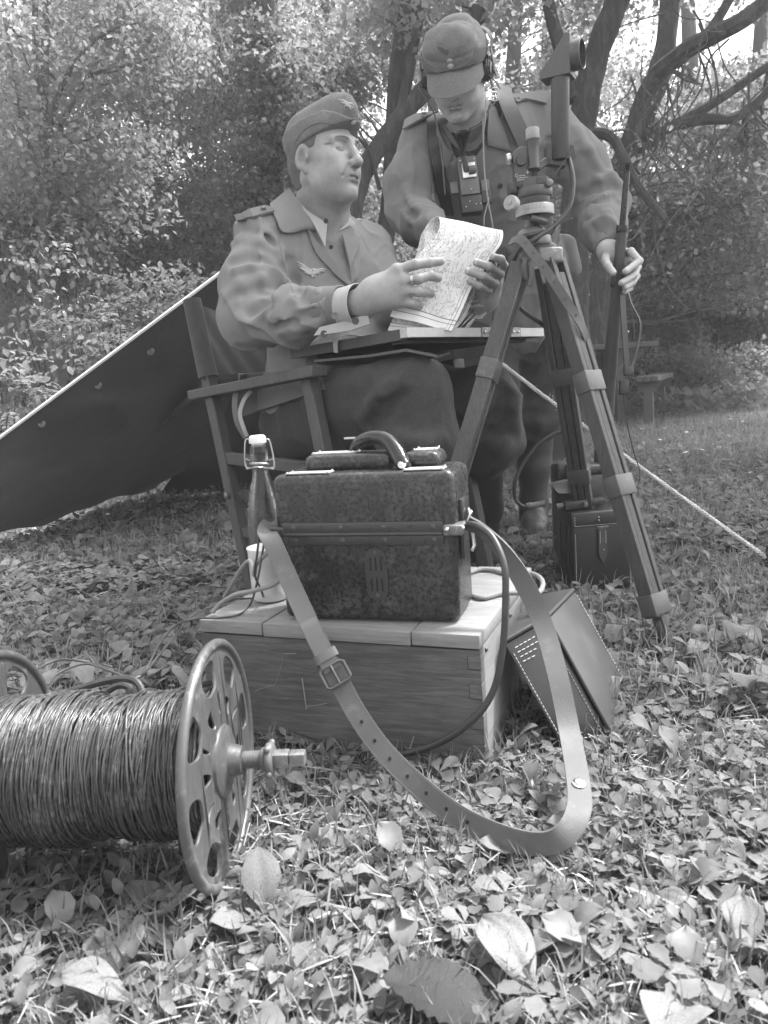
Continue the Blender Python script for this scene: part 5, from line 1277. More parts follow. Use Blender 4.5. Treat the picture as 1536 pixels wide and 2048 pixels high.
# ---- headphones with their wire yoke and leads (worn, lifted away in one piece)
hp = thing('headphones', 'black bakelite headphones on steel bands worn over the field cap', 'headphones', TW(0, 0, 0))
for s_ in (-1, 1):
    z_ = unit(tHR @ A3(s_, .05, -.08)); c_ = TW(s_ * .084, -.006, -.006)
    m_ = MB(); m_.lathe([(.030, 0), (.034, .004), (.034, .012), (.031, .014), (.031, .017), (.027, .020), (.027, .023), (.016, .026), (.014, .030), (0, .031)], c_, z_, 28); m_.build('ear_cup', BAKELITE, hp)
    m_ = MB(); m_.bar(TW(s_ * .117, -.006, -.03), TW(s_ * .112, -.006, .045), .016, .004, tHR[:, 1], .001); m_.build('yoke', GREY_METAL, hp)
m_ = MB(); m_.strap([TW(.112, -.006, .045), TW(.108, -.05, .06), TW(.075, -.115, .075), TW(0, -.140, .08), TW(-.075, -.115, .075), TW(-.108, -.05, .06), TW(-.112, -.006, .045)], tHR[:, 1], .014, .002); m_.build('headband', LEATHER_BLK, hp)
m_ = MB()
m_.tube([TW(-.10, .0, -.04), P(990, 200, 2.30), P(975, 222, 2.28), P(962, 245, 2.28), P(938, 258, 2.28)], .0022, 6, sub=6)
m_.tube([TW(-.10, .0, -.04), P(985, 195, 2.30), P(968, 250, 2.27), P(968, 330, 2.28), P(976, 400, 2.26), P(984, 450, 2.26), P(990, 560, 2.24), P(985, 640, 2.26)], .0020, 6, sub=6)
m_.tube([TW(.10, .0, -.04), P(838, 175, 2.32), P(856, 205, 2.30), P(872, 240, 2.30), P(884, 320, 2.28), P(890, 390, 2.27)], .0020, 6, sub=6)
m_.tube([P(978, 150, 2.2), P(992, 165, 2.26), P(1000, 178, 2.3)], .0016, 6, sub=6)
m_.build('lead', CABLE, hp)
m_ = MB(); m_.tube([P(966, 235, 2.25), P(968, 330, 2.25), P(976, 400, 2.24), P(986, 460, 2.24), P(1000, 600, 2.24), P(1015, 650, 2.26)], .0022, 6, sub=6)
m_.tube([P(972, 200, 2.26), P(970, 240, 2.25), P(966, 270, 2.25)], .0022, 6, sub=4); m_.tube([P(978, 395, 2.26), P(972, 420, 2.25), P(968, 450, 2.24), P(975, 560, 2.25)], .0016, 6, sub=5); m_.build('pale_lead', CABLE_L, hp)
m_ = MB(); q = P(989, 187, 2.28)
for i in range(3): m_.tube([q + CR * (.012 * math.cos(t)) + CU * (.006 * math.sin(t) - .012 * i + .01) for t in np.linspace(0, 6.28, 12)], .0018, 6)
m_.build('ring_clip', STEEL, hp)

# ---- breast microphone: grey metal case with a horn mouthpiece and black junction box
c0 = on(nk, 936, 355, .030, y0=1.9); mx, my, mz = CR * .985 + CU * .12, CU * .985 - CR * .12, -CF
mx = unit(mx); my = unit(my); M_ = axes(c0, mx, my, mz)
mic = thing('chest_microphone', 'grey chest microphone with black horn mouthpiece hung in front of the smock', 'microphone', M=M_)
def L(x, y, z): return np.array((M_ @ Vector((x, y, z)))[:])
MB().box((0, 0, 0), (.056, .112, .034), M=M_, bev=.004).build('case', GREY_METAL, mic)
MB().box((.0, -.082, -.004), (.062, .050, .036), M=M_, bev=.004).build('junction_box', LEATHER_BLK, mic)
for x in (-.043, .047): MB().box((x, -.025 - .004 * (x > 0), -.006), (.024, .034, .018), M=M_, bev=.002).build('bracket', GREY_METAL, mic)
MB().box((.047, -.062, -.008), (.028, .036, .018), M=M_, bev=.002).build('bracket', LEATHER_BLK, mic)
MB().box((.002, .012, .020), (.040, .044, .006), M=M_, bev=.002).build('pivot_plate', STEEL, mic)
m_ = MB(); m_.tube([L(-.006, .012, .022), L(-.010, .030, .042), L(-.016, .045, .060)], [.009, .008, .008], 12, sub=3); m_.lathe([(.011, -.010), (.012, -.006), (.012, .006), (.011, .010)], L(.010, .010, .026), mx, 14); m_.build('pivot_arm', GREY_METAL, mic)
hz = unit(L(-.018, .10, .095) - L(-.014, .04, .060))
MB().lathe([(.009, -.004), (.0095, .012), (.013, .026), (.020, .040), (.026, .052), (.0285, .055), (.0285, .058), (.026, .058), (.018, .046), (.010, .028), (0, .02)], L(-.015, .044, .060), hz, 28).build('horn_mouthpiece', BAKELITE, mic)
m_ = MB()
for x, y in ((.002, -.042), (.021, .044), (-.02, .044), (.0, .04)): m_.ball(L(x, y, .017), .0028, 8)
for x, y in ((-.005, -.075), (.012, -.085), (-.018, -.09), (.025, -.085)): m_.ball(L(x, y, .014), .002, 6)
m_.build('screws', STEEL, mic)
# ================================================================ things round the two men
WOOD_DARK = m_wood('stained_chair_wood', .060, .11, 'z', 1.6, .55, .25)
WOOD_LEG = m_wood('tripod_wood', .055, .11, 'z', 1.5, .5, .35)
WOOD_LIGHT = m_wood('pale_plywood_edge', .42, .60, 'x', 2.2, .6, .3)
WOOD_BOARD = m_wood('board_underside', .035, .06, 'x', 1.2, .7, .3)
WOOD_CRATE = m_wood('crate_board_shaded_tone', .080, .22, 'x', 1.0, .72, .45)  # darker than lid and sides: the shade on the front is in the colour
WOOD_LID = m_wood('crate_lid_lit_tone', .20, .36, 'x', 1.0, .75, .4)
WOOD_SIDE = m_wood('crate_side_lit_tone', .20, .33, 'y', 1.0, .75, .4)  # lid and sides paler: the light falling on them is in the colour
WOOD_END = m_wood('end_grain', .12, .25, 'x', 3.0, .85, .6)
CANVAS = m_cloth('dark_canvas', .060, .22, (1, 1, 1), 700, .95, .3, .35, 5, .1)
CANVAS_EDGE = m_cloth('canvas_hem_painted_sunlit', .62, .12, (1, 1, 1), 500, .9, .3, .4, 9)  # pale copy of the canvas: sunlight on the hem is put into its colour
BRASS = m_worn('dull_fitting', .16, .34, .55, 90, .38, .6)
CLAMP = m_worn('dull_clamp_metal', .078, .17, .6, 80, .42)
DARK_METAL = m_worn('dark_grey_metal', .075, .15, .62, 60, .36, .2)
BLACK_METAL = m_worn('black_enamel', .040, .10, .66, 70, .30)
REEL_PAINT = m_worn('grey_reel_paint', .095, .24, .57, 70, .36, .25, .3)
MARBLE = m_worn('mottled_black_case', .020, .10, .54, 150, .28, 0, .14)
MARBLE_TOP = MARBLE
ROPE = m_cloth('hemp_rope', .55, .2, (1, 1, 1), 300, .95, .5, .8, 40)
TAN = m_leather('tan_strap_leather', .092, .60, .7, 620, .28, 18)
BAG = m_leather('dark_case_leather', .030, .30, 1.0, 160, .18, 11)
BAG_L = m_leather('scuffed_lit_case_leather', .060, .36, .7, 160, .2, 9)  # lighter copy of the case leather: light on the case's right and top is painted in
STITCH = m_plain('stitching', .42, .8, 0, .15, 60, 0)
WHITE_PL = m_plain('white_ceramic', .80, .25, 0, .05, 20, 0)
MUG_M = m_plain('cream_enamel', .62, .35, 0, .1, 14, .02)
WIRE = m_plain('wire_sheath', .050, .42, 0, .5, 25, .15)

# ---------------------------------------------------------------- folding armchair
ch = thing('folding_chair', 'dark wooden folding armchair with canvas back that the seated man sits in', 'chair', (-.2, 1.95, 0))
cf_, cs_ = unit(A3(.70, -.71, 0)), unit(A3(.71, .70, 0))
rf = Z(516, 1222); bt_ = P(385, 606, rf[1] + .12); ff = rf + cf_ * .40; ft = P(618, 752, 1.83)
along = unit(bt_ - rf)
W_ = cs_ * .50
def leg(a, b, w_=.036, t_=.030): return MB().bar(a, b, w_, t_, cf_, .003).build('leg', WOOD_DARK, ch)
arm_b, arm_f = P(398, 790, 2.12), P(640, 741, 1.78)
kz = (arm_b[2] - rf[2]) / (bt_[2] - rf[2]); pb = rf + (bt_ - rf) * kz
for s_ in (0, 1):
    o_ = W_ * s_
    leg(rf + o_, bt_ + o_); leg(ff + o_, ft + o_)
    MB().bar(arm_b + o_ - cf_ * .02, arm_f + o_, .050, .026, cs_, .003).build('armrest', WOOD_DARK, ch)
    MB().bar(rf + (bt_ - rf) * .26 + o_, ff + (ft - ff) * .35 + o_, .026, .020, UPV, .002).build('side_rail', WOOD_DARK, ch)
    MB().bar(rf + (bt_ - rf) * .50 + o_, ff + (ft - ff) * .64 + o_, .030, .022, UPV, .002).build('side_rail', WOOD_DARK, ch)
for (t0, t1) in ((.40, .30), ):
    a, b = rf + (bt_ - rf) * .38, ff + (ft - ff) * .62
    MB().bar(a - cs_ * .012, b + W_ - UPV * .15, .022, .010, UPV, .001).build('cross_brace', WOOD_DARK, ch)
    MB().bar(b - cs_ * .012 + cf_ * -.01, a + W_ - UPV * .15, .022, .010, UPV, .001).build('cross_brace', WOOD_DARK, ch)
bo_ = MB()
for p in (rf + (bt_ - rf) * .38, ff + (ft - ff) * .62): bo_.lathe([(.009, 0), (.009, .004), (.006, .006)], p - cs_ * .020, -cs_, 12)
bo_.build('bolts', BRASS, ch)
sz = .395
G = [[(rf * (1 - u) + ff * u) * A3(1, 1, 0) + W_ * v + UPV * (sz - .05 * math.sin(v * math.pi) + .02 * u) for v in np.linspace(0, 1, 12)] for u in np.linspace(.02, 1, 9)]
MB().sheet(np.array(G), .004).build('seat', CANVAS, ch)
t0, t1 = .69, 1.0
bl, tl = rf + (bt_ - rf) * .76 , bt_
G = [[(bl * (1 - u) + tl * u) + W_ * v - cf_ * (.075 * math.sin(v * math.pi) ** .8) - UPV * (.028 * math.sin(v * math.pi) * u) + cf_ * .004 * math.sin(v * 40 + u * 9) * (1 - v) for v in np.linspace(-.02, 1.02, 40)] for u in np.linspace(0, 1.02, 12)]
MB().sheet(np.array(G), .004).build('back_canvas', CANVAS, ch)
for s_ in (0, 1):
    m_ = MB(); a, b = bl + W_ * s_, tl + W_ * s_ + along * .008
    m_.tube([a, a * .5 + b * .5, b], [.026, .025, .024], 12); m_.build('canvas_sleeve', CANVAS, ch)
m_ = MB(); m_.strap([bl + W_ * v - cf_ * (.075 * max(0, math.sin(v * math.pi)) ** .8 - .006) + cs_ * -.004 for v in np.linspace(-.03, 1, 9)], UPV, .014, .006); m_.build('back_hem', CANVAS, ch)

# ---------------------------------------------------------------- drawing board on his lap
BA, BL_, BR_ = P(815, 676, 1.66), P(582, 716, 1.93), P(1088, 674, 1.97)
bu, bv = BL_ - BA, BR_ - BA; bn = unit(np.cross(bv, bu)); bn = bn if bn[2] > 0 else -bn
bd = thing('drawing_board', 'wooden drawing board with pale edges and metal corner clips across the seated man\'s knees', 'board', BA)
def slab(o, u, v, t0, t1, name, m, parent):
    V = [o + n_ for n_ in (bn * t0, u + bn * t0, u + v + bn * t0, v + bn * t0, bn * t1, u + bn * t1, u + v + bn * t1, v + bn * t1)]
    return MB().add(V, [(0, 1, 2, 3), (7, 6, 5, 4), (0, 4, 5, 1), (1, 5, 6, 2), (2, 6, 7, 3), (3, 7, 4, 0)]).build(name, m, parent, smooth=False)
slab(BA + unit(bu) * .004 + unit(bv) * .022, bu * .97, bv * .92, .0, .018, 'panel', WOOD_BOARD, bd)
slab(BA, bv, unit(bu) * .020, .002, .022, 'edge_strip', WOOD_LIGHT, bd)
slab(BA + unit(bu) * .0202, bu * .95, unit(bv) * .020, -.002, .021, 'edge_strip', WOOD_LEG, bd)  # left strip in dark wood: the shade on this edge is in its colour
slab(BA + bv * .03 + unit(bu) * .03, bv * .9, unit(bu) * .03, -.008, -.001, 'batten', WOOD_BOARD, bd)
slab(BA + bv * .03 + bu * .8, bv * .9, unit(bu) * .03, -.008, -.001, 'batten', WOOD_BOARD, bd)
for t_ in (.50, .72):
    slab(BA + bv * t_ - unit(bu) * .0025, bv * .08, unit(bu) * .0022, .001, .023, 'corner_clip', BRASS, bd)
    m_ = MB(); m_.ball(BA + bv * (t_ + .02) - unit(bu) * .003 + bn * .012, .0034, 8); m_.ball(BA + bv * (t_ + .06) - unit(bu) * .003 + bn * .012, .0034, 8); m_.build('rivets', STEEL, bd)
m_ = MB(); m_.strap([BA + bu * .60 + unit(bv) * .13 + bn * .028, BA + bu * .56 + unit(bv) * .03 + bn * .034, BA + bu * .55 - unit(bv) * .006 + bn * .022, BA + bu * .56 - unit(bv) * .006 - bn * .006], unit(bu), .013, .003); m_.build('elastic_band', CLOTH_SHIRT, bd)
mc = thing('map_case', 'thin black leather map case lying under the drawing board', 'case', BA - bn * .03)
q0 = P(640, 730, 1.84); q1 = P(876, 712, 1.66); q2 = P(800, 700, 1.62)
G = np.array([[P(628, 722, 1.86), P(735, 712, 1.74), P(812, 700, 1.66), P(874, 712, 1.68)], [P(650, 728, 1.92), P(745, 724, 1.80), P(822, 716, 1.75), P(850, 720, 1.74)], [P(720, 720, 2.05), P(800, 716, 1.98), P(860, 710, 1.92), P(900, 706, 1.9)]])
MB().sheet(G, .006).build('flap', BAG, mc)

# ---------------------------------------------------------------- folded map
mp_m = NT('printed_map')
at_ = mp_m.n('Attribute', attribute_name='uvw'); uv = at_.outputs['Vector']
def band(fac, c, w_): return mp_m.math('LESS_THAN', mp_m.math('ABSOLUTE', mp_m.math('SUBTRACT', fac, c)), w_)
n1 = mp_m.noise(uv, 5.0, 5, .6, .6); n2 = mp_m.noise(uv, 11.0, 5, .65, .9); n3 = mp_m.noise(uv, 26, 4, .6, .5); nm_ = mp_m.noise(uv, 2.4, 2)
fr_ = mp_m.math('FRACT', mp_m.math('MULTIPLY', n1, 9.0))
vo = mp_m.n('TexVoronoi', feature='DISTANCE_TO_EDGE', i_Scale=7.0); mp_m.t.links.new(mp_m.n('Mix', data_type='VECTOR').outputs[1] if False else uv, vo.inputs['Vector'])
dens = mp_m.ramp(nm_, [(.42, 0), (.56, 1)])
ink = mp_m.math('MULTIPLY', band(n2, .5, .012), .8)
ink = mp_m.math('MAXIMUM', ink, mp_m.math('MULTIPLY', mp_m.math('MULTIPLY', band(fr_, .5, .055), dens), .55))
ink = mp_m.math('MAXIMUM', ink, mp_m.math('MULTIPLY', mp_m.math('LESS_THAN', vo.outputs['Distance'], .010), mp_m.math('MULTIPLY', dens, .75)))
ink = mp_m.math('MAXIMUM', ink, mp_m.math('MULTIPLY', mp_m.math('GREATER_THAN', n3, .69), .45))
ink = mp_m.math('MAXIMUM', ink, mp_m.math('MULTIPLY', mp_m.math('GREATER_THAN', mp_m.noise(uv, 60, 3), .66), mp_m.math('MULTIPLY', dens, .6)))
sx = mp_m.n('SeparateXYZ'); mp_m.t.links.new(uv, sx.inputs[0])
inside = mp_m.math('MULTIPLY', mp_m.math('GREATER_THAN', sx.outputs[1], .085), mp_m.math('LESS_THAN', sx.outputs[0], .945))
ink = mp_m.math('MULTIPLY', ink, inside)
for ax, c_, w_ in ((1, .085, .004), (1, .05, .003), (0, .945, .005), (0, .90, .003)): ink = mp_m.math('MAXIMUM', ink, mp_m.math('MULTIPLY', band(sx.outputs[ax], c_, w_), .8))
paper = mp_m.ramp(mp_m.noise(uv, 3.0, 4), [(.3, .66), (.7, .76)])
mp_m.bsdf(mp_m.mix(ink, paper, .10), .85, 0, mp_m.bump(mp_m.noise(uv, 7, 3), .25, .004), .2)
PAPER = mp_m.m
mp = thing('folded_map', 'large printed map folded over at the top, held in the seated man\'s hands', 'map', P(900, 560, 1.75))
def map_sheet(rows, name, nu=14, sub=5, th=.0012):
    R_ = np.array([[P(*a), P(*b)] for a, b in rows]); a_, _ = spline(R_[:, 0], 0, sub); b_, _ = spline(R_[:, 1], 0, sub); n = len(a_)
    u = np.linspace(0, 1, nu); G = a_[:, None] * (1 - u[None, :, None]) + b_[:, None] * u[None, :, None]
    G += (CF * .004)[None, None] * np.sin(u * 9 + 1)[None, :, None] * np.linspace(0, 1, n)[:, None, None] ** .5
    m_ = MB().sheet(G, th); o = m_.build(name, PAPER, mp)
    L_ = np.concatenate([[0], np.cumsum(np.linalg.norm(np.diff(a_, axis=0), axis=1))]); L_ = 1 - L_ / L_[-1]
    uvw = np.zeros((n, nu, 3)); uvw[..., 0] = u[None]; uvw[..., 1] = L_[:, None]
    uvw = np.concatenate([uvw.reshape(-1, 3)] * (2 if th else 1)); a = o.data.attributes.new('uvw', 'FLOAT_VECTOR', 'POINT'); a.data.foreach_set('vector', uvw.astype(np.float32).ravel()); return o
map_sheet([((842, 470, 1.815), (985, 500, 1.83)), ((858, 444, 1.815), (996, 470, 1.83)), ((874, 433, 1.800), (1003, 461, 1.815)), ((880, 440, 1.785), (1006, 470, 1.796)), ((876, 462, 1.772), (1001, 490, 1.782)), ((856, 487, 1.762), (981, 516, 1.772)),
           ((828, 522, 1.750), (946, 570, 1.764)), ((802, 580, 1.738), (924, 620, 1.748)), ((780, 632, 1.728), (903, 662, 1.735))], 'front_sheet')
map_sheet([((842, 470, 1.815), (985, 500, 1.83)), ((832, 510, 1.806), (960, 560, 1.82)), ((806, 590, 1.775), (930, 635, 1.79)), ((775, 660, 1.745), (895, 672, 1.755))], 'back_sheet')
map_sheet([((850, 462, 1.80), (905, 470, 1.80)), ((848, 490, 1.79), (902, 500, 1.79)), ((838, 520, 1.78), (900, 530, 1.78)), ((820, 560, 1.77), (890, 570, 1.77))], 'inner_fold')
m_ = MB()
for k_ in range(4): m_.strap([P(915 + 8 * k_, 600 + 4 * k_, 1.80), P(940 + 5 * k_, 596 + 9 * k_, 1.84), P(935 + 3 * k_, 620 + 8 * k_, 1.84), P(905 + 6 * k_, 655 + 3 * k_, 1.79)], CF, .05, .001)
m_.build('page_curls', m_plain('map_paper_plain', .6, .85, 0, .1, 12, .05), mp)

# ---------------------------------------------------------------- tripod
tp = thing('tripod', 'tall wooden tripod with metal clamps standing behind the field telephone', 'tripod', (.40, 1.72, 0))
AP = P(1082, 512, 1.72)
def tri_leg(a, b, face, side, w_=.050, t_=.032, clamps=(.33, .6, .9), inner=.30, light=True):
    """two outer rails, a sliding centre rail, sleeves; face = direction the broad side looks to"""
    a, b = np.asarray(a), np.asarray(b); d = unit(b - a); L_ = np.linalg.norm(b - a); s_ = unit(side - d * (side @ d)); f_ = np.cross(d, s_)
    for q in (-1, 1):
        MB().bar(a + s_ * q * (w_ * .36), a + d * L_ * .93 + s_ * q * (w_ * .33), w_ * .26, t_, s_, .0015).build('rail', WOOD_LEG, tp)
    MB().bar(a + d * L_ * .04 + f_ * .002, b + f_ * .002, w_ * .34, t_ * .72, s_, .0015).build('centre_rail', WOOD_LEG, tp)
    for c_ in clamps:
        MB().box((0, 0, 0), (w_ * 1.10, t_ * 1.16, .044), M=axes(a + d * L_ * c_, s_, f_, d), bev=.0025).build('clamp', CLAMP, tp)
        m_ = MB()
        for e in (-1, 1): m_.ball(a + d * L_ * c_ + s_ * w_ * .56 + f_ * .006 * e + d * .012 * e, .0028, 6)
        m_.build('rivets', BRASS, tp)
    MB().lathe([(.013, -.05), (.014, -.02), (.008, .0), (0, .022)], b, d, 12).build('foot_spike', DARK_METAL, tp)
    return d, s_, f_
fR = Z(1332, 1288, .02); tri_leg(P(1106, 520, 1.70), fR, CF, unit(A3(.80, .60, 0)))
fL = A3(.02, 1.56, .01); aL = P(1042, 532, 1.70); d_ = unit(fL - aL)
tri_leg(aL, fL, CF, unit(A3(.45, .9, 0)), .046, .034, (.27,), .3)
fB = A3(.58, 2.10, .01); tri_leg(P(1092, 530, 1.75), fB, CF, unit(A3(.9, -.35, 0)), .050, .032, (.30, .62), .3)
m_ = MB(); m_.lathe([(.030, -.016), (.034, -.012), (.034, .004), (.026, .010), (.017, .014), (.014, .03)], P(1082, 497, 1.72), UPV, 24); m_.build('head', DARK_METAL, tp)
m_ = MB(); m_.box((0, 0, 0), (.052, .026, .034), M=axes(P(1100, 512, 1.69), CR, CF, CU), bev=.006, seg=3); m_.build('hinge', BRASS, tp)
m_ = MB(); m_.box((0, 0, 0), (.024, .030, .040), M=axes(P(1046, 522, 1.70), CR, CF, CU), bev=.005); m_.build('hinge', DARK_METAL, tp)
m_ = MB(); m_.lathe([(.010, -.008), (.012, 0), (.010, .008)], P(1050, 516, 1.672), -CF, 14); m_.tube([P(1050, 516, 1.665), P(1048, 532, 1.662), P(1050, 552, 1.666), P(1053, 560, 1.668)], [.005, .005, .006, .004], 8, sub=4)
m_.tube([P(1058, 530, 1.67), P(1060, 555, 1.67), P(1058, 572, 1.67)], [.004, .006, .0065], 8, sub=4); m_.build('wing_nut', DARK_METAL, tp)
m_ = MB(); m_.lathe([(.0, .0), (.031, .004), (.033, .010), (.026, .020), (.012, .026), (.010, .04)], P(1064, 478, 1.72), unit(UPV + A3(-.12, 0, 0)), 26); m_.build('top_plate', GREY_METAL, tp)
m_ = MB(); m_.lathe([(.021, .0), (.023, .006), (.020, .018)], P(1082, 490, 1.70), UPV, 20); m_.build('collar_ring', BRASS, tp)
ts_ = thing('carrying_strap', 'worn brown leather strap with punched holes hanging round the tripod head', 'strap', P(1100, 560, 1.64))
pts = [P(1020, 484, 1.70), P(1040, 478, 1.665), P(1062, 502, 1.645), P(1095, 545, 1.632), P(1130, 598, 1.630), P(1162, 650, 1.638), P(1178, 690, 1.66), P(1186, 720, 1.70)]
tn = [unit(A3(.6, -.1, .75))] * 5 + [unit(A3(.7, .5, .4))] * 3
m_ = MB(); m_.strap(pts, np.array(tn), .019, .003); m_.build('band', m_leather('worn_brown_leather', .095, .55, .9, 260, .4, 30), ts_)
m_ = MB()
sp_, _ = spline(np.array(pts), 0, 8)
for i_ in (12, 17, 22, 27, 32, 37):
    m_.lathe([(.0024, 0), (.0024, .001)], sp_[i_] - CF * .0022, -CF, 8)
m_.build('holes', HORN, ts_)

# ---------------------------------------------------------------- sighting instrument
ins = thing('sighting_instrument', 'black periscope sighting instrument with graduated ring on top of the tripod', 'instrument', P(1070, 440, 1.72))
I = lambda x, y, d=0.0: P(x, y, 1.72 + d)
up_ = unit(I(1070, 380) - I(1072, 430)); rt_ = unit(CR - up_ * (CR @ up_)); fw_ = -np.cross(rt_, up_); fw_ = fw_ if fw_ @ CF > 0 else -fw_
ring_m = NT('graduated_ring'); cc = ring_m.n('TexCoord').outputs['Object']
sx = ring_m.n('SeparateXYZ'); ring_m.t.links.new(cc, sx.inputs[0])
ang_ = ring_m.math('ARCTAN2', sx.outputs[1], sx.outputs[0]); tick = ring_m.math('LESS_THAN', ring_m.math('FRACT', ring_m.math('MULTIPLY', ang_, 90 / 6.2832)), .22)
tick = ring_m.math('MULTIPLY', tick, ring_m.math('GREATER_THAN', sx.outputs[2], .008))
ring_m.bsdf(ring_m.mix(tick, .34, .05), .45, .2, ring_m.bump(ring_m.noise(cc, 200, 3), .1, .001)); RING = ring_m.m
rc = I(1070, 433)
o = MB().lathe([(.036, .004), (.040, 0), (.0405, .002), (.0405, .019), (.039, .021), (.030, .022)], (0, 0, 0), (0, 0, 1), 48).build('graduated_ring', RING, ins, world=False)
Mx = axes(rc, rt_, -fw_ * 1.0, up_) if np.linalg.det(np.stack([rt_, -fw_, up_], 1)) > 0 else axes(rc, rt_, fw_, up_)
o.matrix_basis = ins.matrix_basis.inverted() @ Mx
def ilathe(prof, p, z, name, m, seg=28): return MB().lathe(prof, p, z, seg).build(name, m, ins)
ilathe([(.031, .022), (.032, .024), (.033, .036), (.037, .038), (.0385, .042), (.0385, .054), (.036, .057), (.033, .058), (.033, .074), (.0, .076)], rc, up_, 'base_drum', DARK_METAL, 36)
ilathe([(.034, .006), (.030, .004), (.010, .002), (.009, -.016), (.014, -.022), (.014, -.034), (.009, -.040), (.009, -.055)], rc, up_, 'ball_joint', BLACK_METAL)
m_ = MB(); m_.tube([I(1062, 436, -.03), I(1078, 440, -.03), I(1090, 444, -.02)], .008, 12, sub=3); m_.build('clamp_arm', DARK_METAL, ins)
kb = unit(-CF * .8 - rt_ * .6)
ilathe([(.012, -.012), (.0155, -.008), (.0155, .006), (.014, .008), (.005, .0085), (.0045, .011), (0, .0115)], I(1023, 407, -.05), kb, 'adjusting_knob', m_worn('pale_knob', .30, .42, .6, 60, .4), 26)
m_ = MB(); m_.box((0, 0, 0), (.044, .036, .075), M=axes(I(1048, 340), rt_, fw_, up_), bev=.004); m_.lathe([(.021, -.019), (.022, -.017), (.022, .017), (.021, .019)], I(1043, 320), fw_, 28); m_.build('body', DARK_METAL, ins)
ilathe([(.0105, -.003), (.0115, 0), (.0115, .022)], I(1043, 320, -.024), fw_, 'cover_cap', BLACK_METAL)
m_ = MB(); m_.box((0, 0, 0), (.062, .040, .016), M=axes(I(1062, 370), rt_, fw_, up_), bev=.003); m_.box((0, 0, 0), (.024, .02, .02), M=axes(I(1082, 364, -.025), rt_, fw_, up_), bev=.003); m_.box((0, 0, 0), (.018, .03, .024), M=axes(I(1024, 378), rt_, fw_, up_), bev=.003); m_.build('saddle', BLACK_METAL, ins)
ilathe([(.006, -.004), (.0075, 0), (.0075, .008), (.003, .010)], I(1098, 368, -.03), -CF, 'clamp_screw', GREY_METAL, 16)
ilathe([(.010, 0), (.013, .002), (.013, .006), (.0125, .007), (.0125, .058), (.0135, .060)], I(1068, 340, -.02), up_, 'eyepiece_tube', DARK_METAL)
ilathe([(.0137, .060), (.0142, .061), (.0142, .080), (.0130, .082), (0, .0825)], I(1068, 340, -.02), up_, 'eyepiece_cap', m_worn('pale_knurled_ring', .28, .42, .58, 120, .45))
ilathe([(.004, -.012), (.0055, -.010), (.0055, 0), (.007, .002)], I(1070, 346, -.02), up_, 'lower_screw', BLACK_METAL, 16)
ilathe([(.010, 0), (.012, .003), (.010, .010)], I(1022, 318, -.01), -rt_, 'side_lens', STEEL, 20)
# plus sign, ring and three worn rows of maker's marks in white
m_ = MB()
pm = lambda x, y: I(x, y, -.0215)
m_.box((0, 0, 0), (.0075, .0006, .0014), M=axes(pm(1055, 344.5), rt_, fw_, up_)); m_.box((0, 0, 0), (.0014, .0006, .0075), M=axes(pm(1055, 344.5), rt_, fw_, up_))
m_.tube([pm(1033, 351) + rt_ * .0028 * math.cos(t) + up_ * .0028 * math.sin(t) for t in np.linspace(0, 6.28, 14)], .0005, 5)
rw = random.Random(3)
for r_, (x0, x1) in enumerate(((1039, 1052), (1036, 1056), (1035, 1057))):
    x = x0
    while x < x1:
        l_ = rw.uniform(1.0, 2.2); m_.box((0, 0, 0), (l_ * .0011, .0005, rw.uniform(.0012, .0020)), M=axes(pm(x, 352 + r_ * 4.2 - (x - 1035) * .10), rt_, fw_, up_)); x += l_ + .7
m_.build('white_marks', m_plain('white_fill', .5, .6, 0, .1, 30, 0), ins)
# periscope tube, prism head and objective
px_, py_ = I(1121, 300, .01), I(1120, 162, .01); up2 = unit(py_ - px_)
ilathe([(.0175, -.02), (.0190, -.018), (.0190, np.linalg.norm(py_ - px_) - .004), (.0205, np.linalg.norm(py_ - px_)), (.0205, np.linalg.norm(py_ - px_) + .005)], px_, up2, 'periscope_tube', DARK_METAL, 32)
hd = unit(unit(CR - up2 * (CR @ up2)) * .80 - CF * .45); hx = unit(hd - up2 * (hd @ up2)); hy = np.cross(up2, hx)
ph = py_ + up2 * .004
tri_poly = [(-.036, 0), (.027, 0), (.027, .074), (.018, .078), (-.036, .010)]
MB().prism(tri_poly, .046, axes(ph, hx, up2, np.cross(hx, up2))).build('prism_head', DARK_METAL, ins, smooth=False)
ilathe([(.0285, 0), (.0290, .002), (.0290, .020), (.0275, .021), (.0265, .020), (.0262, .004)], ph + hx * .027 + up2 * .038, hx, 'objective_ring', DARK_METAL, 32)
MB().lathe([(.0262, .008), (.020, .011), (.010, .0125), (0, .013)], ph + hx * .027 + up2 * .038, hx, 32).build('objective_lens', m_plain('lens_glass', .02, .05, 0, .05, 5, 0, 1.0), ins)
m_ = MB(); m_.prism([(0, -.012), (.040, -.020), (.062, -.006), (.058, .018), (.032, .030), (0, .022)], .026, axes(I(1091, 318, .02), rt_, up_, -fw_)); m_.build('mirror_box', BLACK_METAL, ins, smooth=False)
m_ = MB(); m_.box((0, 0, 0), (.020, .006, .060), M=axes(I(1126, 326, -.005), unit(rt_ + up_), fw_, unit(up_ + rt_ * .8 - rt_ * 1.8 * 0)), bev=.002); m_.build('mirror_flap', DARK_METAL, ins)
m_ = MB(); m_.bar(I(1072, 338, .0), I(1106, 312, .02), .014, .014, up_, .002); m_.build('side_bracket', BLACK_METAL, ins)
ic = thing('instrument_cable', 'thick rubber cable curling from the periscope down to the battery case', 'cable', I(1138, 400))
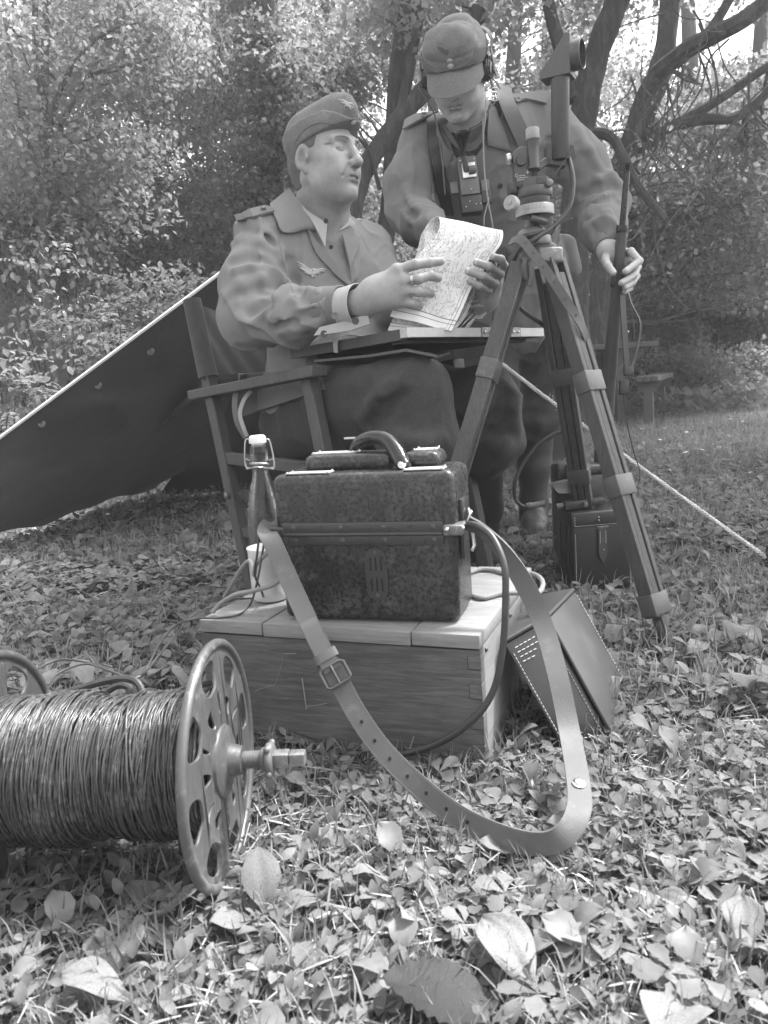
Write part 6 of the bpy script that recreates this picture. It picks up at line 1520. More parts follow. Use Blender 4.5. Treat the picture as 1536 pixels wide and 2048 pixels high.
m_ = MB(); m_.tube([I(1132, 300, .02), I(1141, 330, .0), I(1146, 368, -.01), I(1138, 415, -.02), I(1108, 452, -.03), I(1070, 478, -.04), I(1040, 497, -.03), I(1020, 535, .0), I(1014, 565, .03), I(1030, 605, .06), I(1060, 632, .08), I(1095, 655, .10)], .0052, 10, sub=7); m_.build('sheath', CABLE, ic); m_ = MB()
m_.tube([P(1160, 760, 1.95), P(1146, 800, 1.93), P(1132, 835, 1.92), P(1127, 862, 1.92), P(1108, 868, 1.92), P(1075, 890, 1.92), P(1045, 930, 1.92), P(1030, 965, 1.92), P(1030, 995, 1.93), P(1045, 1012, 1.93), P(1068, 1012, 1.93)], .0048, 10, sub=7)
m_.build('sheath', CABLE, ic)
m_ = MB(); m_.tube([P(1052, 1011, 1.928), P(1066, 1011, 1.928), P(1090, 1006, 1.926)], [.0065, .0075, .0085], 12); m_.lathe([(.0078, -.004), (.0085, 0), (.0078, .004)], P(1060, 1011, 1.928), CR, 14); m_.build('plug', m_plain('grey_plug', .12, .4, 0, .2, 40, .05), ic)

# ---------------------------------------------------------------- rifle standing upright in his left hand
rf_ = thing('rifle', 'bolt action rifle standing on its butt beside the standing man', 'rifle', A3(.77, 2.36, 0))
mz = P(1256, 324, 2.20); bb = P(1190, 1075, 2.36); rd = unit(bb - mz); LR = np.linalg.norm(bb - mz)
rs = unit(CR - rd * (CR @ rd)); rb = np.cross(rd, rs)
GUN = m_worn('blued_steel', .035, .10, .66, 40, .28, .5); STOCK = m_wood('rifle_stock_wood', .055, .10, 'z', 1.5, .42, .25)
MB().lathe([(.0055, 0), (.0088, .001), (.0088, .010), (.0075, .012), (.0075, .03), (.0080, .033), (.0090, .20)], mz, rd, 16).build('barrel', GUN, rf_)
m_ = MB(); tq = [(.155, .0135, .016), (.25, .0145, .017), (.34, .0155, .020), (.50, .0185, .024), (.62, .021, .028), (.78, .022, .030), (.86, .020, .038), (1.0, .021, .056)]
V = []; ang = np.linspace(0, 2 * np.pi, 16, endpoint=False)
for t_, a_, b_ in tq: V.append(mz + rd * LR * t_ + np.sign(np.cos(ang))[:, None] * np.abs(np.cos(ang))[:, None] ** .8 * a_ * rs + np.sign(np.sin(ang))[:, None] * np.abs(np.sin(ang))[:, None] ** .8 * b_ * rb)
F = [(i * 16 + j, i * 16 + (j + 1) % 16, (i + 1) * 16 + (j + 1) % 16, (i + 1) * 16 + j) for i in range(len(tq) - 1) for j in range(16)] + [tuple(range(15, -1, -1)), tuple(range((len(tq) - 1) * 16, len(tq) * 16))]
m_.add(np.concatenate(V), F); m_.build('stock', STOCK, rf_)
for t_, r_ in ((.158, .0165), (.292, .0185)):
    MB().lathe([(r_ * .96, -.010), (r_, -.008), (r_, .008), (r_ * .96, .010)], mz + rd * LR * t_, rd, 20).build('barrel_band', GUN, rf_)
m_ = MB(); m_.box((0, 0, 0), (.016, .004, .10), M=axes(mz + rd * LR * .70 - rb * .0285 * (1 if rb @ CF > 0 else -1), rs, rb, rd), bev=.002); m_.build('magazine_plate', GUN, rf_)
m_ = MB(); m_.bar(mz + rd * .006 - rb * .012 * (1 if rb @ CF > 0 else -1), mz + rd * .020 - rb * .008 * (1 if rb @ CF > 0 else -1), .003, .006, rs); m_.build('front_sight', GUN, rf_)
sl = MB(); sl.strap([P(1244, 530, 2.20), P(1244, 580, 2.205), P(1248, 650, 2.21), P(1252, 705, 2.215), P(1255, 745, 2.22)], unit(CR * .8 + CF * .5), .022, .003)
sl.strap([P(1250, 560, 2.225), P(1262, 605, 2.23), P(1280, 645, 2.235), P(1276, 690, 2.235), P(1264, 730, 2.23), P(1258, 755, 2.225)], unit(CR * .5 + CF * .8), .022, .003)
sl.strap([P(1256, 750, 2.215), P(1250, 775, 2.21), P(1248, 800, 2.21), P(1255, 850, 2.21), P(1268, 905, 2.21), P(1279, 940, 2.20), P(1278, 965, 2.19), P(1268, 985, 2.18)], unit(CR * .35 + CF * .95), .020, .003); sl.build('sling', LEATHER_BLK, rf_)
m_ = MB(); m_.box((0, 0, 0), (.028, .014, .026), M=axes(P(1257, 742, 2.215), CR, CF, CU), bev=.003); m_.build('sling_keeper', LEATHER_BLK, rf_)
m_ = MB(); m_.box((0, 0, 0), (.026, .014, .042), M=axes(P(1248, 775, 2.205), CR, CF, CU), bev=.003); m_.ball(P(1256, 785, 2.19), .003, 6); m_.build('sling_buckle', GUN, rf_)
# ---------------------------------------------------------------- wooden crate with finger joints
cA = Z(972, 1536); yaw = math.radians(-22); CW, CD, CH = .486, .40, .208
ccx = A3(math.cos(yaw), math.sin(yaw), 0); ccy = A3(-math.sin(yaw), math.cos(yaw), 0)
cr0 = cA - ccx * CW
cr = thing('wooden_crate', 'flat wooden crate with finger jointed corners standing under the field telephone', 'crate', M=frame(cr0, yaw))
t_ = .020; lid = .022; H_ = CH - lid - .002
def lprism(poly, th, M, name, m, parent): return MB().prism(poly, th, M).build(name, m, parent, smooth=False, world=False)
ft_ = [(.012, .036), (.060, .084), (.108, .132), (.154, .176)]          # side tabs that show on the front
poly = [(0, 0), (CW, 0)]
for a, b in ft_: poly += [(CW, a), (CW - t_, a), (CW - t_, b), (CW, b)]
poly += [(CW, H_), (0, H_)]
lprism(poly, t_, Matrix.Translation((0, t_ / 2, 0)) @ Matrix.Rotation(math.pi / 2, 4, 'X'), 'front_board', WOOD_CRATE, cr)
lprism([(0, 0), (CW, 0), (CW, H_), (0, H_)], t_, Matrix.Translation((0, CD - t_ / 2, 0)) @ Matrix.Rotation(math.pi / 2, 4, 'X'), 'back_board', WOOD_CRATE, cr)
def side(x0, name):
    p = [(t_, 0), (CD - t_, 0), (CD - t_, H_), (t_, H_)]
    MB().prism(p, t_, Matrix.Translation((x0, 0, 0)) @ axes((0, 0, 0), (0, 1, 0), (0, 0, 1), (1, 0, 0))).build(name, WOOD_SIDE, cr, smooth=False, world=False)
side(CW - t_ / 2, 'side_board'); side(t_ / 2, 'side_board')
for a, b in ft_: MB().box((CW - t_ / 2 + .0006, t_ / 2 - .0008, (a + b) / 2), (t_, t_, b - a - .0015), bev=.0008, seg=1).build('joint_tab', WOOD_END, cr, smooth=False, world=False)
for a, b in ((.012, .036), (.060, .084), (.108, .132), (.154, .176)): MB().box((CW - t_ / 2 + .0006, CD - t_ / 2 + .0008, (a + b) / 2), (t_, t_, b - a - .0015), bev=.0008, seg=1).build('joint_tab', WOOD_END, cr, smooth=False, world=False)
zl = H_ + .003 + lid / 2
MB().box((.062, CD / 2, zl), (.120, CD + .006, lid), bev=.0025).build('lid_cleat', WOOD_LID, cr, world=False, sharp=30)
MB().box((CW - .052, CD / 2, zl), (.106, CD + .006, lid), bev=.0025).build('lid_cleat', WOOD_LID, cr, world=False, sharp=30)
for i_, (y0, y1) in enumerate(((-.003, .135), (.1365, .272), (.2735, CD + .003))):
    MB().box(((.1235 + CW - .1065) / 2, (y0 + y1) / 2, zl - .0012), (CW - .1065 - .1235, y1 - y0, lid), bev=.002).build('lid_board', WOOD_LID, cr, world=False, sharp=30)
m_ = MB()
for y_ in (.03, .20, .36): m_.ball((CW + .0005, y_, H_ - .008), .004, 8)
m_.build('nails', DARK_METAL, cr, world=False)
m_ = MB(); m_.tube([(CW + .0015, -.0005, .0), (CW + .006, -.004, .03), (CW + .002, -.001, .055)], [.004, .003, .001], 5); m_.build('splinter', WOOD_LID, cr, world=False)
m_ = MB(); sc_ = lambda pts, r_: m_.tube([(x, -.0004, z) for x, z in pts], r_, 4)
sc_([(.095, .088), (.120, .098), (.135, .102), (.150, .135), (.158, .158), (.180, .160)], .0006); sc_([(.190, .065), (.188, .10), (.187, .118)], .0013); sc_([(.192, .070), (.21, .074), (.228, .079)], .0006)
m_.build('scratches', m_plain('bare_wood', .24, .8, 0, .2, 60, 0), cr, world=False)

# ---------------------------------------------------------------- field telephone
ty = math.radians(-17.5); zt = CH + .0035
p0 = Z(566, 1238, zt); PWd, PD, PH = .296, .125, .232
ft = thing('field_telephone', 'mottled black field telephone case with curved handle standing on the wooden crate', 'telephone', M=frame(p0, ty))
def sbox(c, s_, r, name, m, vert=None, seg=4):
    return MB().box(c, s_, bev=r, seg=seg).build(name, m, ft, world=False, sharp=50)
def open_box(c, s_, r, skip, name):
    b = bmesh.new(); bmesh.ops.create_cube(b, size=1.0); bmesh.ops.scale(b, vec=s_, verts=b.verts)
    es = [e for e in b.edges if not all(abs(v.co.z - skip * s_[2] / 2) < 1e-5 for v in e.verts)]
    bmesh.ops.bevel(b, geom=es, offset=r, segments=5, affect='EDGES', profile=.5)
    m_ = MB(); m_.bm(b, Matrix.Translation(c)); return m_.build(name, MARBLE, ft, world=False, sharp=50)
open_box((PWd / 2, PD / 2, .0745), (PWd - .005, PD - .005, .149), .013, 1, 'body')
open_box((PWd / 2, PD / 2, .193), (PWd, PD, .086), .015, -1, 'lid')
m_ = MB(); m_.box((PWd / 2 - .002, -.0022, .151), (.262, .006, .018), bev=.0012); m_.build('hinge_strip', BLACK_METAL, ft, world=False)
m_ = MB(); m_.box((PWd / 2 - .002, .0012, .131), (.262, .005, .016), bev=.0012); m_.build('hinge_strip', BLACK_METAL, ft, world=False)
m_ = MB(); m_.tube([(.016, -.004, .141), (PWd - .02, -.004, .141)], .0032, 10); m_.build('hinge_pin', BLACK_METAL, ft, world=False)
for x_ in (.036, .115, .185, .262):
    m_ = MB()
    for y_, z_ in ((-.0052, .152), (-.0012, .131)): m_.lathe([(.0042, 0), (.0042, .0008), (.003, .0014), (0, .0016)], (x_, y_, z_), (0, -1, 0), 12)
    m_.build('screw', DARK_METAL, ft, world=False)
sbox((PWd - .004, .012, .146), (.030, .040, .016), .003, 'corner_clasp', BRASS)
m_ = MB(); m_.ball((PWd - .012, -.010, .148), .004, 8); m_.ball((PWd + .010, .0, .148), .004, 8); m_.build('rivets', STEEL, ft, world=False)
sbox((.004, .010, .146), (.030, .036, .015), .003, 'corner_clasp', BLACK_METAL)
# vent plate: rounded plaque with two rows of slots
poly = [(.020 * math.cos(a) * .92, .024 * np.sign(math.sin(a)) + .018 * math.sin(a)) for a in np.linspace(0, 2 * math.pi, 25)[:-1]]
MB().prism(poly, .003, Matrix.Translation((.166, .0020, .076)) @ Matrix.Rotation(math.pi / 2, 4, 'X')).build('vent_plate', BLACK_METAL, ft, smooth=False, world=False)
m_ = MB()
for r_ in (.0165, -.0165):
    for x_ in (-.0085, 0, .0085): m_.box((.166 + x_, .0006, .076 + r_), (.0028, .0016, .021), bev=.0008, seg=1)
m_.build('vent_slots', m_plain('slot_black', .008, .9, 0, .1, 20, 0), ft, world=False)
m_ = MB()
for z_ in (.076 + .034, .076 - .034): m_.lathe([(.0038, 0), (.0038, .0008), (0, .0014)], (.166, .0003, z_), (0, -1, 0), 12)
m_.build('vent_screws', DARK_METAL, ft, world=False)
# raised housing on the lid, paper plates, handle
sbox((.115, .080, .246), (.150, .070, .030), .012, 'raised_housing', MARBLE)
sbox((.235, .080, .246), (.060, .070, .028), .012, 'raised_housing', MARBLE)
PLATE = m_plain('paper_plate', .42, .5, 0, .12, 40, .03)
for x_, y_, s_, z_ in ((.060, .022, (.074, .026, .0016), .2368), (.248, .024, (.062, .030, .0016), .2368), (.085, .080, (.074, .034, .0016), .2618), (.238, .082, (.036, .034, .0016), .2608)):
    MB().box((x_, y_, z_), s_).build('label_plate', PLATE, ft, smooth=False, world=False)
    m_ = MB()
    for e in (-1, 1): m_.ball((x_ + e * s_[0] * .46, y_ + s_[1] * .42, z_ + .001), .0022, 6); m_.ball((x_ + e * s_[0] * .46, y_ - s_[1] * .42, z_ + .001), .0022, 6)
    m_.build('plate_screws', STEEL, ft, world=False)
m_ = MB(); hpts = [(.105, .098, .256), (.122, .088, .276), (.150, .075, .284), (.178, .062, .280), (.196, .050, .264), (.208, .038, .247), (.216, .030, .239)]
sp, rr = spline(np.array(hpts), np.array([.006, .009, .011, .012, .013, .013, .010]), 6)
m_.tube(sp, rr, 16); m_.build('handle', BAKELITE, ft, world=False)
m_ = MB(); m_.lathe([(.006, 0), (.0065, .0015), (.003, .003), (0, .0032)], (.212, .024, .243), unit(A3(.2, -.8, .5)), 14); m_.box((.110, .094, .283), (.026, .010, .003), bev=.001); m_.build('handle_rivets', STEEL, ft, world=False)
# ring and catch on the right end
m_ = MB(); m_.box((PWd + .003, .045, .170), (.007, .034, .034), bev=.002); m_.box((PWd + .002, .045, .118), (.007, .030, .05), bev=.002); m_.build('catch_plate', BLACK_METAL, ft, world=False)
m_ = MB(); m_.tube([(PWd + .010 + .006 * math.sin(a), .045 + .012 * math.cos(a), .150 + .016 * math.sin(a)) for a in np.linspace(0, 6.28, 18)], .0018, 8); m_.tube([(PWd + .008, .035, .15), (PWd + .014, .04, .160), (PWd + .010, .055, .168)], .002, 8); m_.tube([(PWd + .014, .052, .135), (PWd + .016, .054, .110), (PWd + .012, .05, .102)], .003, 8); m_.build('wire_catch', STEEL, ft, world=False)
def FT(x, y, z): return np.array((frame(p0, ty) @ Vector((x, y, z)))[:])
fc = thing('telephone_cable', 'thick black cable looping from the telephone down the front of the crate', 'cable', FT(PWd, .03, .15))
m_ = MB(); m_.tube([FT(PWd + .004, .03, .148), FT(PWd + .03, .01, .150), P(985, 1075, 1.10), P(1008, 1130, 1.07), P(1011, 1200, 1.06), P(1005, 1300, 1.055), P(985, 1385, 1.055), P(940, 1445, 1.06), P(865, 1492, 1.085), P(780, 1512, 1.11), P(715, 1513, 1.13), P(640, 1492, 1.165), P(560, 1460, 1.21), P(480, 1440, 1.25)], .0052, 10, sub=7); m_.build('sheath', CABLE, fc)
# pale flex lying on the lid
fx = thing('pale_flex', 'pale grey flex lying in a loop on the crate lid behind the telephone', 'cable', Z(1000, 1160, CH))
zz = CH + .006
m_ = MB(); m_.tube([Z(930, 1150, zz), Z(955, 1140, zz), Z(985, 1140, zz), Z(1015, 1147, zz), Z(1050, 1145, zz), Z(1076, 1152, zz), Z(1086, 1168, zz), Z(1075, 1186, zz - .001), Z(1040, 1186, zz), Z(1000, 1188, zz), Z(965, 1196, zz), Z(940, 1188, zz), Z(930, 1178, zz)], .0042, 8, sub=6); m_.build('sheath', CABLE_L, fx)

# ---------------------------------------------------------------- carrying strap of the telephone, trailing to the ground
cs = thing('shoulder_strap', 'tan leather shoulder strap with buckle trailing from the telephone to the grass', 'strap', A3(.1, .9, 0))
sp = [FT(-.010, .055, .150), FT(-.012, .020, .156), FT(-.006, -.018, .150), P(545, 1085, 1.17), P(590, 1185, 1.13), P(632, 1275, 1.085), P(672, 1350, 1.055), P(712, 1425, 1.03), P(765, 1500, .995), P(835, 1570, .940), P(915, 1632, .890), P(1000, 1672, .850), P(1075, 1688, .822), P(1126, 1672, .820), P(1157, 1622, .845), P(1156, 1560, .895), P(1138, 1460, .98), P(1115, 1350, 1.03), P(1088, 1255, 1.075), P(1055, 1180, 1.10), P(1022, 1125, 1.12), P(990, 1085, 1.14), P(960, 1058, 1.145), FT(PWd + .012, .03, .150)]
sw = [ccy] * 3 + [CR * .95 + CU * .3] * 3 + [CR * .92 + CU * .35, CR * .88 + CU * .45, CR * .75 + CU * .62, CR * .60 + CU * .8, CR * .42 + CU * .9, CR * .20 + CU * .97, CU * 1.0 - CF * .1, CU * .7 - CR * .7, -CR * .98 + CU * .1, -CR * 1.0, -CR * 1.0, -CR * .98 - CU * .05, -CR * .92 - CU * .2, -CR * .8 - CU * .3 + CF * .2, -CR * .6 - CU * .4 + CF * .5, -CR * .4 - CU * .5 + CF * .7, -CU * .6 + CF * .7, -CU * .7 + CF * .6]
m_ = MB(); m_.strap(np.array(sp), np.array([unit(q) for q in sw]), .029, .0034, 8); m_.build('band', TAN, cs)
q_, _ = spline(np.array(sp), 0, 8); s_, _ = spline(np.array([unit(q) for q in sw]), 0, 8)
Tn = np.gradient(q_, axis=0); Tn /= np.linalg.norm(Tn, axis=1)[:, None]
def SAt(i): 
    t = Tn[i]; s = unit(s_[i] - t * (s_[i] @ t)); n = np.cross(t, s); n = -n if n @ CF > 0 else n
    return q_[i], t, s, n
m_ = MB()
for i_ in (58, 62, 66, 70, 74, 78, 82): p, t, s, n = SAt(i_); m_.lathe([(.0026, 0), (.0026, .0006)], p + n * .0018, n, 10)
m_.build('holes', m_plain('hole_black', .01, .9, 0, .1, 20, 0), cs)
p, t, s, n = SAt(48); m_ = MB()
rect = [(-.019, -.015), (.019, -.015), (.019, .015), (-.019, .015), (-.019, -.015)]
pts = []
for (a, b), (c, d) in zip(rect[:-1], rect[1:]): pts += [p + s * (a + (c - a) * u) + t * (b + (d - b) * u) + n * .006 for u in (.12, .5, .88)]
pts.append(pts[0]); m_.tube(pts, .0026, 8, cap=False); m_.tube([p + t * .016 + n * .006, p + n * .009, p - t * .014 + n * .007], .0022, 8); m_.build('buckle', DARK_METAL, cs)
p, t, s, n = SAt(44); m_ = MB(); m_.strap([p + s * a + n * b for a, b in ((-.0165, -.003), (-.016, .005), (0, .0075), (.016, .005), (.0165, -.003))], t, .014, .003); m_.build('keeper', TAN, cs)
m_ = MB(); pp = [SAt(i_) for i_ in range(37, 48)]
m_.strap([q[0] + q[3] * (.006 if 0 < k_ < 10 else .004) for k_, q in enumerate(pp)], np.array([q[2] for q in pp]), .026, .003, 3); m_.build('tongue', TAN, cs)
p, t, s, n = SAt(119); m_ = MB(); m_.lathe([(.0085, .001), (.0085, .0028), (.0060, .0035), (.0045, .0055), (0, .0062)], p + n * .001, n, 18); m_.build('stud', STEEL, cs)
st_ = MB()
for side_ in (-1, 1):
    pts = [SAt(i_)[0] + SAt(i_)[2] * side_ * .0125 + SAt(i_)[3] * .0014 for i_ in range(20, 100)]
    st_.tube(np.array(pts), .0007, 4)
st_.build('edge_crease', m_leather('crease_leather', .10, .6, .3, 300, .1), cs)

# ---------------------------------------------------------------- swing-top bottle and mug
gl = NT('bottle_glass'); g_ = gl.n('BsdfGlass', i_Roughness=.02, i_IOR=1.45); g_.inputs['Color'].default_value = (.90, .90, .90, 1)
tr_ = gl.n('BsdfTransparent'); tr_.inputs[0].default_value = (.88, .88, .88, 1); mx_ = gl.n('MixShader'); mx_.inputs[0].default_value = .6
gl.t.links.new(g_.outputs[0], mx_.inputs[1]); gl.t.links.new(tr_.outputs[0], mx_.inputs[2]); gl.t.links.new(mx_.outputs[0], gl.out.inputs[0]); GLASS = gl.m
bz = CH + .0035; b0 = Z(543, 1172, bz)
bo = thing('swing_top_bottle', 'clear swing top glass bottle with white stopper behind the telephone', 'bottle', b0)
hB = P(541, 880, b0[1])[2] - b0[2]; k_ = hB / .288
pr_ = [(0.0, .002), (.030, 0), (.0345, .004), (.0350, .02), (.0350, .120), (.0335, .145), (.0290, .172), (.0225, .200), (.0165, .222), (.0142, .240), (.0138, .248), (.0168, .252), (.0172, .272), (.0150, .277), (.0150, .281)]
inn = [(.0118, .281), (.0118, .255), (.0112, .240), (.0138, .222), (.0195, .200), (.0260, .172), (.0305, .145), (.0318, .120), (.0318, .02), (.028, .006), (0.0, .0065)]
MB().lathe([(r_, h_ * k_) for r_, h_ in pr_ + inn], b0, UPV, 36).build('glass', GLASS, bo)
MB().lathe([(.0110, .277 * k_), (.0125, .283 * k_), (.0160, .284 * k_), (.0165, .287 * k_), (.0155, .296 * k_), (.0120, .299 * k_), (0, .2995 * k_)], b0, UPV, 28).build('stopper', WHITE_PL, bo)
m_ = MB(); zb = b0 + UPV * .246 * k_
m_.tube([zb + CR * .0178 * math.cos(a) + CF * .0178 * math.sin(a) - UPV * .002 for a in np.linspace(0, 6.28, 26)], .0016, 6)
for e in (-1, 1):
    m_.tube([zb + CR * e * .0175 + UPV * .004, zb + CR * e * .026 + UPV * .006, zb + CR * e * .0265 - UPV * .008, zb + CR * e * .020 - UPV * .010], .0014, 6, sub=5)
    m_.tube([zb + CR * e * .025 - UPV * .012, zb + CR * e * .027 + UPV * .006, zb + CR * e * .0225 + UPV * .040, zb + CR * e * .0165 + UPV * .044], .0015, 6, sub=5)
m_.tube([zb - CR * .025 - UPV * .012, zb - CF * .026 - UPV * .010, zb + CR * .025 - UPV * .012], .0015, 6, sub=8)
m_.build('wire_bail', STEEL, bo)
m0 = Z(543, 1196, bz); mg = thing('white_mug', 'white enamel mug on the crate in front of the bottle, half behind the strap', 'mug', m0)
hM = P(540, 1092, m0[1])[2] - m0[2]
MB().lathe([(0, .002), (.029, 0), (.032, .003), (.0335, .02), (.0345, hM - .006), (.0360, hM - .002), (.0355, hM), (.0335, hM), (.0320, hM - .006), (.0315, .008), (0, .006)], m0, UPV, 36).build('cup', MUG_M, mg)
m_ = MB(); m_.tube([m0 + CR * .034 + UPV * (hM * .8) + CF * .01, m0 + CR * .055 + UPV * hM * .75 + CF * .015, m0 + CR * .056 + UPV * hM * .4 + CF * .015, m0 + CR * .034 + UPV * hM * .3 + CF * .01], .004, 8, sub=5); m_.build('handle', MUG_M, mg)
# leads running from behind the telephone over the crate into the grass and to the reels
ld = thing('twin_lead', 'pair of thin dark wires running from the mug over the crate edge to the reel', 'wire', Z(420, 1230, CH))
z2 = CH + .004
m_ = MB(); m_.tube([P(520, 1060, 1.24), P(514, 1110, 1.24), P(510, 1150, 1.25), P(524, 1185, 1.27), Z(520, 1196, z2), Z(470, 1198, z2), Z(430, 1212, z2), P(385, 1232, 1.22), P(345, 1278, 1.18), P(318, 1310, 1.16), P(285, 1348, 1.13), P(250, 1352, 1.13), P(195, 1330, 1.16), P(130, 1319, 1.18), P(90, 1330, 1.16), P(60, 1350, 1.12)], .0019, 6, sub=6)
m_.tube([P(532, 1060, 1.24), P(524, 1110, 1.235), P(514, 1165, 1.235), Z(500, 1210, z2), Z(475, 1230, z2), Z(430, 1236, z2), P(390, 1237, 1.20), P(350, 1252, 1.19), P(318, 1290, 1.17), P(300, 1325, 1.15), P(284, 1350, 1.13), P(258, 1356, 1.12), P(215, 1340, 1.14), P(170, 1328, 1.16), P(120, 1345, 1.14), P(95, 1370, 1.1)], .0019, 6, sub=6); m_.build('wires', WIRE, ld)
fl = thing('pale_lead', 'pale cloth covered lead looping round the white mug and off the crate', 'wire', Z(480, 1200, CH))
m_ = MB(); m_.tube([P(560, 1160, 1.23), P(540, 1172, 1.225), P(505, 1182, 1.23), P(470, 1190, 1.25), P(440, 1208, 1.27), P(425, 1225, 1.27)], .0040, 8, sub=6)
m_.tube([P(545, 1095, 1.24), P(528, 1112, 1.235), P(512, 1130, 1.25), P(508, 1150, 1.27), P(500, 1122, 1.30), P(482, 1138, 1.33), P(462, 1172, 1.36), P(448, 1195, 1.38)], .0038, 8, sub=6); m_.build('sheath', CABLE_L, fl)
# black cables lying in loops in the grass
gc = thing('ground_cable', 'black cable rising in loops through the grass between the tent and the crate', 'cable', Z(250, 1150))
for pts, r_, n_ in (([Z(165, 1200, .0), Z(180, 1180, .02), Z(205, 1163, .03), Z(250, 1156, .035), Z(300, 1164, .02), Z(345, 1166, .01), Z(380, 1172, .0)], .006, 6),
    ([Z(312, 1150, .0), Z(318, 1132, .015), Z(345, 1114, .03), Z(385, 1109, .03), Z(430, 1113, .015), Z(475, 1122, .0)], .006, 6),
    ([Z(332, 1192, 0), Z(355, 1180, .012), Z(380, 1168, .005)], .006, 4),
    ([P(40, 1395, 1.12), P(100, 1390, 1.10), P(150, 1380, 1.09), P(200, 1365, 1.09), P(240, 1358, 1.09), P(270, 1362, 1.08), P(285, 1385, 1.07), P(290, 1410, 1.06)], .0055, 6),
    ([P(205, 1390, 1.07), P(235, 1372, 1.06), P(258, 1375, 1.055), P(258, 1392, 1.05), P(254, 1410, 1.04)], .005, 5),
    ([P(330, 1390, 1.14), P(380, 1376, 1.18), P(420, 1366, 1.22)], .0055, 4),
    ([P(490, 1460, 1.24), P(600, 1485, 1.18)], .004, 4)):
    MB().tube(pts, r_, 8, sub=n_).build('cable_length', CABLE, gc)

# ---------------------------------------------------------------- leather case leaning on the crate
Q = [Z(1123, 1492, .006), Z(1221, 1476, .006), Z(1250, 1374, .010), None, P(1009, 1289, 1.16), P(1091, 1240, 1.205), P(1146, 1186, 1.39), P(1068, 1197, 1.345)]
Q[3] = Q[0] + Q[2] - Q[1]
lc = thing('leather_case', 'black stitched leather case leaning against the right side of the crate', 'case', Q[0])
def hexa(q, name, m, bev=.003):
    b = bmesh.new(); vs = [b.verts.new(tuple(v)) for v in q]
    for f in ((0, 3, 2, 1), (4, 5, 6, 7), (0, 1, 5, 4), (1, 2, 6, 5), (2, 3, 7, 6), (3, 0, 4, 7)): b.faces.new([vs[i] for i in f])
    bmesh.ops.recalc_face_normals(b, faces=b.faces); bmesh.ops.bevel(b, geom=b.edges[:], offset=bev, segments=3, affect='EDGES', profile=.5)
    m_ = MB(); m_.bm(b); return m_.build(name, m, lc, sharp=50)
hexa(Q, 'body', BAG)
nr = unit(np.cross(Q[2] - Q[1], Q[5] - Q[1])); nr = nr if nr[0] > 0 else -nr
nf = unit(np.cross(Q[1] - Q[0], Q[4] - Q[0])); nf = nf if nf[1] < 0 else -nf
ntp = unit(np.cross(Q[5] - Q[4], Q[7] - Q[4])); ntp = ntp if ntp[2] > 0 else -ntp
ex = lambda i, a=0.0, b=0.0, c=0.0: Q[i] + nr * a + nf * b + ntp * c
hexa([ex(1, .0005, .004), ex(1, .006, .004), ex(2, .006, -.003), ex(2, .0005, -.003), ex(5, .0005, .004), ex(5, .006, .004), ex(6, .006, -.003), ex(6, .0005, -.003)], 'cover', BAG_L, .002)
hexa([ex(4, -.003, .004, .0005), ex(5, .007, .004, .0005), ex(6, .007, -.002, .0005), ex(7, -.003, -.002, .0005), ex(4, -.003, .004, .008), ex(5, .007, .004, .008), ex(6, .007, -.002, .008), ex(7, -.003, -.002, .008)], 'top_flap', BAG_L, .003)
def stitch(mb, a, b, step=.0065, r_=.0008, l_=.0042):
    a, b = np.asarray(a, float), np.asarray(b, float); n = max(1, int(np.linalg.norm(b - a) / step)); d = unit(b - a)
    for i_ in range(n): c_ = a + d * step * (i_ + .5); mb.tube([c_ - d * l_ / 2, c_ + d * l_ / 2], r_, 4)
m_ = MB(); F4 = lambda u, v: (Q[0] * (1 - u) + Q[1] * u) * (1 - v) + (Q[4] * (1 - u) + Q[5] * u) * v + nf * .0004
R4 = lambda u, v: (Q[1] * (1 - u) + Q[2] * u) * (1 - v) + (Q[5] * (1 - u) + Q[6] * u) * v + nr * .0064
stitch(m_, F4(.07, .03), F4(.07, .92)); stitch(m_, F4(.90, .03), F4(.90, .90)); stitch(m_, F4(.1, .035), F4(.9, .035))
for k_ in range(4): stitch(m_, F4(.14, .93 - k_ * .045), F4(.80 - .10 * k_, .93 - k_ * .045), .009, .0008, .006)
stitch(m_, R4(.03, .02), R4(.03, .98)); stitch(m_, R4(.97, .02), R4(.97, .98))
m_.build('stitching', STITCH, lc)

# ---------------------------------------------------------------- battery case behind the tripod leg, with the box and plug that lie on it
g0 = Z(1148, 1188, .0); g1 = Z(1264, 1178, .0); gx = unit((g1 - g0) * A3(1, 1, 0)); gy = A3(-gx[1], gx[0], 0); gw = .165; gd = .150; gh = P(1133, 1028, g0[1])[2]
tilt = Matrix.Rotation(math.radians(2.5), 4, 'Y')
bc = thing('battery_case', 'black stitched leather battery case with buckled strap behind the right tripod leg', 'case', M=axes(g0, gx, gy, UPV))
MB().box((gw / 2, gd / 2, gh / 2), (gw, gd, gh), bev=.006, seg=3).build('body', BAG, bc, world=False)
MB().box((gw / 2, gd / 2 - .001, gh - .018), (gw + .008, gd + .008, .040), bev=.005, seg=3).build('cover', BAG, bc, world=False)
m_ = MB(); stitch(m_, (.006, -.0056, gh - .034), (gw - .004, -.0056, gh - .034)); stitch(m_, (.006, -.0056, gh - .034), (.006, -.0056, gh - .002)); stitch(m_, (.008, -.0005, .01), (.008, -.0005, gh - .05)); m_.build('stitching', STITCH, bc, world=False)
m_ = MB(); m_.prism([(-.011, 0), (.011, 0), (.011, -.075), (0, -.095), (-.011, -.075)], .004, Matrix.Translation((.078, -.006, gh - .040)) @ Matrix.Rotation(math.pi / 2, 4, 'X')); m_.build('strap_end', BAG_L, bc, world=False, smooth=False)
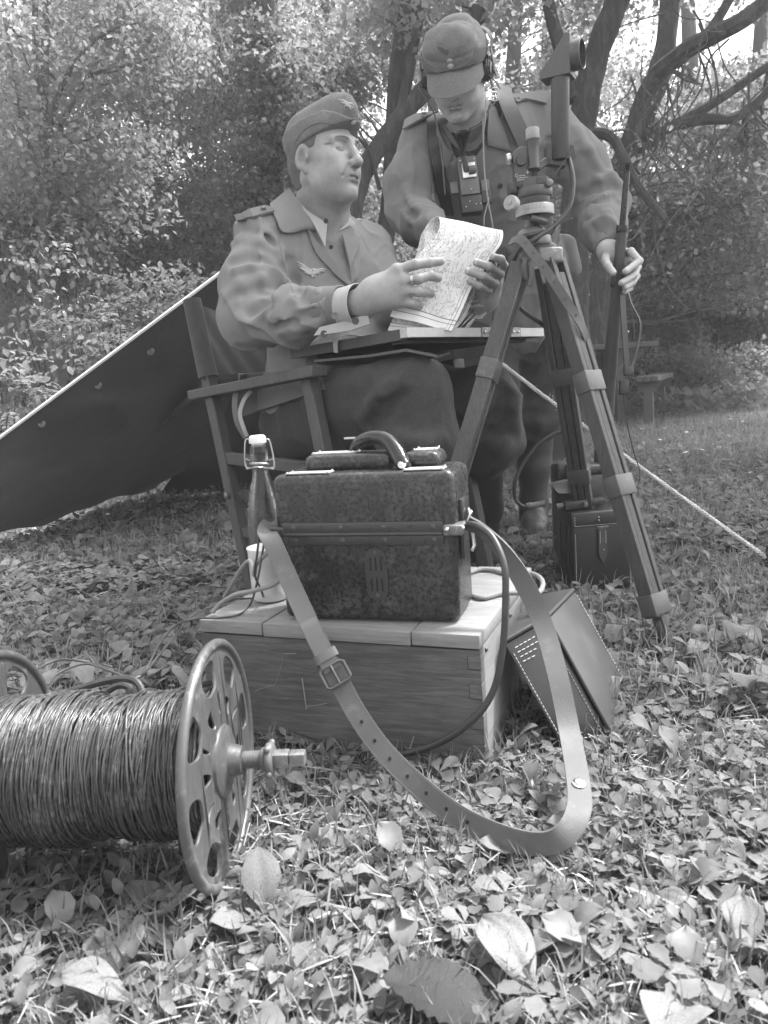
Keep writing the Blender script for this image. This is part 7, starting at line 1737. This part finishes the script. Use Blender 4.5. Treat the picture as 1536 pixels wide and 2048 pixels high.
m_ = MB(); stitch(m_, (.0705, -.0088, gh - .05), (.0705, -.0088, gh - .085), .0055); stitch(m_, (.0855, -.0088, gh - .05), (.0855, -.0088, gh - .085), .0055); m_.build('strap_stitching', STITCH, bc, world=False)
m_ = MB(); m_.box((.078, -.008, gh - .040), (.030, .004, .006), bev=.001); m_.ball((.068, -.007, gh - .014), .003, 8); m_.ball((.068, -.007, gh - .022), .003, 8); m_.ball((.078, -.010, gh - .100), .003, 8); m_.build('buckle', BRASS, bc, world=False)
for k_ in range(3): MB().box((-.001, .03 + k_ * .035, gh * .45), (.003, .008, gh * .8), bev=.001).build('side_rib', BAG, bc, world=False)
bx = thing('battery_box', 'small black metal box with rounded lid standing on the battery case', 'box', M=axes(g0 + gx * .035 + gy * .07 + UPV * (gh + .003), gx, gy, UPV))
MB().box((.037, .03, .042), (.074, .060, .084), bev=.004).build('body', BLACK_METAL, bx, world=False)
MB().box((.037, .03, .098), (.080, .066, .026), bev=.008, seg=3).build('lid', BLACK_METAL, bx, world=False)
pg = thing('cable_plug', 'ribbed black connector block lying on the battery case in front of the small box', 'plug', M=axes(g0 - gx * .028 + gy * .022 + UPV * (gh + .003), unit(gx + UPV * .10), gy, UPV))
MB().box((.05, .015, .012), (.062, .030, .022), bev=.003).build('block', BLACK_METAL, pg, world=False); MB().box((.105, .016, .012), (.045, .024, .018), bev=.003).build('block', BLACK_METAL, pg, world=False)
m_ = MB(); m_.lathe([(.006, 0), (.006, .01), (.004, .012)], (.07, .0, .012), (0, -1, 0), 12); m_.tube([(.018, .015, .012), (.0, .015, .012)], .008, 10); m_.build('terminal', GREY_METAL, pg, world=False)
sc = thing('satchel', 'dark leather satchel with stitched flap standing behind the battery case', 'bag', Z(1120, 1120))
MB().box((0, 0, 0), (.12, .10, .27), M=axes(P(1150, 1000, 2.24) - UPV * .03, CR, unit(CF * A3(1, 1, 0)), UPV), bev=.012, seg=3).build('body', BAG, sc)
G = np.array([[P(1098, 968, 2.10), P(1128, 960, 2.10), P(1160, 958, 2.10)], [P(1106, 976, 2.06), P(1132, 974, 2.06), P(1162, 972, 2.06)], [P(1118, 988, 2.04), P(1140, 988, 2.04), P(1164, 988, 2.04)]])
MB().sheet(G, .005).build('flap', BAG_L, sc)
m_ = MB(); stitch(m_, P(1099, 969, 2.088), P(1118, 986, 2.03)); stitch(m_, P(1099, 967, 2.088), P(1158, 957, 2.09)); m_.build('stitching', STITCH, sc)
m_ = MB(); m_.strap([P(1146, 780, 2.16), P(1142, 850, 2.15), P(1140, 920, 2.14), P(1142, 960, 2.13)], CR, .018, .003); m_.build('strap', BAG_L, sc)
m_ = MB(); m_.box((0, 0, 0), (.036, .03, .05), M=axes(P(1124, 945, 2.16), CR, CF, CU), bev=.008, seg=3); m_.ball(P(1118, 938, 2.14), .004, 8); m_.build('pouch', BAG, sc)
# ---------------------------------------------------------------- cable reel
def plate_with_holes(outer, holes, th, bev=0.0):
    cu = bpy.data.curves.new('c', 'CURVE'); cu.dimensions = '2D'; cu.fill_mode = 'BOTH'; cu.extrude = th / 2; cu.bevel_depth = bev; cu.bevel_resolution = 1
    for pts in [outer] + holes:
        sp = cu.splines.new('POLY'); sp.points.add(len(pts) - 1); sp.use_cyclic_u = True
        for q, p in zip(sp.points, pts): q.co = (p[0], p[1], 0, 1)
    o = bpy.data.objects.new('c', cu); C.objects.link(o); dg = bpy.context.evaluated_depsgraph_get(); dg.update()
    me = bpy.data.meshes.new_from_object(o.evaluated_get(dg)); V = np.array([v.co[:] for v in me.vertices]); F = [tuple(p.vertices) for p in me.polygons]
    bpy.data.objects.remove(o); bpy.data.curves.remove(cu); bpy.data.meshes.remove(me); return V, F
def rwin(r0, r1, a0, a1, rnd=.25, n=5, taper=0.0):
    """rounded window between two radii and two angles"""
    cx, hw, hh = (a0 + a1) / 2, (a1 - a0) / 2, (r1 - r0) / 2; rc = (r0 + r1) / 2; o = []
    for t in np.linspace(0, 2 * math.pi, 28, endpoint=False):
        c_, s_ = math.cos(t), math.sin(t); u = np.sign(c_) * abs(c_) ** .62; v = np.sign(s_) * abs(s_) ** .62
        r_ = rc + hh * v; a = cx + hw * u * (1 + taper * v); o.append((r_ * math.cos(a), r_ * math.sin(a)))
    return o
RR = .140
rC = A3(-.218, .868, .145); rN = unit(A3(math.cos(.07), -math.sin(.07), .004)); rX = unit(UPV - rN * (UPV @ rN)); rY = np.cross(rN, rX)
rl = thing('cable_reel', 'grey steel cable reel wound full of dark field wire lying in the left foreground', 'cable reel', A3(rC[0] - .14, rC[1], 0))
RLEN = .280
circ = [(RR * math.cos(a), RR * math.sin(a)) for a in np.linspace(0, 2 * math.pi, 72, endpoint=False)]
holes = [rwin(.091, .128, k * math.pi / 4 + .12 - .215, k * math.pi / 4 + .12 + .215, taper=.08) for k in range(8)]
holes += [rwin(.055, .078, k * math.pi / 3 + .38 - .12, k * math.pi / 3 + .38 + .12, taper=.25) for k in range(6)]
holes += [rwin(.058, .086, k * math.pi / 3 + .95 - .045, k * math.pi / 3 + .95 + .045) for k in range(6)]
fv, ff_ = plate_with_holes(circ, holes, .0016, .0009)
def flange(c, sgn):
    v = fv.copy(); r_ = np.hypot(v[:, 0], v[:, 1]); v[:, 2] += .005 * np.exp(-((r_ - .050) / .012) ** 2) + .0035 * np.exp(-((r_ - .088) / .010) ** 2)
    W_ = c + v[:, :1] * rX + v[:, 1:2] * rY + v[:, 2:3] * rN * sgn
    m_ = MB(); m_.add(W_, ff_); m_.build('flange', REEL_PAINT, rl, sharp=35)
    m_ = MB(); m_.tube([c + RR * (math.cos(a) * rX + math.sin(a) * rY) for a in np.linspace(0, 2 * math.pi, 73)], .0062, 10, cap=False); m_.build('rolled_rim', REEL_PAINT, rl)
flange(rC, 1); flange(rC - rN * RLEN, -1)
m_ = MB(); m_.lathe([(.044, .0015), (.042, .0072), (.036, .0100), (.030, .0108), (.024, .012), (.020, .014), (.0175, .024), (.0165, .028), (.012, .029)], rC, rN, 36); m_.build('hub', REEL_PAINT, rl)
m_ = MB(); m_.lathe([(.0098, .02), (.0098, .050), (.0130, .051), (.0140, .053), (.0140, .056)], rC, rN, 24)
for k_ in range(10): m_.lathe([(.0098, .030 + k_ * .0019), (.0106, .0308 + k_ * .0019), (.0098, .0316 + k_ * .0019)], rC, rN, 24)
m_.build('axle', GREY_METAL, rl)
m_ = MB(); hexp = [(.0165 * math.cos(a), .0165 * math.sin(a)) for a in np.linspace(0, 2 * math.pi, 6, endpoint=False)]
m_.lathe([(.015, .056), (.0190, .058), (.0200, .061), (.0190, .064), (.016, .066)], rC, rN, 24)
for a in (.6, 2.2, 3.8, 5.4): m_.ball(rC + rN * .061 + (rX * math.cos(a) + rY * math.sin(a)) * .0205, (.0045, .0045, .0045), 8)
m_.build('wing_collar', GREY_METAL, rl)
m_ = MB(); m_.box((0, 0, 0), (.0170, .0170, .019), M=axes(rC + rN * .075, rX, rY, rN), bev=.0015); m_.box((0, 0, 0), (.0155, .0155, .019), M=axes(rC + rN * .0945, rX, rY, rN), bev=.0015); m_.build('square_shaft_end', m_worn('worn_steel', .22, .42, .52, 90, .3, .5), rl)
MB().lathe([(.058, -RLEN + .003), (.058, -.003)], rC, rN, 32).build('core', DARK_METAL, rl)
# the wire: turns laid side by side, crossing and slipping as on a hand wound reel
wr = np.random.default_rng(8); VV = []; FF = []; off = 0; SEG = 44; ca = np.linspace(0, 2 * np.pi, 5, endpoint=False)
th_ = np.linspace(0, 2 * np.pi, SEG, endpoint=False)
bulge = lambda x: .0815 + .0035 * np.sin(x * 26 + 1) + .003 * np.sin(x * 61)
for layer, (n_, dr, slope) in enumerate(((170, 0.0, .004), (140, .0022, .008), (70, .0042, .014))):
    for i in range(n_):
        x0 = -(.006 + (RLEN - .012) * (i + wr.uniform(-.4, .4)) / n_); sl = wr.normal(slope * wr.choice([-.3, 1]), .003); ph = wr.uniform(0, 6.28) if layer else wr.normal(1.2, .5)
        xx = np.clip(x0 + sl * np.sin(th_ + ph) + .0014 * np.sin(2 * th_ + wr.uniform(0, 6)) + .0012 * np.sin(5 * th_ + wr.uniform(0, 6)), -RLEN + .004, -.004)
        R_ = bulge(x0) + dr + wr.normal(0, .0011) + .0012 * np.sin(th_ * 2 + wr.uniform(0, 6)) + .0007 * np.sin(th_ * 7 + wr.uniform(0, 6)); rad = wr.uniform(.0011, .0015)
        cen = rC + rN * xx[:, None] + R_[:, None] * (np.cos(th_)[:, None] * rX + np.sin(th_)[:, None] * rY); out = np.cos(th_)[:, None] * rX + np.sin(th_)[:, None] * rY
        v = cen[:, None] + rad * (np.cos(ca)[None, :, None] * out[:, None] + np.sin(ca)[None, :, None] * rN); VV.append(v.reshape(-1, 3))
        a, b = np.meshgrid(np.arange(SEG), np.arange(5), indexing='ij'); a2, b2 = (a + 1) % SEG, (b + 1) % 5
        FF.append(np.stack([a * 5 + b, a2 * 5 + b, a2 * 5 + b2, a * 5 + b2], -1).reshape(-1, 4) + off); off += SEG * 5
Vw = np.concatenate(VV) - np.array(rl.location)[None]; wire = link('wire_winding', mesh_np('wire_winding', Vw, np.concatenate(FF)[:, ::-1], m_wire := m_worn('field_wire', .055, .18, .56, 120, .28, 0, .15)), rl)

# ---------------------------------------------------------------- tent, guy rope and peg
K_ = P(620, 415, 3.0); T0 = P(-160, 998, 3.05); 
tn_ = thing('canvas_tent', 'dark canvas shelter tent with a hem coloured as sunlit sloping down to the left', 'tent', A3(-1.2, 3.6, 0))
B0, B1 = Z(-160, 1142, .02), Z(312, 990, .02)
nT = 80; nB = 48; G = np.zeros((nT, nB, 3)); fz = waves(91, 1.6, 9, np.diag([1, 1, 2.2])); fz2 = waves(92, 6, 9, np.diag([.6, .6, 1.6])); fz3 = creases(93, 1.3, np.diag([.5, .5, 1.6]), 6)
for i in range(nT):
    u = i / (nT - 1); a = T0 * (1 - u) + K_ * u; b = B0 * (1 - u) + B1 * u + UPV * (.045 + .010 * math.sin(u * 11) + .006 * math.sin(u * 27))
    for j in range(nB):
        v = j / (nB - 1); p = a * (1 - v) + b * v; s_ = math.sin(v * math.pi); p = p + A3(0, .10, -.16) * s_ * (u + .15)
        G[i, j] = p + A3(0, -1, .3) * (fz(p[None])[0] * .040 + fz2(p[None])[0] * .010 + .055 * fz3(p[None])[0]) * min(1, v * 5) * min(1, (1 - v) * 5 + .2)
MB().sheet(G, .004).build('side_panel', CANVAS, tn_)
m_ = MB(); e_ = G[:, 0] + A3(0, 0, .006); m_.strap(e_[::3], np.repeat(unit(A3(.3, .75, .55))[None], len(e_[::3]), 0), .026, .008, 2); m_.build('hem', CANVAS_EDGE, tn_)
m_ = MB()
for x, y in ((303, 704), (198, 771), (86, 848), (400, 640)):
    d = ray(x, y); bq = None
    for Y in np.linspace(2.6, 4.4, 300):
        p = CO + d * (Y / d[1]); dd = np.linalg.norm(G[:, :8].reshape(-1, 3) - p, axis=1).min()
        if bq is None or dd < bq[0]: bq = (dd, p)
    m_.lathe([(.006, 0), (.0075, .003), (.012, .004), (.0155, .002), (.016, 0)], bq[1] - CF * .010, -CF, 16)
m_.build('eyelets', BRASS, tn_)
m_ = MB(); m_.strap([P(304, 862, 3.55), P(340, 832, 3.5), P(400, 780, 3.42), P(440, 745, 3.36)], CU * .8 + CR * .5, .05, .008); m_.build('flap_strap', CANVAS, tn_)
B2, T2_ = Z(1118, 938, .02), P(1150, 880, 4.6)
G2 = np.zeros((30, 14, 3))
for i in range(30):
    u = i / 29
    for j in range(14):
        v = j / 13; a = K_ * (1 - u) + T2_ * u; b = (B1 + A3(.02, -.0, 0)) * (1 - u) + B2 * u; p = a * (1 - v) + b * v + A3(0, .12, -.05) * math.sin(v * math.pi)
        G2[i, j] = p + A3(0, 1, .2) * fz(p[None])[0] * .03 * math.sin(v * math.pi)
MB().sheet(G2, .004).build('rear_panel', CANVAS, tn_)
MB().tube([K_ + A3(0, .02, .03), A3(K_[0] + .02, K_[1] + .05, 0)], .016, 10).build('pole', WOOD_LEG, tn_)
E_ = Z(1534, 1116, .03)
gr = thing('guy_rope', 'pale frayed hemp guy rope stretched from the tent down to the right edge', 'rope', E_)
m_ = MB(); n_ = 220; uu = np.linspace(0, 1, n_); line = K_[None] * (1 - uu[:, None]) + E_[None] * uu[:, None] - UPV * (.03 * np.sin(uu * math.pi))[:, None]
dl = unit(E_ - K_); sx_ = unit(np.cross(dl, UPV)); sy_ = np.cross(sx_, dl)
for k_ in range(3):
    ph = uu * 420 + k_ * 2.094; m_.tube(line + .0036 * (np.cos(ph)[:, None] * sx_ + np.sin(ph)[:, None] * sy_), .0040, 5)
m_.build('strands', ROPE, gr)
m_ = MB(); rr_ = np.random.default_rng(2)
for k_ in range(170):
    i = rr_.integers(0, n_ - 1) if k_ < 90 else int(np.clip(rr_.normal(.40, .05), 0, 1) * (n_ - 1)); p = line[i]; d = unit(rr_.normal(size=3)); m_.tube([p, p + d * .010 + dl * .004, p + d * rr_.uniform(.010, .024) + rr_.normal(0, .005, 3)], .0005, 3, cap=False)
m_.build('frayed_fibres', ROPE, gr)
pg_ = thing('tent_peg', 'short dark wooden tent peg holding the guy rope at the right edge', 'peg', E_ * A3(1, 1, 0))
MB().tube([E_ * A3(1, 1, 0) - UPV * .03, E_ + A3(.012, -.0, .035)], [.010, .014], 8).build('stake', WOOD_DARK, pg_)

# ---------------------------------------------------------------- picnic bench and table in the distance
BENCH = m_wood('weathered_bench_wood', .085, .17, 'y', 1.0, .8, .4)
pbase = Z(1298, 853); sd_ = unit(A3(.42, .9, 0)); sx2 = unit(A3(.9, -.42, 0)); hs = P(1298, 752, pbase[1])[2]
pb_ = thing('picnic_bench', 'weathered wooden bench plank on a Y shaped post by the path', 'bench', pbase)
for k_ in (-1, 0, 1): MB().bar(pbase + sx2 * (k_ * .068) - sd_ * .14 + UPV * (hs - .025), pbase + sx2 * (k_ * .068) + sd_ * 1.7 + UPV * (hs - .022), .062, .05, sx2, .004).build('seat_plank', BENCH, pb_)
for d_ in (0, 1.3):
    q = pbase + sd_ * d_
    MB().bar(q - UPV * .1, q + UPV * (hs - .14), .085, .085, sx2, .004).build('post', BENCH, pb_)
    MB().prism([(-.045, 0), (.045, 0), (.125, .10), (-.125, .10)], .08, axes(q + UPV * (hs - .15), sx2, UPV, -sd_ if np.cross(sx2, UPV) @ sd_ < 0 else sd_)).build('bracket', BENCH, pb_, smooth=False)
tY = 7.7; ta, tb2 = P(1085, 700, tY), P(1312, 690, tY); tz = (ta[2] + tb2[2]) / 2; dx = unit((tb2 - ta) * A3(1, 1, 0))
tbx = thing('picnic_table', 'weathered wooden picnic table seen edge on behind the rifle', 'table', A3(ta[0] + .4, tY, 0))
for k_ in range(4): MB().bar(A3(ta[0] - .5, tY + k_ * .155, tz), A3(tb2[0], tY + k_ * .155, tz), .145, .050, A3(0, 1, 0), .004).build('top_plank', BENCH, tbx)
for x_ in (tb2[0] - .35, ta[0] - .2):
    for s_ in (0, 1): MB().bar(A3(x_, tY + .04 + s_ * .42, -.1), A3(x_, tY + .04 + s_ * .42, tz - .03), .08, .06, A3(1, 0, 0), .004).build('leg', BENCH, tbx)
    MB().bar(A3(x_, tY - .0, tz - .06), A3(x_, tY + .5, tz - .06), .06, .06, A3(1, 0, 0), .004).build('crossbar', BENCH, tbx)
    MB().bar(A3(x_ + .0, tY + .04, tz - .30), A3(x_ + .22, tY + .04, tz - .05), .05, .05, A3(0, 1, 0), .003).build('brace', BENCH, tbx)
# ---------------------------------------------------------------- added even haze that lifts the blacks as lens flare does
hz = bpy.data.materials.new('flare_haze_air'); hz.use_nodes = True; ht = hz.node_tree; ht.nodes.clear()
ho = ht.nodes.new('ShaderNodeOutputMaterial'); hv = ht.nodes.new('ShaderNodeVolumePrincipled'); hv.inputs['Color'].default_value = (.9, .9, .9, 1); hv.inputs['Density'].default_value = .0065; hv.inputs['Anisotropy'].default_value = .2
ht.links.new(hv.outputs[0], ho.inputs['Volume'])
hb = bmesh.new(); bmesh.ops.create_cube(hb, size=1.0); hm = bpy.data.meshes.new('flare_haze'); hb.to_mesh(hm); hb.free(); hm.materials.append(hz)
ho_ = link('flare_haze', hm); ho_.scale = (130, 130, 18); ho_.location = (0, 50, 18 / 2 - 1.6); ho_['kind'] = 'stuff'
